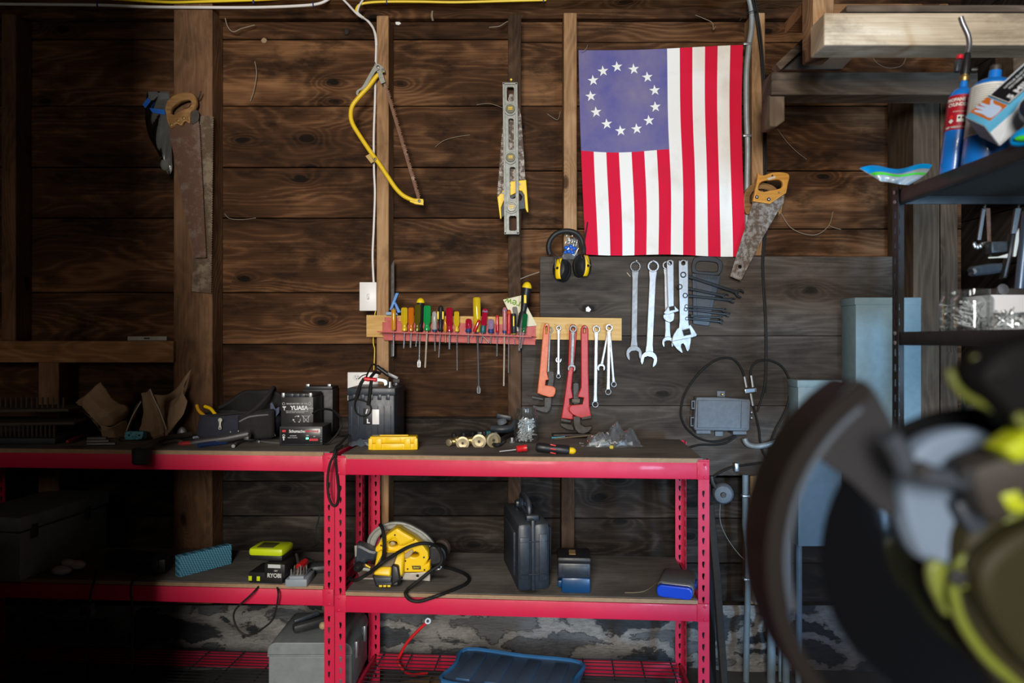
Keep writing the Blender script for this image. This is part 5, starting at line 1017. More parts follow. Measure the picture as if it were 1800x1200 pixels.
tag(MB().lathe([(.011, 0), (.011, .016), (.008, .017), (0, .017)], at(1055, 783, ZT)+V((0, 0, .011)), (1, .2, 0), 14).done('pipe_fitting', fm), 'white plastic fitting at the left edge of the clear bag', 'fitting')
for i, (a, b, ln_) in enumerate(((1019, 781, .016), (1030, 786, .014), (1022, 786, .012))): tag(MB().lathe([(.0045, 0), (.0045, .004), (.002, .0045), (.002, ln_), (0, ln_)], at(a, b, ZT)+V((0, 0, .0045)), (1, .4*(i-1), 0), 8).done('screw', M_zinc), 'small loose screw beside the red screwdriver', 'screw', 'loose screws by the clear bag')
tag(MB().tube([at(975, 772, ZT)+V((0, 0, .003)), at(1040, 766, ZT)+V((0, 0, .003))], .003, 6).done('wire', simple('brass_rod', (.35, .29, .18), .5, .5)), 'thin tan rod lying behind the red screwdriver', 'rod')
tag(MB().tube([at(970, 771, ZT)+V((0, 0, .004)), at(993, 769.5, ZT)+V((0, 0, .004))], .003, 6).done('pencil', simple('sky_blue', (.1, .45, .65), .4)), 'short blue rod lying behind the red screwdriver', 'rod')
tag(MB().lathe([(.011, 0), (.012, .002), (.012, .006), (.007, .007), (.007, .02), (0, .02)], at(900, 778, ZT), Zv, 14).done('hose_fitting', M_zinc), 'silver fitting standing just left of the bolt jar', 'fitting')
# dark hose tap and hose parts behind the jar
o = body('hose_valve', 'dark blue-grey hose valve lying behind the left of the jar', 'valve', 886, 768, ZT); c = loc(o)
MB().tube(catmull([c+V((-.05, .02, .03)), c+V((-.01, .01, .03)), c+V((.03, .02, .035)), c+V((.05, .04, .06))], 4), .016, 12).done('pipe_body', M_bluebl, o); MB().lathe([(.012, 0), (.02, .005), (.02, .02), (.012, .025), (0, .025)], c+V((-.005, .01, .05)), (-.3, -.2, 1), 12).done('bonnet', M_nid, o); MB().bar(c+V((-.03, .01, .085)), c+V((.03, .005, .075)), .012, .02, .004).done('lever', M_bluebl, o)
lay([(880, 777), (893, 770), (905, 766)], .009, M_black, 'short black hose end lying left of the jar', name='hose', cat='hose'); lay([(860, 783), (875, 786), (886, 778)], .008, M_black, 'black rubber grip lying in front of the hose valve', name='rubber_grip', cat='grip')
for i, (a, b, m_) in enumerate(((845, 768, M_bluebl), (858, 767, simple('teal_part', (.03, .16, .2), .5)), (832, 768, M_black), (872, 767, M_black))): tag(MB().box(at(a, b, ZT)+V((0, 0, .012)), (.03, .02, .022), i*.5, .005).done('hose_coupler', m_), ('dusty blue hose coupler behind the brass valves', 'teal hose coupler behind the brass valves', 'black coupler behind the middle brass valve', 'black coupler at the right behind the brass valves')[i], 'coupler')
tag(MB().box(at(1005, 765, ZT)+V((0, 0, .004)), (.16, .05, .008), .1, .003).done('metal_strip', M_iron), 'dark flat iron piece lying behind the jar against the wall', 'strip')
# ------------------------------------------------------------------ left bench
def sheet(o, pts, mat, name, th=.0012, fold=0):
    mb = MB(); mb.poly(pts, None); ob = mb.done(name, mat, o, smooth=False); md = ob.modifiers.new('s', 'SOLIDIFY'); md.thickness = th; return ob
def bagp(o, name, rows, mat, wob=.004):
    """crumpled paper panel from rows of (px, py, y) points"""
    g = []
    rr_ = [catmull([P(*p) for p in r_], 6) for r_ in rows]; n = len(rr_[0])
    cols = [catmull([r_[i] for r_ in rr_], 6) for i in range(n)]
    mb = MB(); m_ = len(cols[0])
    vs = [[mb.bm.verts.new(cols[i][j]+V((0, wob*(sin(i*1.3+j*.7)*sin(j*.9-i*.4)), wob*.6*sin(i*.8+j*1.7)))) for i in range(n)] for j in range(m_)]
    for j in range(m_-1):
        for i in range(n-1): mb.bm.faces.new((vs[j][i], vs[j][i+1], vs[j+1][i+1], vs[j+1][i]))
    ob = mb.done(name, mat, o, angle=20); md = ob.modifiers.new('s', 'SOLIDIFY'); md.thickness = .0012; return ob
o = body('paper_bag', 'crumpled brown paper bag lying on its side beside the wire trays', 'bag', 185, 772, ZT); y0 = loc(o).y
bagp(o, 'front_panel', [[(133, 708, y0+.02), (155, 690, y0+.03), (177, 671, y0+.05)], [(150, 722, y0-.01), (172, 712, y0-.0), (200, 702, y0+.05)], [(163, 735, y0-.02), (190, 728, y0-.01), (226, 716, y0+.06)], [(176, 748, y0+.0), (196, 748, y0), (222, 735, y0+.07)]], M_paper)
bagp(o, 'side_panel', [[(132, 707, y0+.03), (150, 725, y0+.0), (172, 748, y0+.01)], [(150, 712, y0+.12), (160, 735, y0+.1), (180, 762, y0+.06)]], M_paper)
bagp(o, 'bottom_panel', [[(176, 748, y0+.0), (196, 749, y0+.0), (222, 737, y0+.07)], [(180, 769, y0+.02), (205, 771, y0+.03), (232, 764, y0+.09)]], M_paper)
o = body('paper_bag', 'open brown paper bag with torn top standing between the other bag and tool bag', 'bag', 268, 772, ZT); y0 = loc(o).y
bagp(o, 'front_panel', [[(248, 692, y0-.02), (258, 688, y0-.03), (265, 683, y0-.02)], [(252, 725, y0-.02), (266, 722, y0-.035), (282, 720, y0-.02)], [(246, 755, y0-.0), (268, 757, y0-.02), (290, 755, y0-.01)], [(244, 770, y0), (266, 771, y0), (288, 770, y0)]], M_paper)
bagp(o, 'torn_flap', [[(248, 704, y0-.02), (240, 712, y0-.03), (236, 722, y0-.04)], [(238, 730, y0-.01), (230, 740, y0-.03), (225, 748, y0-.035)], [(228, 756, y0), (222, 764, y0-.01), (218, 772, y0-.01)], [(246, 764, y0+.0), (240, 768, y0), (236, 772, y0)]], M_paper)
bagp(o, 'side_panel', [[(336, 650, y0+.1), (318, 690, y0+.08), (290, 712, y0+.06)], [(322, 684, y0+.06), (308, 715, y0+.03), (292, 740, y0+.0)], [(330, 705, y0+.03), (318, 735, y0+.01), (289, 770, y0-.01)]], M_paper)
bagp(o, 'back_panel', [[(336, 649, y0+.11), (300, 690, y0+.11), (262, 694, y0+.1)], [(318, 720, y0+.1), (290, 725, y0+.1), (255, 730, y0+.1)], [(300, 765, y0+.09), (280, 767, y0+.09), (252, 768, y0+.09)]], M_paper)
mb = MB(); mb.tube(catmull([P(264, 684, y0-.024), P(271, 702, y0-.032), P(281, 722, y0-.026), P(292, 754, y0-.018)], 5), .003, 4); mb.done('light_torn_edge', M_paperin, o)
mb = MB(); mb.tube(catmull([P(248, 706, y0-.024), P(238, 722, y0-.04), P(228, 742, y0-.04), P(219, 768, y0-.014)], 5), .0022, 4); mb.done('light_torn_edge', M_paperin, o)
# wire-toothed trays at the far left
o = body('peg_tray', 'dark tray with upright pegs at the left end of the bench', 'tray', 45, 781, ZT); c = loc(o)
MB().box(c+V((-.05, .1, .012)), (.32, .2, .022), bev=.004).done('base_tray', simple('dark_blue_tray', (.02, .03, .045), .6, 0, .2, 20, dust=.2), o)
dk = simple('dark_worn_wood', (.06, .045, .035), .8, 0, .3)
for lv, (zz_, n_) in enumerate(((.075, 22), (.125, 18))):
    MB().box(c+V((-.06, .1, zz_)), (.42-.04*lv, .2, .012), R(8), .003).done('shelf_slat', dk, o)
    for i in range(n_): MB().lathe([(.004, 0), (.004, .042), (0, .044)], c+V((-.25+.38*i/n_, .02-.03*(i/n_)+.06*lv, zz_-.046 if lv == 0 else zz_+.004)), Zv, 6).done('peg', dk, o)
o = body('hinge_plate', 'chipped light blue painted metal block in front of the open paper bag', 'block', 234, 776, ZT); c = loc(o); w_ = 33*pm(c.y)
MB().box(c+V((0, .02, .022)), (w_, .03, .032), bev=.004).done('plate', rusty('chipped_blue_paint', (.1, .42, .58), (.015, .015, .016), .36, .6, 50, 0), o)
for k in (-.25, .3): MB().lathe([(.004, 0), (.004, .002), (0, .002)], c+V((k*w_, .005, .024)), -Y, 10).done('hole', M_black, o)
MB().tube(catmull([c+V((-w_*.5, 0, .016)), c+V((-w_*.66, -.01, .016)), c+V((-w_*.7, 0, .004)), c+V((-w_*.5, .01, .004))], 4), .004, 6).done('ring', M_iron, o)
for i, (b, ln_) in enumerate(((773, .075), (778, .08), (783, .1))): tag(MB().tube([at(154, b, ZT)+V((0, 0, .0065)), at(154, b, ZT)+V((ln_, .004*i, .0065))], .0065, 10).done('socket_bar', M_chrome), ('rearmost of three chrome sockets lying in front of the paper bag', 'middle of three chrome sockets in front of the paper bag', 'front chrome rod of three before the paper bag')[i], 'socket')
tag(MB().bar(at(118, 780, ZT)+V((0, 0, .008)), at(146, 770, ZT)+V((0, 0, .012)), .014, .012, .005).done('pliers', simple('dull_red_grip', (.28, .02, .02), .5)), 'pliers with dull red grips lying in shadow by the peg tray', 'pliers')
# hammer head hanging over the edge
o = body('rubber_mallet', 'black rubber mallet with its head hanging over the bench edge', 'mallet', 262, 787, ZT); c = loc(o); hd = P(249, 799, 2.47)
MB().lathe([(.026, 0), (.031, .006), (.031, .05), (.026, .056), (0, .056)], hd+V((0, 0, -.032)), Zv, 18).done('head', simple('dark_green_rubber', (.012, .017, .018), .7), o)
MB().tube(catmull([hd+V((0, 0, .015)), hd+V((.02, .03, .032)), at(285, 778, ZT)+V((0, 0, .014)), at(325, 772, ZT)+V((0, .05, .014))], 5), .011, 10).done('handle', dk, o)
# tool bag
o = body('tool_bag', 'open black and navy canvas tool bag with a pale zipper pull', 'tool bag', 400, 776, ZT); c = loc(o); y0 = c.y
def loft(rows, n=20, pw=2.6):
    out = []
    for cx, cy, cz, a, b, t in rows:
        ring_ = []
        for k in range(n):
            an = 2*pi*k/n; ca, sa = cos(an), sin(an); e = 2/pw
            ring_.append(c+V((cx+a*math.copysign(abs(ca)**e, ca), cy+b*math.copysign(abs(sa)**e, sa), cz+t*ca)))
        out.append(ring_)
    return out
MB().rings(loft([(0, .11, 0, .14, .095, 0), (0, .11, .02, .155, .108, 0), (.01, .11, .07, .157, .11, .004), (.01, .11, .1, .15, .105, .012), (0, .11, .108, .14, .095, .012), (0, .11, .075, .125, .08, .004), (0, .11, .03, .11, .07, 0)], 28)).done('bag_body', M_navy, o)
MB().tube(catmull([c+V((.01+.152*cos(a), .11+.107*sin(a), .104+.014*cos(a)+.004*sin(3*a))) for a in [k*2*pi/20 for k in range(20)]], 3, True), .0065, 6, closed=True).done('rim_piping', M_canvas, o)
mb = MB(); mb.grid(lambda u, v: c+V((-.12+.27*u+.02*v, .2-.05*v+.02*sin(u*6), .095+.105*v*sin(pi*min(1, u*.75+.12))**.7*(.6+.6*u)+.006*sin(u*11+v*4))), 18, 10); ob = mb.done('open_lid', M_canvas, o); md = ob.modifiers.new('s', 'SOLIDIFY'); md.thickness = .012
MB().tube(catmull([c+V((.065, .0, .1)), c+V((.1, .02, .125)), c+V((.135, .05, .17)), c+V((.14, .1, .2)), c+V((.13, .15, .19))], 6), .008, 8).done('lid_piping', M_canvas, o)
mb = MB(); mb.grid(lambda u, v: c+V((.06+.1*u, -.002-.004*sin(pi*u)+.03*u*u, .035+.06*u*(1-v)+.0+.06*(1-v)*(1)-.0)) if False else c+V((.045+.115*u, .0+.045*u**2.2-.006*sin(pi*u), .012+(.088+.02*u)*v)), 10, 8); ob = mb.done('end_pocket', M_canvas, o); ob.modifiers.new('s', 'SOLIDIFY').thickness = .01
MB().tube(catmull([c+V((.05, -.008, .078)), c+V((.085, -.01, .095)), c+V((.12, .004, .1)), c+V((.145, .025, .1))], 5), .007, 6, flat=.6).done('grey_binding', M_greytrim, o)
MB().tube(catmull([c+V((.135, .02, .11)), c+V((.155, .035, .06)), c+V((.165, .05, .015))], 5), .003, 6).done('side_piping', M_greytrim, o)
MB().tube(catmull([c+V((.15, .09, .11)), c+V((.19, .1, .12)), c+V((.215, .1, .09)), c+V((.21, .11, .055)), c+V((.19, .12, .05))], 6), .016, 8, flat=.55).done('carry_strap', M_canvas, o)
MB().grid(lambda u, v: c+V((.14+.035*u, .07, .095+.045*v*(1-u*.5)+.01*sin(u*8))), 5, 5).done('blue_lining', simple('blue_grey_lining', (.07, .085, .14), .9), o)
zp = thing('zipper_pull', '', '', c) if False else None
mb = MB(); q0 = P(387.5, 738, y0-.012); mb.lathe([(.0075, 0), (.0085, .002), (.0075, .004), (0, .004)], q0, -Y, 14); mb.flat([(-.0045, -.036), (.0045, -.036), (.006, -.03), (.0035, -.018), (.0045, 0), (-.0045, 0), (-.0035, -.018), (-.006, -.03)], .003, FACE(q0+V((0, -.004, 0))), [[(.0028*cos(t), -.031+.0028*sin(t)) for t in [k*pi/5 for k in range(10)]]], .0008); mb.done('zipper_pull', simple('pale_metal', (.6, .6, .52), .4, .3), o)
for i, l in enumerate(([(346, 712), (350, 722), (362, 732), (376, 738)], [(360, 714), (370, 718), (378, 727), (388, 736)])):
    tag(MB().tube(catmull([P(a, b, y0+.1-.012*k) for k, (a, b) in enumerate(l)], 5), .0065, 10).done('plier_handle', M_yplast if i else simple('amber_grip', (.6, .3, .01), .4)), ('left amber grip of pliers inside the tool bag', 'right yellow grip of pliers inside the tool bag')[i], 'pliers')
tag(MB().lathe([(.03, 0), (.034, .01), (.034, .05), (.024, .07), (.02, .07), (.02, .02), (0, .02)], at(481, 767, ZT)+V((0, .03, .034)), (-.3, -1, .1), 16).done('tape_roll', M_bluebl), 'dark round roll lying right of the tool bag', 'roll')
tag(MB().bar(at(482, 770, ZT)+V((0, -.01, .008)), at(494, 748, ZT)+V((0, -.14, .045)), .006, .006, .002).done('red_clip', simple('dull_red_grip', (.28, .02, .02), .5)), 'small red clip leaning against the left end of the charger', 'clip')
lay([(452, 776), (470, 778), (492, 780)], .003, M_zinc, 'silver leads at the left end of the charger', name='wire', cat='wire')
tag(MB().ball(at(320, 770, ZT)+V((0, .0, .022)), .022, (.8, .7, 1.05)).done('foil_ball', simple('crumpled_foil', (.4, .43, .5), .3, .6, .5, 60, bump=1)), 'crumpled silvery ball in front of the tool bag', 'foil')
# tools lying in front of the tool bag
o = body('caulking_gun', 'shiny steel tool tube lying in front of the tool bag with red tip', 'tool', 385, 782, ZT); c = loc(o); q = lambda a, b, dy=0: P(a, b, c.y+dy)
MB().tube([q(334, 779), q(345, 777), q(400, 770), q(438, 762)], [.006, .011, .013, .0145], 14).done('tube', M_chrome, o); MB().tube([q(314, 780), q(323, 779), q(336, 778.5)], [.004, .0085, .0075], 10).done('red_tip', simple('dull_red_grip', (.28, .02, .02), .5), o); MB().box(q(434, 766), (.02, .02, .03), None, .004).done('rear_ferrule', M_satin, o)
for k, t_ in enumerate((405, 419)): MB().lathe([(.003, 0), (.003, .005), (0, .005)], q(t_, 758.5+1.5*(1-k)), Zv, 8).done('rivet', M_chrome, o)
lay([(349, 787), (370, 784), (398, 781)], .0085, simple('dark_blue_grip', (.012, .03, .11), .4), 'dark blue tool handle lying in front of the steel tube', name='hand_tool', cat='tool'); lay([(340, 771), (362, 768), (370, 766)], .005, simple('pale_blue_tube', (.3, .37, .5), .4), 'pale blue stick behind the steel tube', name='marker', cat='marker')
lay([(398, 781), (425, 776), (450, 775), (455, 778)], .0045, M_satin, 'steel bar lying right of the dark blue handle', name='steel_bar', cat='bar'); lay([(410, 787), (420, 780), (438, 774)], .0065, M_satin, 'small steel bracket at the front edge before the tool bag', name='bracket', cat='bracket')
lay([(285, 783), (310, 778), (318, 780)], .007, dk, 'dark wooden stick lying left of the steel tube', name='stick', cat='stick')
# small level on the rail of the left bay
o = thing('torpedo_level', 'short pale level lying on the wooden rail of the left bay', 'level', P(258, 598.5, YS-.0)); y0 = YS-.012
MB().plate([(224, 591), (293, 591), (293, 598.3), (224, 598.3)], y0, .02, bev=.001).done('body', M_alu, o); MB().plate([(253, 593), (263, 593), (263, 596), (253, 596)], y0-.001, .004, bev=0).done('vial', M_black, o)
# ------------------------------------------------------------------ middle shelf
c = at(0, 0, 0) if False else None
o = body('toolbox', 'long dusty grey toolbox at the left of the middle shelf', 'toolbox', 30, 1018, Z2); c = loc(o); rz = R(-8)
obox(o, (-.1, .2, .085), (.26, .44, .17), M_toolbox, 'box_body', rz, .006); obox(o, (-.1, .2, .2), (.27, .45, .055), M_toolbox, 'lid', rz, .01)
for dy in (.04, .3): obox(o, (.033, dy, .165), (.008, .03, .05), M_iron, 'latch', rz, .002)
o = body('crumpled_cloth', 'crumpled white scrap in front of the grey toolbox', 'cloth', 112, 1014, Z2); c = loc(o)
mb = MB(); mb.ball(c+V((-.02, .02, .018)), .03, (1.2, .8, .6), 16); mb.ball(c+V((.03, .03, .035)), .028, (1.1, .6, .6), 16); mb.ball(c+V((0, .025, .045)), .018, (1.4, .7, .7), 16); ob = mb.done('cloth', simple('dirty_white_cloth', (.5, .45, .46), .9, 0, .2), o)
o = body('carton', 'slim blue patterned carton standing on the middle shelf', 'box', 312, 1013, Z2); c = loc(o); rz = R(52)
def chk():
    m, t, b = base('blue_checked_carton'); v = nd(t, 'TexCoord').outputs['Object']; s = nd(t, 'SeparateXYZ', {0: v}); r = mth(t, 'ADD', s.outputs[0], s.outputs[1])
    a = mth(t, 'SINE', mth(t, 'MULTIPLY', mth(t, 'ADD', s.outputs[2], mth(t, 'MULTIPLY', r, .5)), 620.0)); d = mth(t, 'SINE', mth(t, 'MULTIPLY', mth(t, 'SUBTRACT', s.outputs[2], mth(t, 'MULTIPLY', r, .5)), 330.0))
    t.links.new(ramp(t, mth(t, 'MULTIPLY_ADD', mth(t, 'MULTIPLY', a, d), .5, .5), [(.4, (.01, .14, .25)), (.62, (.18, .42, .55))]), b.inputs['Base Color']); return m
obox(o, (.1, .0, .037), (.2, .035, .074), chk(), 'carton', rz, .0015)
o = body('cordless_drill', 'dark power tool lying in shadow left of the blue carton', 'power tool', 265, 1014, Z2); c = loc(o)
MB().tube([c+V((-.2, .1, .04)), c+V((-.1, .06, .045)), c+V((.02, .02, .045))], [.03, .036, .034], 14).done('motor_housing', M_blackd, o); obox(o, (.0, .05, .03), (.09, .07, .055), M_black, 'battery_pack', .2, .006); obox(o, (-.0, .008, .045), (.04, .004, .02), simple('grey_sticker', (.12, .12, .12), .5), 'sticker', .2, 0)
def hang_cable(pts, label, z0=Z2): return cable('cable', pts, .004, M_rubber, label)
hang_cable([(170, 1000, 2.5), (165, 1022, 2.44), (160, 1040, 2.42), (156, 1080, 2.42), (152, 1120, 2.43), (148, 1190, 2.43)], 'black cord with plug hanging over the left shelf beam'); hang_cable([(250, 1010, 2.5), (233, 1022, 2.42), (230, 1040, 2.41), (233, 1080, 2.41), (232, 1180, 2.42)], 'black cord hanging over the beam near the blue carton')
tag(MB().box(P(154, 1070, 2.42), (.04, .03, .04), None, .006).done('plug', M_blackd), 'black plug hanging on the cord at the left', 'plug')
# green charger
o = body('battery_charger', 'black charger with lime green battery on the middle shelf', 'battery charger', 470, 1027, Z2); c = loc(o); rz = R(-6)
obox(o, (-.01, .06, .02), (.125, .11, .04), M_black, 'charger_base', rz, .006); obox(o, (.03, .035, .05), (.075, .09, .05), M_black, 'tower', rz, .005)
obox(o, (-.015, .065, .086), (.12, .095, .018), M_black, 'battery_foot', rz, .004); obox(o, (-.015, .065, .106), (.125, .1, .028), M_green, 'battery_top', rz, .01); obox(o, (-.022, .055, .1205), (.06, .06, .003), simple('dark_olive_label', (.08, .08, .02), .4), 'battery_label', rz, .001)
q = M4.Rotation(rz, 4, 'Z'); fc = lambda v: c+q.to_3x3() @ V(v); mf = lambda v: M4.Translation(fc(v)) @ q @ M4.Rotation(pi/2, 4, 'X')
mb = MB(); text(mb, 'RYOBI', .02, mf((.03, -.0105, .035)), sx=.9, bold=.0006); text(mb, '18V', .009, mf((.035, -.0105, .052))); mb.done('lettering', simple('pale_ink', (.5, .52, .5), .6), o)
obox(o, (.03, -.0105, .068), (.045, .002, .012), simple('pale_label', (.5, .53, .53), .5), 'label', rz, 0)
for k in (-.065, -.035): obox(o, (k, .0045, .018), (.012, .003, .016), M_green, 'green_light_bar', rz, .001)
cable('cable', [(455, 1030, 2.47), (448, 1038, 2.44), (438, 1048, 2.43), (420, 1064, 2.43), (412, 1075, 2.43), (411, 1088, 2.43), (418, 1105, 2.43), (430, 1115, 2.43), (445, 1114, 2.43), (465, 1102, 2.43), (480, 1087, 2.43), (487, 1062, 2.43), (489, 1042, 2.43), (487, 1031, 2.47)], .0032, M_rubber, 'thin black cord looping below the beam from the green charger')
# bit stand with red driver
o = body('bit_stand', 'grey stand of drill bits at the front of the middle shelf', 'bit stand', 521, 1031, Z2); c = loc(o)
obox(o, (0, .045, .014), (.075, .1, .026), simple('grey_stand', (.25, .29, .33), .5), 'base', 0, .003); obox(o, (0, .045, .03), (.05, .09, .012), simple('grey_stand', (.25, .29, .33), .5), 'step', 0, .002)
for i in range(10): MB().lathe([(.0028, 0), (.0028, .02+.004*(i % 4)), (0, .024+.004*(i % 4))], c+V((-.022+.011*(i % 5), .012+.03*(i//5), .034)), V((.06*(i % 3-1), .3, 1)), 8).done('bit', (M_zinc, M_iron, simple('brown_steel', (.12, .08, .05), .5, .5))[i % 3], o)
o = tag(MB().lathe([(.006, 0), (.013, .006), (.014, .035), (.011, .055), (0, .06)], P(524, 998, c.y+.03), P(541, 982, c.y+.1)-P(524, 998, c.y+.03), 14, .1, 6).done('hand_tool', REDA), 'red screwdriver handle lying across the bit stand', 'tool')
tag(MB().tube([P(521, 974, c.y+.12), P(527, 1000, c.y+.05)], .005, 8).done('drill_bit', M_iron), 'dark drill bit leaning up from the bit stand', 'bit')
tag(MB().box(at(560, 1010, Z2)+V((0, .04, .016)), (.1, .07, .03), .3, .012).done('pouch', M_blackd), 'small black pouch behind the red posts on the middle shelf', 'pouch')
cable('cable', [(566, 880, 2.86), (562, 905, 2.85), (556, 930, 2.84), (557, 955, 2.82), (545, 962, 2.78), (520, 966, 2.74), (505, 968, 2.7), (525, 975, 2.62), (552, 985, 2.55)], .003, M_rubber, 'thin black cord running down behind the posts to the bit stand')
# ------------------------------------------------------------------ circular saw
Z = Zm(590, 860, 5.455); zz = lambda u, v: Z([(u, v)])[0]
base_p = at(700, 1031, Z2); ys = base_p.y
o = thing('circular_saw', 'yellow and black circular saw with grey blade guard on the middle shelf', 'circular saw', base_p)
def pl(name, pts, y, th, mat, holes=(), bev=.003, parent=o): return MB().plate(Z(pts), y, th, [Z(h) for h in holes], bev).done(name, mat, parent)
sh = MB(); a = at(*zz(130, 870), Z2) if False else None
p0, p1, p2, p3 = at(*zz(240, 868), Z2), at(*zz(905, 880), Z2), at(*zz(940, 790), Z2), at(*zz(170, 720), Z2)
for p in (p0, p1, p2, p3): p.z = Z2+.003
MB().poly([p0, p1, p2, p3], (0, 0, .005)).done('shoe_plate', simple('worn_pale_steel', (.5, .45, .38), .5, .3, .3), o, smooth=False)
arc = [(310+i*0, 0) for i in range(0)]
g_out = [(318, 560), (316, 500), (340, 440), (390, 385), (460, 345), (540, 325), (620, 325), (700, 345), (780, 385), (850, 430), (910, 490), (950, 550), (965, 620), (960, 690)]
g_in = [(900, 690), (890, 560), (840, 500), (760, 445), (690, 410), (620, 385), (540, 385), (470, 405), (420, 450), (390, 500), (370, 560), (345, 585)]
pl('upper_guard', cat2(g_out+g_in, 2), ys+.06, .04, M_alu, (), .006); 
rim = [P(*zz(u, v), ys+.058) for u, v in g_out]; MB().tube(catmull(rim, 4), .0055, 8).done('guard_rim', M_alu, o)
pl('blade', circ(640, 618, 255, 40), ys+.085, .003, M_satin, (), 0)
pl('lower_guard', [(640+300*cos(t), 640+290*sin(t)) for t in [R(-60)+i*R(110)/12 for i in range(13)]]+[(640+215*cos(t), 640+205*sin(t)) for t in [R(50)-i*R(110)/12 for i in range(13)]], ys+.075, .012, M_alu, (), .003)
pl('gear_housing', cat2([(900, 560), (990, 545), (1050, 590), (1060, 660), (1030, 710), (930, 735), (890, 690)], 3), ys+.03, .05, M_black, (), .008)
hb = [(410, 520), (440, 470), (560, 378), (600, 372), (640, 400), (760, 470), (840, 540), (885, 600), (893, 660), (865, 715), (905, 690), (905, 770), (870, 797), (650, 797), (640, 740), (560, 700), (520, 640), (450, 620), (375, 600), (380, 560)]
pl('main_housing', hb, ys-.0, .06, M_yplast, [cat2([(505, 512), (540, 495), (580, 505), (600, 530), (560, 550), (520, 545)], 3), cat2([(720, 640), (745, 605), (790, 610), (795, 635), (760, 650)], 3)], .006)
pl('handle_grip', cat2([(440, 480), (560, 385), (600, 378), (650, 410), (760, 480), (700, 520), (640, 545), (600, 540), (560, 480), (500, 505), (440, 560)], 3), ys-.012, .03, M_yplast, (), .01)
# motor block tilted towards the viewer with the battery at its foot
def slab(name, quad, y_top, y_bot, th, mat, bev=.006):
    f = [P(*zz(u, v), y_top if k < 2 else y_bot) for k, (u, v) in enumerate(quad)]; n = (f[1]-f[0]).cross(f[3]-f[0]).normalized()
    if n.y < 0: n = -n
    mb = MB(); mb.poly(f, n*th); bmesh.ops.bevel(mb.bm, geom=list(mb.bm.edges), offset=bev, segments=3, profile=.5, affect='EDGES', clamp_overlap=True); return mb.done(name, mat, o)
slab('motor_block', [(400, 575), (665, 590), (640, 830), (355, 815)], ys-.012, ys-.045, .05, M_yplast, .01)
slab('worn_top_panel', [(455, 600), (600, 600), (545, 735), (380, 735)], ys-.018, ys-.05, .012, simple('dusty_tan_plastic', (.16, .12, .07), .6, 0, .3), .004)
slab('front_lip', [(385, 735), (535, 738), (525, 830), (360, 815)], ys-.05, ys-.062, .02, M_yplast, .006)
slab('battery_pack', [(345, 820), (610, 800), (600, 925), (385, 935)], ys-.048, ys-.06, .045, M_black, .006)
slab('battery_side', [(535, 720), (600, 735), (620, 870), (530, 930)], ys-.055, ys-.062, .03, M_black, .006)
slab('battery_label', [(372, 845), (530, 845), (530, 895), (385, 895)], ys-.0625, ys-.0645, .003, M_bluebl, .001)
for u in (430, 470, 510): slab('yellow_mark', [(u-16, 918), (u+16, 918), (u+14, 936), (u-14, 936)], ys-.066, ys-.0665, .004, M_yblk, .001)
pl('trigger', cat2([(530, 500), (560, 508), (575, 530), (545, 540), (520, 530)], 2), ys+.01, .02, simple('worn_tan_trigger', (.4, .3, .16), .5), (), .004)
pl('tan_lever', [(660, 620), (735, 575), (745, 600), (710, 650), (665, 670)], ys-.008, .02, simple('worn_tan_trigger', (.4, .3, .16), .5), (), .003)
for u, v in ((569, 436), (435, 535), (436, 584), (765, 600), (847, 650), (668, 684), (690, 762), (852, 770)): MB().lathe([(.0032, 0), (.0032, .002), (0, .002)], P(*zz(u, v), ys-.0005 if v > 560 else ys-.0115), (0, -1, 0), 8).done('screw_hole', M_black, o)
pl('badge', [(730, 732), (815, 732), (818, 767), (738, 767)], ys-.0015, .003, M_black, (), .0005)
mb = MB(); text(mb, 'DEWALT', .0075, FACE(P(*zz(775, 750), ys-.0022)), sx=.75, bold=.0002); mb.done('lettering', M_yblk, o)
pl('motor_cap', cat2([(185, 545), (240, 535), (330, 580), (400, 600), (380, 680), (300, 700), (230, 745), (185, 720), (175, 640)], 3), ys-.005, .06, M_bluebl, (), .01)
MB().lathe([(.012, 0), (.017, .006), (.016, .02), (.008, .03), (0, .03)], P(*zz(235, 725), ys-.01), (-.3, -1, -.2), 14).done('depth_knob', M_black, o); MB().plate(Z([(180, 540), (205, 535), (200, 640), (185, 650)]), ys-.009, .004).done('silver_edge', M_alu, o)
pl('bevel_bracket', [(250, 750), (330, 760), (330, 790), (255, 780)], ys-.02, .02, M_alu, (), .003); pl('yellow_lever', [(282, 715), (335, 745), (330, 757), (285, 735)], ys-.022, .008, M_yblk, (), .002)
pl('wing_nut', cat2([(945, 770), (960, 735), (1000, 730), (1020, 745), (1000, 770), (960, 780)], 3), ys-.004, .01, M_zinc, [circ(990, 750, 10)], .003); pl('front_foot', [(760, 800), (905, 790), (905, 880), (640, 860), (650, 800)], ys+.004, .008, simple('worn_pale_steel', (.5, .45, .38), .5, .3, .3), [circ(785, 829, 13)], .002)
cable('cord', [(*zz(120, 850), ys+.02), (*zz(190, 870), ys-.055), (*zz(290, 820), ys-.066), (*zz(390, 750), ys-.08), (*zz(440, 700), ys-.082), (*zz(463, 600), ys-.05), (*zz(462, 450), ys-.03), (*zz(445, 365), ys-.01), (*zz(425, 340), ys+.02)], .0062, M_rubber, 'thick black cord looping up over the circular saw motor', n=8, cat='cord')
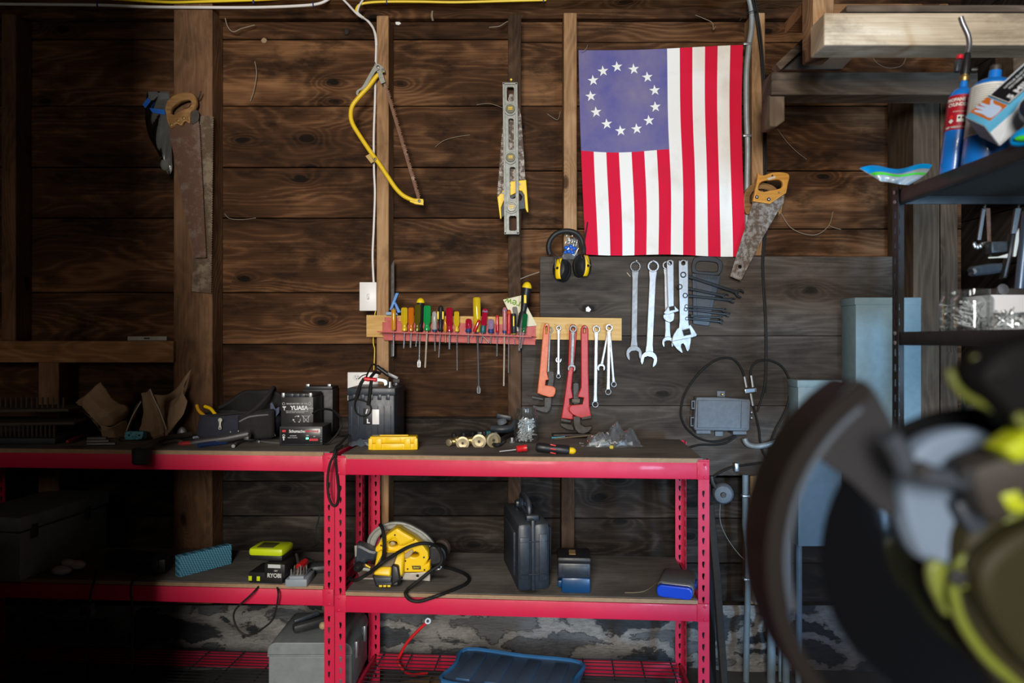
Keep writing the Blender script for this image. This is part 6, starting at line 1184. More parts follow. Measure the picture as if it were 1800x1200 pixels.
cable('cord', [(*zz(330, 800), ys-.075), (*zz(430, 710), ys-.094), (*zz(540, 640), ys-.07), (*zz(680, 560), ys-.04), (*zz(800, 520), ys-.025), (*zz(900, 520), ys-.01), (*zz(980, 555), ys+.02), (*zz(1020, 640), ys+.0), (*zz(1000, 720), ys-.015), (*zz(900, 790), ys-.03), (*zz(790, 880), ys-.045), *[(*zz(u, v), (lambda py: min(.838*F/(py-600), 9) if hang is None else hang)(zz(u, v)[1])) for u, v, hang in ((690, 960, 2.372), (672, 1010, 2.345), (720, 1060, 2.345), (800, 1072, 2.345), (900, 1045, 2.345), (1000, 1010, 2.345), (1130, 960, None), (1240, 910, None), (1280, 860, None), (1240, 810, None), (1130, 765, None), (1040, 742, None))]], .0062, M_rubber, 'thick black cord crossing the saw and drooping over the front beam', n=8, cat='cord')
tag(MB().lathe([(.03, 0), (.034, .01), (.03, .02), (.02, .022), (0, .022)], P(*zz(1030, 550), ys+.14), (-.3, -1, 0), 14).done('brown_wheel', simple('brown_iron', (.06, .04, .03), .6, .4)), 'small brown wheel behind the circular saw', 'wheel')
# ------------------------------------------------------------------ black tool case, battery pack, stud finder
o = body('tool_case', 'dusty blue-black plastic tool case standing upright on the middle shelf', 'case', 938, 1037, Z2); c = loc(o); rz = R(9)
obox(o, (-.032, .15, .115), (.054, .33, .232), M_bluebl, 'case_half', rz, .018); obox(o, (.027, .15, .115), (.06, .33, .232), M_bluebl, 'case_half', rz, .02)
obox(o, (-.004, .15, .122), (.014, .335, .24), M_bluebl, 'seam_band', rz, .005); obox(o, (.063, .13, .13), (.012, .2, .15), M_bluebl, 'side_panel', rz, .006); obox(o, (-.062, .13, .12), (.01, .22, .15), M_bluebl, 'side_panel', rz, .005)
q = M4.Rotation(rz, 4, 'Z').to_3x3(); fq = lambda v: c+q @ V(v)
MB().tube(catmull([fq((-.004, .06, .232)), fq((-.004, .065, .27)), fq((-.004, .1, .285)), fq((-.004, .18, .287)), fq((-.004, .215, .27)), fq((-.004, .22, .232))], 5), .013, 10, flat=.8).done('handle', M_bluebl, o)
for dy in (.03, .25): obox(o, (.0, dy, .24), (.045, .034, .022), M_bluebl, 'latch', rz, .005)
obox(o, (-.034, -.0165, .115), (.034, .006, .14), M_bluebl, 'end_rib', rz, .004); obox(o, (.03, -.0165, .115), (.03, .006, .16), M_bluebl, 'end_rib', rz, .004)
for v in (.06, .17): obox(o, (0, -.018, v), (.1, .003, .004), M_black, 'groove', rz, .001)
o = body('battery_pack', 'black battery clipped onto a blue adapter beside the tool case', 'battery', 1011, 1045, Z2); c = loc(o); rz = R(-3)
obox(o, (.003, .05, .028), (.098, .09, .052), simple('deep_blue_plastic', (.004, .045, .13), .35, 0, .1), 'blue_adapter', rz, .006); obox(o, (-.048, .03, .03), (.02, .03, .022), simple('deep_blue_plastic', (.004, .045, .13), .35, 0, .1), 'side_clip', rz, .003)
obox(o, (-.003, .055, .078), (.11, .1, .05), M_bluebl, 'battery_body', rz, .006); obox(o, (-.003, .06, .113), (.115, .12, .022), M_black, 'battery_top', rz, .008); obox(o, (-.008, .06, .1245), (.022, .05, .002), simple('tan_sticker', (.3, .2, .07), .5), 'sticker', rz, 0); obox(o, (-.0, .003, .08), (.085, .003, .03), M_bluebl, 'front_panel', rz, .001)
o = body('stud_finder', 'grey handheld device with bright blue end at the right of the middle shelf', 'device', 1186, 1052, Z2); c = loc(o); rz = R(-20); q = M4.Rotation(rz, 4, 'Z')
m = M4.Translation(c+V((0, .0, .024))) @ q @ M4.Rotation(pi/2, 4, 'X')
rc = lambda w_, h_, r_=.016, n=5: [(sx*(w_/2-r_)+r_*cos(t), sy*(h_/2-r_)+r_*sin(t)) for sx, sy, t0 in ((1, 1, 0), (-1, 1, pi/2), (-1, -1, pi), (1, -1, 1.5*pi)) for t in [t0+k*pi/2/n for k in range(n+1)]]
MB().flat(rc(.115, .04), .022, m @ M4.Translation((0, 0, -.0)), (), .004).done('blue_end', simple('bright_blue_plastic', (.006, .06, .55), .35, 0, .05), o)
MB().flat(rc(.12, .046), .15, m @ M4.Translation((0, 0.001, -.09)), (), .006).done('body', simple('dusty_grey_plastic', (.1, .1, .105), .6, 0, .2, 20, dust=.4), o); MB().flat(rc(.112, .041), .006, m @ M4.Translation((0, .0005, -.013)), (), .002).done('chrome_band', M_chrome, o)
obox(o, (.058, .08, .03), (.012, .06, .018), simple('bright_blue_plastic', (.006, .06, .55), .35, 0, .05), 'side_button', rz, .004)
lay([(1098, 1042), (1130, 1040), (1150, 1028), (1170, 1012)], .0012, simple('straw', (.25, .19, .11), .8), 'bent straw lying on the shelf left of the blue-ended device', Z2, 'straw', 'straw')
# ------------------------------------------------------------------ below: grey metal chest, bin, cable
zc = Z3+.004
o = thing('metal_chest', 'grey steel toolbox with rounded lid on the bottom deck', 'toolbox', V((-.73, 2.51, zc))); c = loc(o); fy = 2.51
xl, xr = P(472, 0, fy).x, P(618, 0, fy).x; ztop = P(0, 1128, fy).z; ct = (xl+xr)/2; w_ = xr-xl; zseam = P(0, 1152, fy).z; dp = .27
m = M4(((1, 0, 0, 0), (0, 0, -1, fy+dp/2), (0, 1, 0, 0), (0, 0, 0, 1)))
def arch(z0, z1, w2, r_=.03): return [(ct-w2, z0), (ct+w2, z0), (ct+w2, z1-r_)]+[(ct+w2-r_+r_*cos(t), z1-r_+r_*sin(t)) for t in [k*pi/12 for k in range(7)]]+[(ct-w2+r_-r_*sin(t), z1-r_+r_*cos(t)) for t in [k*pi/12 for k in range(7)]]
MB().flat(arch(zc, zseam-.004, w_/2, .002), dp, m, (), .003).done('box_body', M_toolbox, o); MB().flat(arch(zseam, ztop, w_/2+.003), dp+.01, m, (), .004).done('lid', M_toolbox, o)
MB().box((ct, fy-.006, zseam+.003), (w_+.004, .008, .008), bev=.003).done('seam_bead', M_toolbox, o)
for dy in (.06, .2): MB().box((xr+.006, fy+dy, zseam), (.01, .03, .06), bev=.003).done('latch', M_zinc, o)
o = thing('staple_gun', 'small dark tool lying on top of the grey steel toolbox', 'tool', V((P(545, 0, 2.6).x, 2.58, ztop+.006))); c = loc(o)
MB().bar(c+V((-.05, -.02, .02)), c+V((.06, .04, .03)), .035, .03, .008).done('tool_body', M_blackd, o); MB().bar(c+V((-.06, .02, .03)), c+V((.02, .07, .045)), .016, .016, .006).done('lever', M_bluebl, o); MB().ball(c+V((.05, .01, .02)), .014).done('tan_knob', simple('worn_tan_trigger', (.4, .3, .16), .5), o)
o = thing('storage_bin', 'blue plastic storage bin with dusty ribbed lid on the bottom deck', 'bin', V((0, 2.42, zc))); c = V((P(903, 0, 2.4).x, 2.405, zc)); rz = R(-15); q = M4.Rotation(rz, 4, 'Z'); q3 = q.to_3x3()
zl = 1.40-.545*2.64/1.241*0-0 if False else P(0, 1170, 2.5).z
hh = .1
MB().box(c+V((0, 0, hh/2)), (.42, .25, hh), q, .02).done('tub', M_fabricblue, o); MB().box(c+V((0, 0, hh+.008)), (.45, .28, .022), q, .008).done('lid', M_fabricblue, o)
for k in range(4): MB().box(c+q3 @ V((-.15+.1*k, 0, hh+.021)), (.05, .2, .01), q, .004).done('lid_rib', M_fabricblue, o)
MB().tube(catmull([c+q3 @ V((sx*.21, sy*.125, hh+.022)) for sx, sy in ((-1, -1), (0, -1), (1, -1), (1, 0), (1, 1), (0, 1), (-1, 1), (-1, 0))], 4, True), .007, 6, closed=True).done('lid_lip', simple('blue_lip_plastic', (.03, .13, .3), .4), o)
cable('cable', [(751, 1093, 2.78), (742, 1101, 2.78), (728, 1115, 2.78), (715, 1130, 2.78), (706, 1146, 2.78), (700, 1165, 2.79), (720, 1185, 2.76), (750, 1182, 2.7)], .006, simple('red_rubber', (.62, .015, .02), .4), 'red battery cable with ring terminal standing up from the bottom deck')
tag(MB().lathe([(.012, 0), (.012, .003), (.006, .003), (.006, 0)], P(752, 1091, 2.775), (0.2, -1, .2), 14, caps=False).done('ring_terminal', M_zinc), 'ring terminal at the end of the red cable', 'terminal')
o = thing('carton', 'pale cardboard strip lying under the wire deck left of the bin', 'cardboard', V((-.4, 2.6, .0))); MB().box((-.36, 2.62, .06), (.3, .12, .12), R(20), .003).done('carton', simple('tan_cardboard', (.22, .14, .07), .8), o)
# ------------------------------------------------------------------ black steel shelf along the right wall
X0, X1, Y0, Y1 = 1.132, 1.585, 2.10, 1.05
ZU, ZL, ZB = P(0, 338, Y0).z, H+.028, H-.31
o = thing('shelving_unit', 'black steel shelving unit with propane cylinders on its top shelf', 'shelving unit', V((1.36, 1.6, 0)))
SLOT = [(-.004, .012), (-.002, .0145), (.002, .0145), (.004, .012), (.0035, .006), (.0045, .0), (.0045, -.006), (.002, -.0095), (-.002, -.0095), (-.0045, -.006), (-.0045, 0), (-.0035, .006)]
def bpost(x_, y_, sx, sy):
    ho = []; zc = .06; kk = 0
    while zc < ZU-.06: ho.append([(a, zc+b) for a, b in SLOT]); zc += .045
    w_ = .034
    mb = MB(); mb.flat([(-w_/2, 0), (w_/2, 0), (w_/2, ZU+.01), (-w_/2, ZU+.01)], .002, M4.Translation((x_+sx*w_/2, y_, 0)) @ M4.Rotation(pi/2, 4, 'X'), ho)
    mb.flat([(-w_/2, 0), (w_/2, 0), (w_/2, ZU+.01), (-w_/2, ZU+.01)], .002, M4.Translation((x_, y_+sy*w_/2, 0)) @ M4.Rotation(pi/2, 4, 'X') @ M4.Rotation(pi/2, 4, 'Y'), ho)
    return mb.done('post', M_bshelf, o)
for x_, sx in ((X0, 1), (X1, -1)):
    bpost(x_, Y0, sx, -1); bpost(x_, Y1, sx, 1)
for zt in (ZU, ZL, ZB, .2):
    for x_ in (X0+.004, X1-.004):
        mb = MB(); mb.box((x_, (Y0+Y1)/2, zt-.018), (.004, Y0-Y1, .036), bev=.001); mb.box((x_+(.01 if x_ < 1.6 else -.01), (Y0+Y1)/2, zt-.036), (.022, Y0-Y1, .006), bev=.002); mb.done('side_rail', M_bshelf, o)
    for y_ in (Y0-.004, Y1+.004):
        mb = MB(); mb.box(((X0+X1)/2, y_, zt-.018), (X1-X0, .004, .036), bev=.001); mb.done('end_rail', M_bshelf, o)
    MB().box(((X0+X1)/2, (Y0+Y1)/2, zt-.006), (X1-X0-.012, Y0-Y1-.012, .012), bev=.001).done('shelf_board', M_particle, o, smooth=False)
for zt in (ZU, ZL):
    for dz in (-.004, -.032): MB().lathe([(.006, 0), (.006, .003), (.003, .004), (0, .004)], (X0+.008, Y0-.034, zt+dz) if False else (X0-.001, Y0-.017, zt+dz), (-1, 0, 0), 8).done('bolt', M_zinc, o)
# propane cylinders
def pill(r, h): return [(r*.9, 0), (r, .008)]+[(r, h*.8)]+[(r*cos(t), h*.8+h*.12*sin(t)) for t in [k*pi/2/6 for k in range(1, 6)]]+[(r*.3, h*.92), (r*.28, h), (0, h)]
M_gred = simple('dark_red_label', (.34, .008, .02), .4, 0, .05); M_glab = simple('white_label', (.62, .62, .58), .45, 0, .08)
def strip(o, c, r, z0, z1, a0, a1, mat, name):
    mb = MB(); mb.grid(lambda u, v: c+V((r*cos(a0+(a1-a0)*u), r*sin(a0+(a1-a0)*u), z0+(z1-z0)*v)), 20, 2); return mb.done(name, mat, o)
def wraptext(o, c, r, s, size, ang, zc_, mat, name, sx=1.0, bold=0):
    mb = MB(); text(mb, s, size, M4(), .0004, sx=sx, bold=bold)
    for v in mb.bm.verts:
        a = ang+v.co.x/r; rr_ = r+.0006+v.co.z; v.co = c+V((rr_*cos(a), rr_*sin(a), zc_+v.co.y))
    return mb.done(name, mat, o)
yc = 1.62; k = pm(yc)
def cyl(label, px_, yy, r, h, face):
    c = V((P(px_, 0, yy).x, yy, ZU)); o = thing('propane_cylinder', label, 'gas cylinder', c)
    MB().lathe(pill(r, h), c, Zv, 28).done('cylinder', M_gasblue, o); return o, c
# tall torch cylinder at the left: the shelf edge is at x = X0
yc = 1.90; k = pm(yc); r_ = 21.5*k
o, c = cyl('slim blue propane cylinder with a torch head on top of the black shelf', 1674, yc, r_, .262, 0); cyl1 = o
ang0 = atan2(-c.y, -c.x)
strip(o, c, r_+.0006, .118, .212, ang0-1.5, ang0+1.5, M_gred, 'red_label')
wraptext(o, c, r_+.001, 'PROPANE FUEL', .0125, ang0+.0, .198, M_glab, 'lettering', .85, .0004); wraptext(o, c, r_+.001, 'CYLINDER', .0125, ang0-.2, .185, M_glab, 'lettering', .85, .0004)
wraptext(o, c, r_+.001, 'NET WEIGHT 14.1 OZ', .0075, ang0+.0, .124, M_glab, 'lettering', .85, .0002); wraptext(o, c, r_+.001, 'EXTREMELY FLAMMABLE GAS', .0035, ang0+.2, .166, M_glab, 'lettering')
strip(o, c, r_+.0012, .138, .156, ang0-.15, ang0+.75, M_glab, 'hazard_panel')
for a_, z_ in ((-.55, .152), (-.55, .141)):
    mb = MB(); a = ang0+a_; p = c+V(((r_+.0015)*cos(a), (r_+.0015)*sin(a), z_)); t_ = V((-sin(a), cos(a), 0)); mb.poly([p+t_*.0065, p+Zv*.0065, p-t_*.0065, p-Zv*.0065]); mb.done('hazard_diamond', simple('hazard_red', (.6, .02, .02), .5) if z_ > .15 else M_glab, o)
for i, a_ in enumerate((.0, .25, .5)):
    a = ang0+a_; p = c+V(((r_+.0018)*cos(a), (r_+.0018)*sin(a), .149)); MB().ball(p, .003, (1, 1, 1)).done('hazard_symbol', (M_black, M_gred, M_black)[i], o)
tp = c+Zv*.257
o2 = thing('torch_head', 'black torch head with bent steel nozzle and red button on the slim cylinder', 'torch', tp)
MB().lathe([(.011, 0), (.0125, .003), (.0125, .012), (.01, .015), (.01, .02), (0, .02)], tp, Zv, 16).done('brass_collar', M_brass, o2)
MB().lathe([(.011, 0), (.012, .01), (.011, .03), (.0095, .05), (.007, .06), (0, .06)], tp+Zv*.018, Zv, 14).done('burner_body', M_black, o2)
MB().tube(catmull([tp+V((0, 0, .075)), tp+V((.002, 0, .1)), tp+V((-.004, 0, .125)), tp+V((-.022, 0, .155)), tp+V((-.03, 0, .172))], 5), .0068, 12).done('nozzle', simple('heat_tinted_steel', (.25, .24, .25), .35, .8, .3), o2)
MB().box(tp+V((-.022, -.0, .04)), (.014, .016, .034), None, .004).done('igniter', M_bluebl, o2); MB().lathe([(.0085, 0), (.0085, .009), (.006, .012), (0, .012)], tp+V((-.02, -.002, .058)), Zv, 14).done('red_button', simple('red_button', (.6, .01, .03), .4), o2)
MB().lathe([(.007, 0), (.008, .004), (.008, .014), (0, .016)], tp+V((.012, -.004, .032)), (1, -.3, 0), 12).done('valve_knob', M_black, o2)
yc2 = 1.795; r2 = 35*pm(yc2)
o, c = cyl('fat blue propane cylinder with white label standing behind the torch cylinder', 1729, yc2, r2, .245, 0); cyl2 = o; ang0 = atan2(-c.y, -c.x)
strip(o, c, r2+.0006, .07, .2, ang0-1.5, ang0+.75, M_glab, 'white_label'); strip(o, c, r2+.0006, .07, .2, ang0+.76, ang0+1.5, M_gred, 'red_label')
wraptext(o, c, r2+.001, 'PRO', .016, ang0+1.02, .182, M_glab, 'lettering', .8, .0006); wraptext(o, c, r2+.001, 'CYL', .016, ang0+1.02, .165, M_glab, 'lettering', .8, .0006)
mb = MB(); 
for i in range(22):
    text_ang = ang0-.9; L_ = 1.35-.2*((i*7) % 4)*.5
    mb.grid(lambda u, v, i=i, L_=L_: c+V(((r2+.0012)*cos(text_ang+L_*u), (r2+.0012)*sin(text_ang+L_*u), .194-.0055*i-.002*v)), 10, 1)
mb.done('fine_print', simple('grey_print', (.3, .3, .29), .6), o)
MB().lathe([(.012, 0), (.013, .004), (.013, .014), (.01, .018), (0, .018)], c+Zv*.243, Zv, 14).done('cap', M_iron, o)
for q_ in (cyl1, cyl2): q_.rotation_euler = (0, R(7), 0)
o2.rotation_euler = (0, R(7), 0); o2.location = ORG[cyl1.name]+M4.Rotation(R(7), 3, 'Y') @ V((0, 0, .257))
# glove box, bags
L_, W_, T_ = V((.6436, -.3629, .6738)), V((.1189, -.8223, -.5564)), V((.7561, .4382, -.4861))
BW, BH, BD = .25, .078, .0704; bc = P(1730.7, 221.3, 1.63)+L_*BW/2+T_*BH/2-W_*BD/2
o = thing('glove_box', 'blue, orange and black box of disposable gloves leaning on the cylinders', 'box', bc)
R3 = M4((L_, -T_, W_)).transposed(); MBX = M4.Translation(bc) @ R3.to_4x4()
def gb(c_, s_, mat, name, bev=.001): return MB()._cube(MBX @ M4.Translation(c_) @ M4.Diagonal((*s_, 1)), bev).done(name, mat, o)
M_gb = simple('glove_box_blue', (.1, .38, .6), .4, 0, .05); M_gk = simple('glove_box_black', (.01, .01, .012), .35); M_go = simple('glove_box_orange', (.5, .13, .015), .45, 0, .2); M_gw = simple('glove_box_white', (.7, .74, .78), .45)
gb((0, 0, 0), (BW, BH, BD), M_gb, 'carton', .002)
gb((.03, BH/2-.001, 0), (BW*.74, .003, BD*.98), M_gk, 'black_top_panel', 0); gb((-.088, BH/2-.0008, 0), (.045, .003, BD*.98), M_go, 'orange_end_panel', 0)
gb((-.075, -.012, BD/2-.001), (.098, .05, .003), M_gw, 'white_front_band', 0); gb((-BW/2+.001, 0, 0), (.003, BH*.96, BD*.96), simple('glove_box_end', (.45, .42, .4), .5), 'end_flap', 0)
mT = MBX @ M4.Translation((-.01, BH/2+.001, 0)) @ M4.Rotation(-pi/2, 4, 'X')
mb = MB(); text(mb, '5 MIL', .022, mT @ M4.Translation((-.016, -.02, 0)), .0006, bold=.0006); text(mb, 'POWDER FREE', .008, mT @ M4.Translation((.005, .004, 0)), .0006); text(mb, 'NITRILE GLOVES', .008, mT @ M4.Translation((.005, .016, 0)), .0006)
for a_, b_ in (((-.05, -.032), (.075, -.032)), ((.075, -.032), (.075, .032)), ((.075, .032), (-.05, .032)), ((-.05, .032), (-.05, -.032))): mb.tube([mT @ V((*a_, .0005)), mT @ V((*b_, .0005))], .0009, 4)
mb.done('lettering', M_gw, o)
mF = MBX @ M4.Translation((0, 0, BD/2+.001))
mb = MB(); text(mb, 'OR', .034, mF @ M4.Translation((.03, .016, 0)), .0006, bold=.002); 
mb.flat(cat2([(-.118, -.03), (-.1, -.014), (-.07, .01), (-.035, .024), (-.03, .018), (-.06, -.01), (-.02, .01), (-.014, .004), (-.05, -.02), (-.08, -.034)], 4), .0008, mF); mb.done('white_graphic', M_gw, o)
mH = MBX @ M4.Translation((-.088, BH/2+.0012, 0)) @ M4.Rotation(-pi/2, 4, 'X')
mb = MB(); mb.flat(cat2([(-.016, -.03), (.012, -.03), (.014, .0), (.022, .012), (.018, .016), (.008, .006), (.006, .03), (.001, .03), (0, .008), (-.004, .032), (-.009, .031), (-.008, .006), (-.014, .026), (-.018, .024), (-.016, 0)], 3), .0008, mH); mb.done('printed_hand', simple('pale_blue_print', (.45, .58, .8), .5), o)
o = thing('plastic_pouch', 'bright blue and green plastic pouch slumped in front of the glove box', 'pouch', P(1782, 240, 1.56)); c = P(1806, 238, 1.57)
MB().ball(c, .034, (1.2, .7, .6), 16, M4.Rotation(R(-25), 3, 'Y')).done('pouch', simple('cyan_plastic', (.0, .22, .55), .35), o); MB().ball(c+V((-.02, -.018, -.012)), .018, (1.2, .8, .4), 12).done('green_trim', simple('bright_green', (.05, .5, .03), .4), o)
tag(MB().lathe([(.026, 0), (.033, .01), (.034, .035), (.026, .045), (0, .05)], P(1822, 200, 1.57), (-.5, -.8, .2), 16).done('dark_cap', simple('navy_plastic', (.012, .016, .03), .4)), 'dark rounded cap at the right edge above the pouch', 'cap')
tag(MB().box(P(1741, 262, 1.80)+V((0, .08, 0)), (.05, .04, .05), .3, .004).done('green_block', simple('sea_green', (.01, .25, .17), .4)), 'small green block behind the glove box', 'block')
o = thing('chip_bag', 'blue, green and silver plastic bag lying over the end of the black top shelf', 'bag', P(1575, 318, 1.93)); yy = 1.93
def cbag(sd):
    def f(u, v):
        l, r_ = 1511+38*v, 1638-42*v+8*sin(v*3); t_ = 296-4*sin(u*9)-4*u; b_ = 322-3*cos(u*pi)
        return P(l+(r_-l)*u, t_+(b_-t_)*v, yy-sd*(.02*sin(pi*u)**.7*sin(pi*v*.95))-.025*v+.004*sin(u*15+v*5))
    return f
MB().grid(cbag(1), 22, 8).grid(cbag(-.6), 22, 8).done('bag_body', simple('grey_foil_film', (.3, .36, .4), .35, .2, .2), o)
for lo, hi, mt, nm, e in ((-.02, .42, simple('cyan_plastic', (.0, .22, .55), .35), 'blue_band', 0), (.42, .6, simple('bright_green', (.05, .5, .03), .4), 'green_band', .35)):
    mb = MB(); mb.grid(lambda u, v, lo=lo, hi=hi, e=e: (lambda vv: cbag(1)(u, max(0, min(1, vv)))+V((0, -.0015, .001)))(lo+(hi-lo)*v*(1-.5*u)+(e*.0)), 22, 5); mb.done(nm, mt, o)
# jars and things on the eye-level shelf
def sjar(label, px_, yy, r_px, top, bolts, group, lab, z=ZL):
    c = V((P(px_, 0, yy).x, yy, z)); r_ = r_px*pm(yy); h_ = P(0, top, yy).z-z
    jar(label, c, r_, h_); fill(c, r_*.9, h_*.55, bolts, lab, group, M_boltz, 'screw', 'screw', .045, .0022); return c
sjar('tall clear jar of screws, leftmost on the black eye-level shelf', 1676, 1.93, 22, 513, 34, 'screws in the leftmost shelf jar', 'screw in the leftmost jar on the black shelf')
sjar('wide clear jar of mixed screws in the middle of the eye-level shelf', 1709, 1.835, 33, 509, 46, 'screws in the wide shelf jar', 'screw in the wide middle jar on the black shelf')
sjar('short jar of screws at the front right of the eye-level shelf', 1775, 1.68, 30, 549, 36, 'screws in the front shelf jar', 'screw in the short front jar on the black shelf')
o = thing('carton', 'white carton standing behind the jars on the eye-level shelf', 'box', V((1.4, 1.95, ZL))); a, b = P(1738, 518, 1.93), P(1830, 590, 1.93)
MB().box(((a.x+b.x)/2, 1.985, (ZL+a.z)/2), (b.x-a.x, .12, a.z-ZL), bev=.002).done('carton', simple('white_card', (.62, .64, .68), .6, 0, .04), o)
tag(MB().box(P(1764, 514, 1.97)+V((0, 0, .001)), (.09, .06, .018), .1, .004).done('steel_tool', M_iron), 'dark steel piece lying on the white carton', 'tool'); tag(MB().lathe([(.012, 0), (.014, .003), (.012, .01), (.016, .013), (0, .015)], P(1758, 510.5, 1.945), (0, -1, .2), 10).done('knurled_nut', M_chrome), 'shiny knurled nut on top of the white carton', 'nut')
tag(MB().box(P(1735, 585, 1.80)+V((0, .0, .0)), (.05, .03, .012), .1, .002).done('wood_block', M_alu), 'flat grey block beside the wide jar', 'block')
sjar('jar of screws on the lower black shelf behind the miter saw', 1722, 1.85, 24, 712, 24, 'screws in the low jar', 'screw in the jar on the lower black shelf', ZB)
tag(MB().tube([P(1702, 760, 1.93), P(1688, 696, 1.97)], .007, 8).done('glass_tube', G_jar), 'thin clear tube leaning beside the low jar', 'tube')
# clamps and hacksaws hanging under the top shelf
Z = Zm(1600, 340, 4.285); zz = lambda u, v: Z([(u, v)])[0]; yh = 2.0
o = thing('hacksaw', 'hacksaw with pale frame and wing nut hanging under the black shelf', 'saw', P(1725, 440, yh))
MB().plate(Z([(545, 110), (572, 110), (535, 350), (510, 350)]), yh, .006).done('frame', M_satin, o); MB().plate(Z([(572, 110), (604, 110), (612, 400), (585, 400)]), yh+.02, .003).done('blade', M_saw_rust, o)
for a_ in (-140, -90, -40, 10): MB().ball(P(*zz(510+26*cos(R(a_+180)), 385-16*sin(R(a_))), yh-.01), .006, (1, .6, 1.3)).done('wing_nut', M_chrome, o)
MB().plate(Z(cat2([(535, 370), (600, 360), (608, 395), (560, 395)], 2)), yh-.004, .008, bev=.002).done('end_fitting', M_chrome, o); MB().tube([P(*zz(597, 400), yh), P(*zz(603, 475), yh)], .003, 6).done('pin', M_chrome, o)
o = thing('hacksaw', 'hacksaw with black grip hanging at the right under the black shelf', 'saw', P(1770, 455, yh-.04)); yg = yh-.05
MB().plate(Z([(795, 110), (838, 110), (800, 300), (768, 300)]), yg, .008).done('frame', M_satin, o); MB().plate(Z([(765, 300), (805, 300), (775, 470), (735, 640), (700, 640), (745, 440)]), yg-.004, .022, bev=.006).done('handle', M_black, o)
MB().plate(Z(cat2([(610, 360), (740, 355), (745, 440), (612, 450)], 1)), yg+.004, .03, bev=.006).done('grip', M_blackd, o); MB().plate(Z([(590, 478), (660, 475), (745, 450), (742, 485), (660, 485), (592, 488)]), yg, .004).done('blade_holder', simple('pale_metal', (.6, .6, .52), .4, .3), o)
MB().plate(Z(cat2([(485, 545), (720, 520), (730, 590), (500, 620), (480, 590)], 2)), yg+.01, .03, bev=.008).done('lower_grip', M_bluebl, o); MB().plate(Z([(800, 300), (822, 260), (820, 360), (798, 475), (778, 475)]), yg+.004, .006).done('guard_strap', simple('pale_metal', (.6, .6, .52), .4, .3), o)
for u, tt in ((560, 'left'), (815, 'right')): tag(MB().tube([P(*zz(u, 118), yh-.02), P(*zz(u, 100), yh-.02), P(*zz(u+4, 88), yh-.01)], .003, 6).done('hook', M_iron), '%s hook under the black shelf carrying a hacksaw' % tt, 'hook')
tag(MB().tube([P(1784, 590, 2.06), P(1806, 372, 2.06)], .014, 12).done('steel_pipe', simple('blue_grey_pipe', (.1, .14, .2), .35, .5)), 'blue-grey steel pipe standing at the right behind the white carton', 'pipe')
# ------------------------------------------------------------------ miter saw close to the camera at the right
ym = .62; o = thing('miter_saw', 'large out-of-focus lime and black miter saw with clear blade guard, close at the right', 'miter saw', V((.45, .7, .9)))
GC = (1707, 978); gr = 365
ga = lambda a, r_=gr: (GC[0]+r_*cos(R(a)), GC[1]+r_*sin(R(a)))
arc = [ga(a) for a in range(237, 84, -6)]
MB().plate(arc+[(1800, 1260), (1700, 1120), (1640, 1010), (1605, 880), (1580, 770), (1545, 700)], ym, .0025, bev=.0005).done('clear_guard', G_guard, o)
def band(y0_, y1_, r0, r1, a0, a1, mat, name, n=40):
    mb = MB(); rings = []
    for i in range(n+1):
        a = a0+(a1-a0)*i/n
        rings.append([P(*ga(a, r_), ym)+V((0, yy-ym, 0)) for r_, yy in ((r0, y0_), (r1, y0_), (r1, y1_), (r0, y1_))])
    return mb.rings(rings).done(name, mat, o)
band(ym-.012, ym+.05, gr-24, gr+4, 237, 84, simple('smoky_brown_plastic', (.009, .007, .0065), .5, 0, .2, spec=.12), 'guard_rim')
band(ym-.013, ym-.008, gr-36, gr-27, 232, 165, simple('blue_grey_highlight', (.04, .05, .065), .4), 'rim_highlight')  # highlight along the guard rim, painted as a paler strip
MB().plate(cat2([(1504, 668), (1530, 676), (1556, 715), (1585, 775), (1604, 850), (1590, 890), (1560, 905), (1500, 850), (1425, 790), (1436, 745), (1470, 700)], 3), ym-.006, .006, bev=.002).done('fender_plate', M_fender, o)
MB().plate(circ(1707, 978, 262, 72), ym+.025, .003, [circ(1707, 978, 20)], 0).done('saw_blade', simple('dark_blade_steel', (.003, .003, .0035), .6, 0, .2, 8, spec=.06), o)
MB().plateb(cat2([(1555, 830), (1580, 778), (1625, 752), (1690, 748), (1732, 780), (1756, 840), (1745, 900), (1700, 935), (1690, 975), (1640, 985), (1590, 965), (1562, 900)], 4), ym-.02, .03, bev=.008).done('casting', M_sawgrey, o)
pts = [P(a, b, ym-.056) for a, b in ((1562, 765), (1580, 790), (1598, 826), (1640, 838), (1720, 845))]
MB().tube(catmull(pts, 5), .0085, 10).done('link_arm', simple('blue_grey_link', (.03, .037, .05), .5, .3), o)
for a, b in ((1615, 824), (1692, 830)): MB().lathe([(.007, 0), (.0075, .003), (.006, .007), (0, .007)], P(a, b, ym-.062), -Y, 8).done('bolt', M_black, o)
mb = MB(); mb.bar(P(1688, 912, ym-.034), P(1720, 895, ym-.034), .03, .012, .003, (0, 1, 0)); mb.done('bracket', simple('blue_grey_link', (.03, .037, .05), .5, .3), o)
MB().plateb(cat2([(1640, 905), (1700, 880), (1760, 850), (1850, 800), (1960, 860), (1960, 1290), (1830, 1290), (1745, 1200), (1690, 1130), (1650, 1060), (1632, 985)], 4), ym-.04, .05, bev=.014).done('motor_housing', M_olive, o)
MB().plate(cat2([(1720, 1010), (1800, 930), (1900, 920), (1950, 1000), (1930, 1150), (1850, 1200), (1770, 1130)], 4), ym-.06, .03, bev=.01).done('motor_cover', M_olive, o)
MB().tube(catmull([P(a, b, ym-.034) for a, b in ((1850, 840), (1790, 900), (1730, 950), (1685, 995), (1675, 1030), (1690, 1090), (1735, 1155), (1800, 1210), (1850, 1250))], 6), .0045, 10).done('lime_trim', M_lime, o)
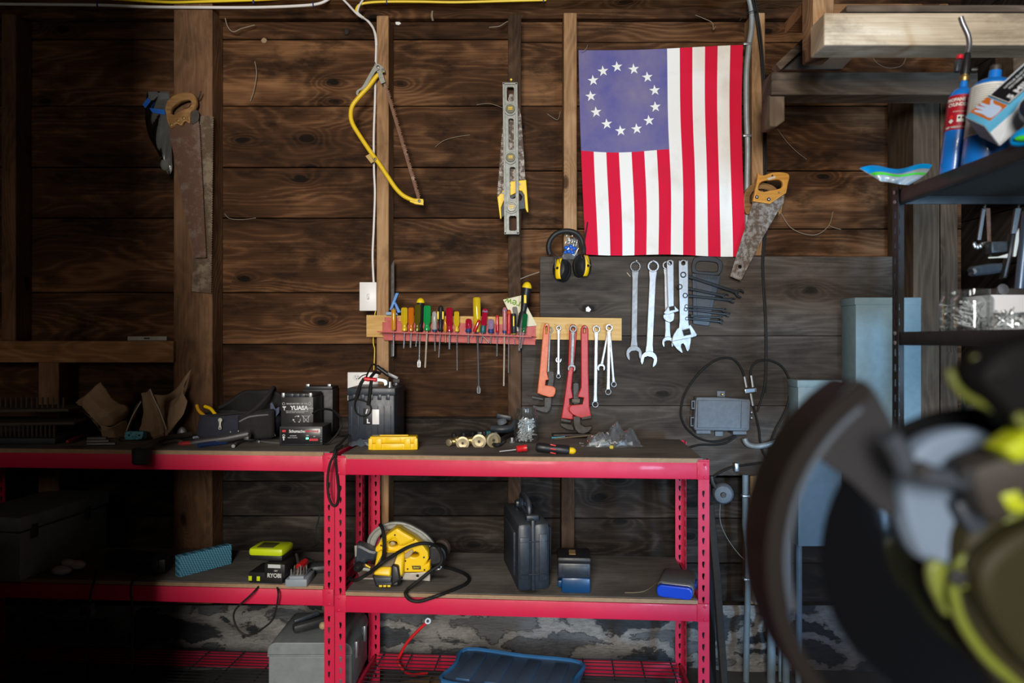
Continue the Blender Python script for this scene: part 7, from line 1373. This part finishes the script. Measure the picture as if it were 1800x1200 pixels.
MB().plate(cat2([(1636, 1000), (1650, 985), (1668, 1000), (1660, 1040), (1668, 1085), (1655, 1065), (1640, 1035)], 3), ym-.036, .01, bev=.003).done('lime_edge', M_lime, o)
MB().lathe([(.0105, 0), (.011, .006), (.009, .01), (0, .01)], P(1684, 1008, ym-.032), -Y, 16).done('lime_hub', M_lime, o); MB().lathe([(.007, 0), (.007, .004), (0, .005)], P(1682, 1013, ym-.043), -Y, 12).done('bolt', M_black, o)
MB().plate([(1758, 872), (1830, 812), (1870, 880), (1800, 905), (1775, 900)], ym-.075, .03, bev=.006).done('lime_panel', simple('bright_lime_plastic', (.24, .28, .006), .4, 0, .05), o)
MB().plate([(1762, 790), (1830, 745), (1850, 800), (1790, 815)], ym-.085, .03, bev=.006).done('lime_panel', simple('bright_lime_plastic', (.24, .28, .006), .4, 0, .05), o)
MB().bar(P(1690, 862, ym-.045), P(1880, 800, ym-.06), .05, .05, .012, (0, 1, 0)).done('pivot_arm', simple('brown_grey_casting', (.024, .021, .018), .6, 0, .2, spec=.15), o)
yh = .54
MB().plateb(cat2([(1655, 660), (1690, 612), (1760, 588), (1860, 575), (1960, 620), (1960, 790), (1850, 800), (1780, 790), (1735, 750), (1690, 705)], 4), yh, .05, bev=.016).done('handle_shroud', simple('soft_black_plastic', (.004, .004, .0045), .7, 0, .2, 20, spec=.08), o)
for l in ([(1668, 650), (1680, 678), (1705, 700), (1735, 712)], [(1714, 625), (1718, 660), (1730, 700), (1745, 720)]): MB().tube(catmull([P(a, b, yh+.022) for a, b in l], 5), .0034, 8).done('lime_stripe', simple('dull_lime', (.06, .07, .006), .5), o)
MB().plate(cat2([(1785, 735), (1800, 725), (1815, 740), (1800, 755)], 3), yh-.003, .006, bev=.001).done('lime_badge', simple('dull_lime', (.06, .07, .006), .5), o)
# parts below and right of the frame that carry the head
MB().tube([P(1935, 850, ym+.02), V((.66, .74, 1.2)), V((.68, .8, .935))], .035, 14).done('support_arm', M_fender, o)
MB().box((.47, .72, .915), (.5, .24, .03), None, .008).done('saw_table', M_sawgrey, o)
o = thing('work_stand', 'dark stand carrying the miter saw, below the edge of the photo', 'stand', V((.45, .74, 0)))
MB().box((.45, .74, .885), (.62, .34, .028), None, .003).done('stand_top', M_particle, o)
for sx in (-1, 1):
    for sy in (-1, 1): MB().box((.45+sx*.28, .74+sy*.14, .4355), (.035, .035, .871), None, .003).done('leg', M_iron, o)
# ------------------------------------------------------------------ cobweb strands and bits stuck to the boards
def strand(pts, y, label, r=.0011, mat=None, name='cobweb'):
    p = [P(a, b, y-.002-(.012 if 0 < i < len(pts)-1 else 0)) for i, (a, b) in enumerate(pts)]
    tag(MB().tube(catmull(p, 5), r, 5).done(name, mat or M_web), label, 'cobweb' if name == 'cobweb' else name)
strand([(1373, 375), (1388, 398), (1410, 410), (1436, 412), (1457, 396), (1464, 372)], YB, 'dusty cobweb strand sagging right of the varnished saw', .0016)
strand([(1457, 396), (1466, 400), (1478, 403)], YB, 'short cobweb end at the right of the sagging strand', .0016)
strand([(1366, 226), (1384, 250), (1402, 268), (1418, 280)], YB, 'thin cobweb thread under the short timber block', .0009)
strand([(1532, 84), (1536, 104), (1552, 117), (1572, 119), (1588, 112), (1597, 84)], 2.6, 'cobweb strand hanging under the pale timber', .0015)
strand([(448, 108), (451, 130), (446, 160), (440, 178)], YB, 'vertical dusty twig of cobweb on the boards right of the post', .0018)
strand([(395, 376), (404, 384), (424, 386), (450, 383)], YB, 'cobweb strand along the seam right of the old saws', .0013)
strand([(838, 184), (860, 182), (880, 188), (886, 191)], YB, 'cobweb strand along the seam left of the spirit level', .0013)
strand([(765, 258), (780, 247), (800, 241), (826, 237)], YB, 'thin cobweb curl on the boards right of the bow saw', .0012)
strand([(962, 200), (972, 207), (981, 210), (985, 196)], YB, 'small cobweb hook on the boards right of the spirit level', .0012)
strand([(1216, 24), (1236, 32), (1252, 40), (1254, 52), (1258, 46)], YB-.03, 'dusty cobweb tangle above the flag', .0016)
strand([(395, 28), (400, 46), (410, 56), (425, 50), (448, 44)], YB-.03, 'dusty cobweb tangle in the corner under the top plate right of the post', .0022)
strand([(860, 48), (878, 46), (888, 40), (896, 36)], YB-.03, 'cobweb tuft in the corner left of the level stud', .002)
strand([(1022, 92), (1030, 86), (1033, 79)], YF-.025, 'bent straw stuck at the upper left corner of the flag', .001, M_web, 'straw')
strand([(760, 20), (759, 28), (761, 36)], YS-.03, 'dust tuft hanging from the top plate', .004)
strand([(1102, 479), (1108, 486)], YF, 'pale straw stuck on the boards left of the big wrenches', .0012, M_note, 'straw')
strand([(915, 490), (930, 484), (948, 478)], YF, 'cobweb bridging from the level stud to the weathered board', .0025)
tag(MB().ball(P(609, 56, YB-.004), .012, (1, .6, 1.2)).done('wood_knot', simple('dark_knot', (.03, .022, .016), .8, 0, .4, 90, bump=1)), 'dark knob of resin on the top board left of the white cables', 'knot')
tag(MB().plate(cat2([(459, 70), (464, 66), (469, 70), (467, 75), (461, 75)], 2), YB-.003, .004).done('wood_plug', simple('tan_plug', (.3, .2, .12), .8)), 'tan wooden plug in the top board right of the post', 'plug')
tag(MB().plate([(695, 39), (700, 37), (705, 41), (701, 44), (696, 43)], YB-.003, .003, bev=0).done('paint_chip', M_white), 'white paint chip on the top board right of the bow saw stud', 'chip')
for a, b, l in ((530, 362, 'left'), (590, 362, 'right')): pass
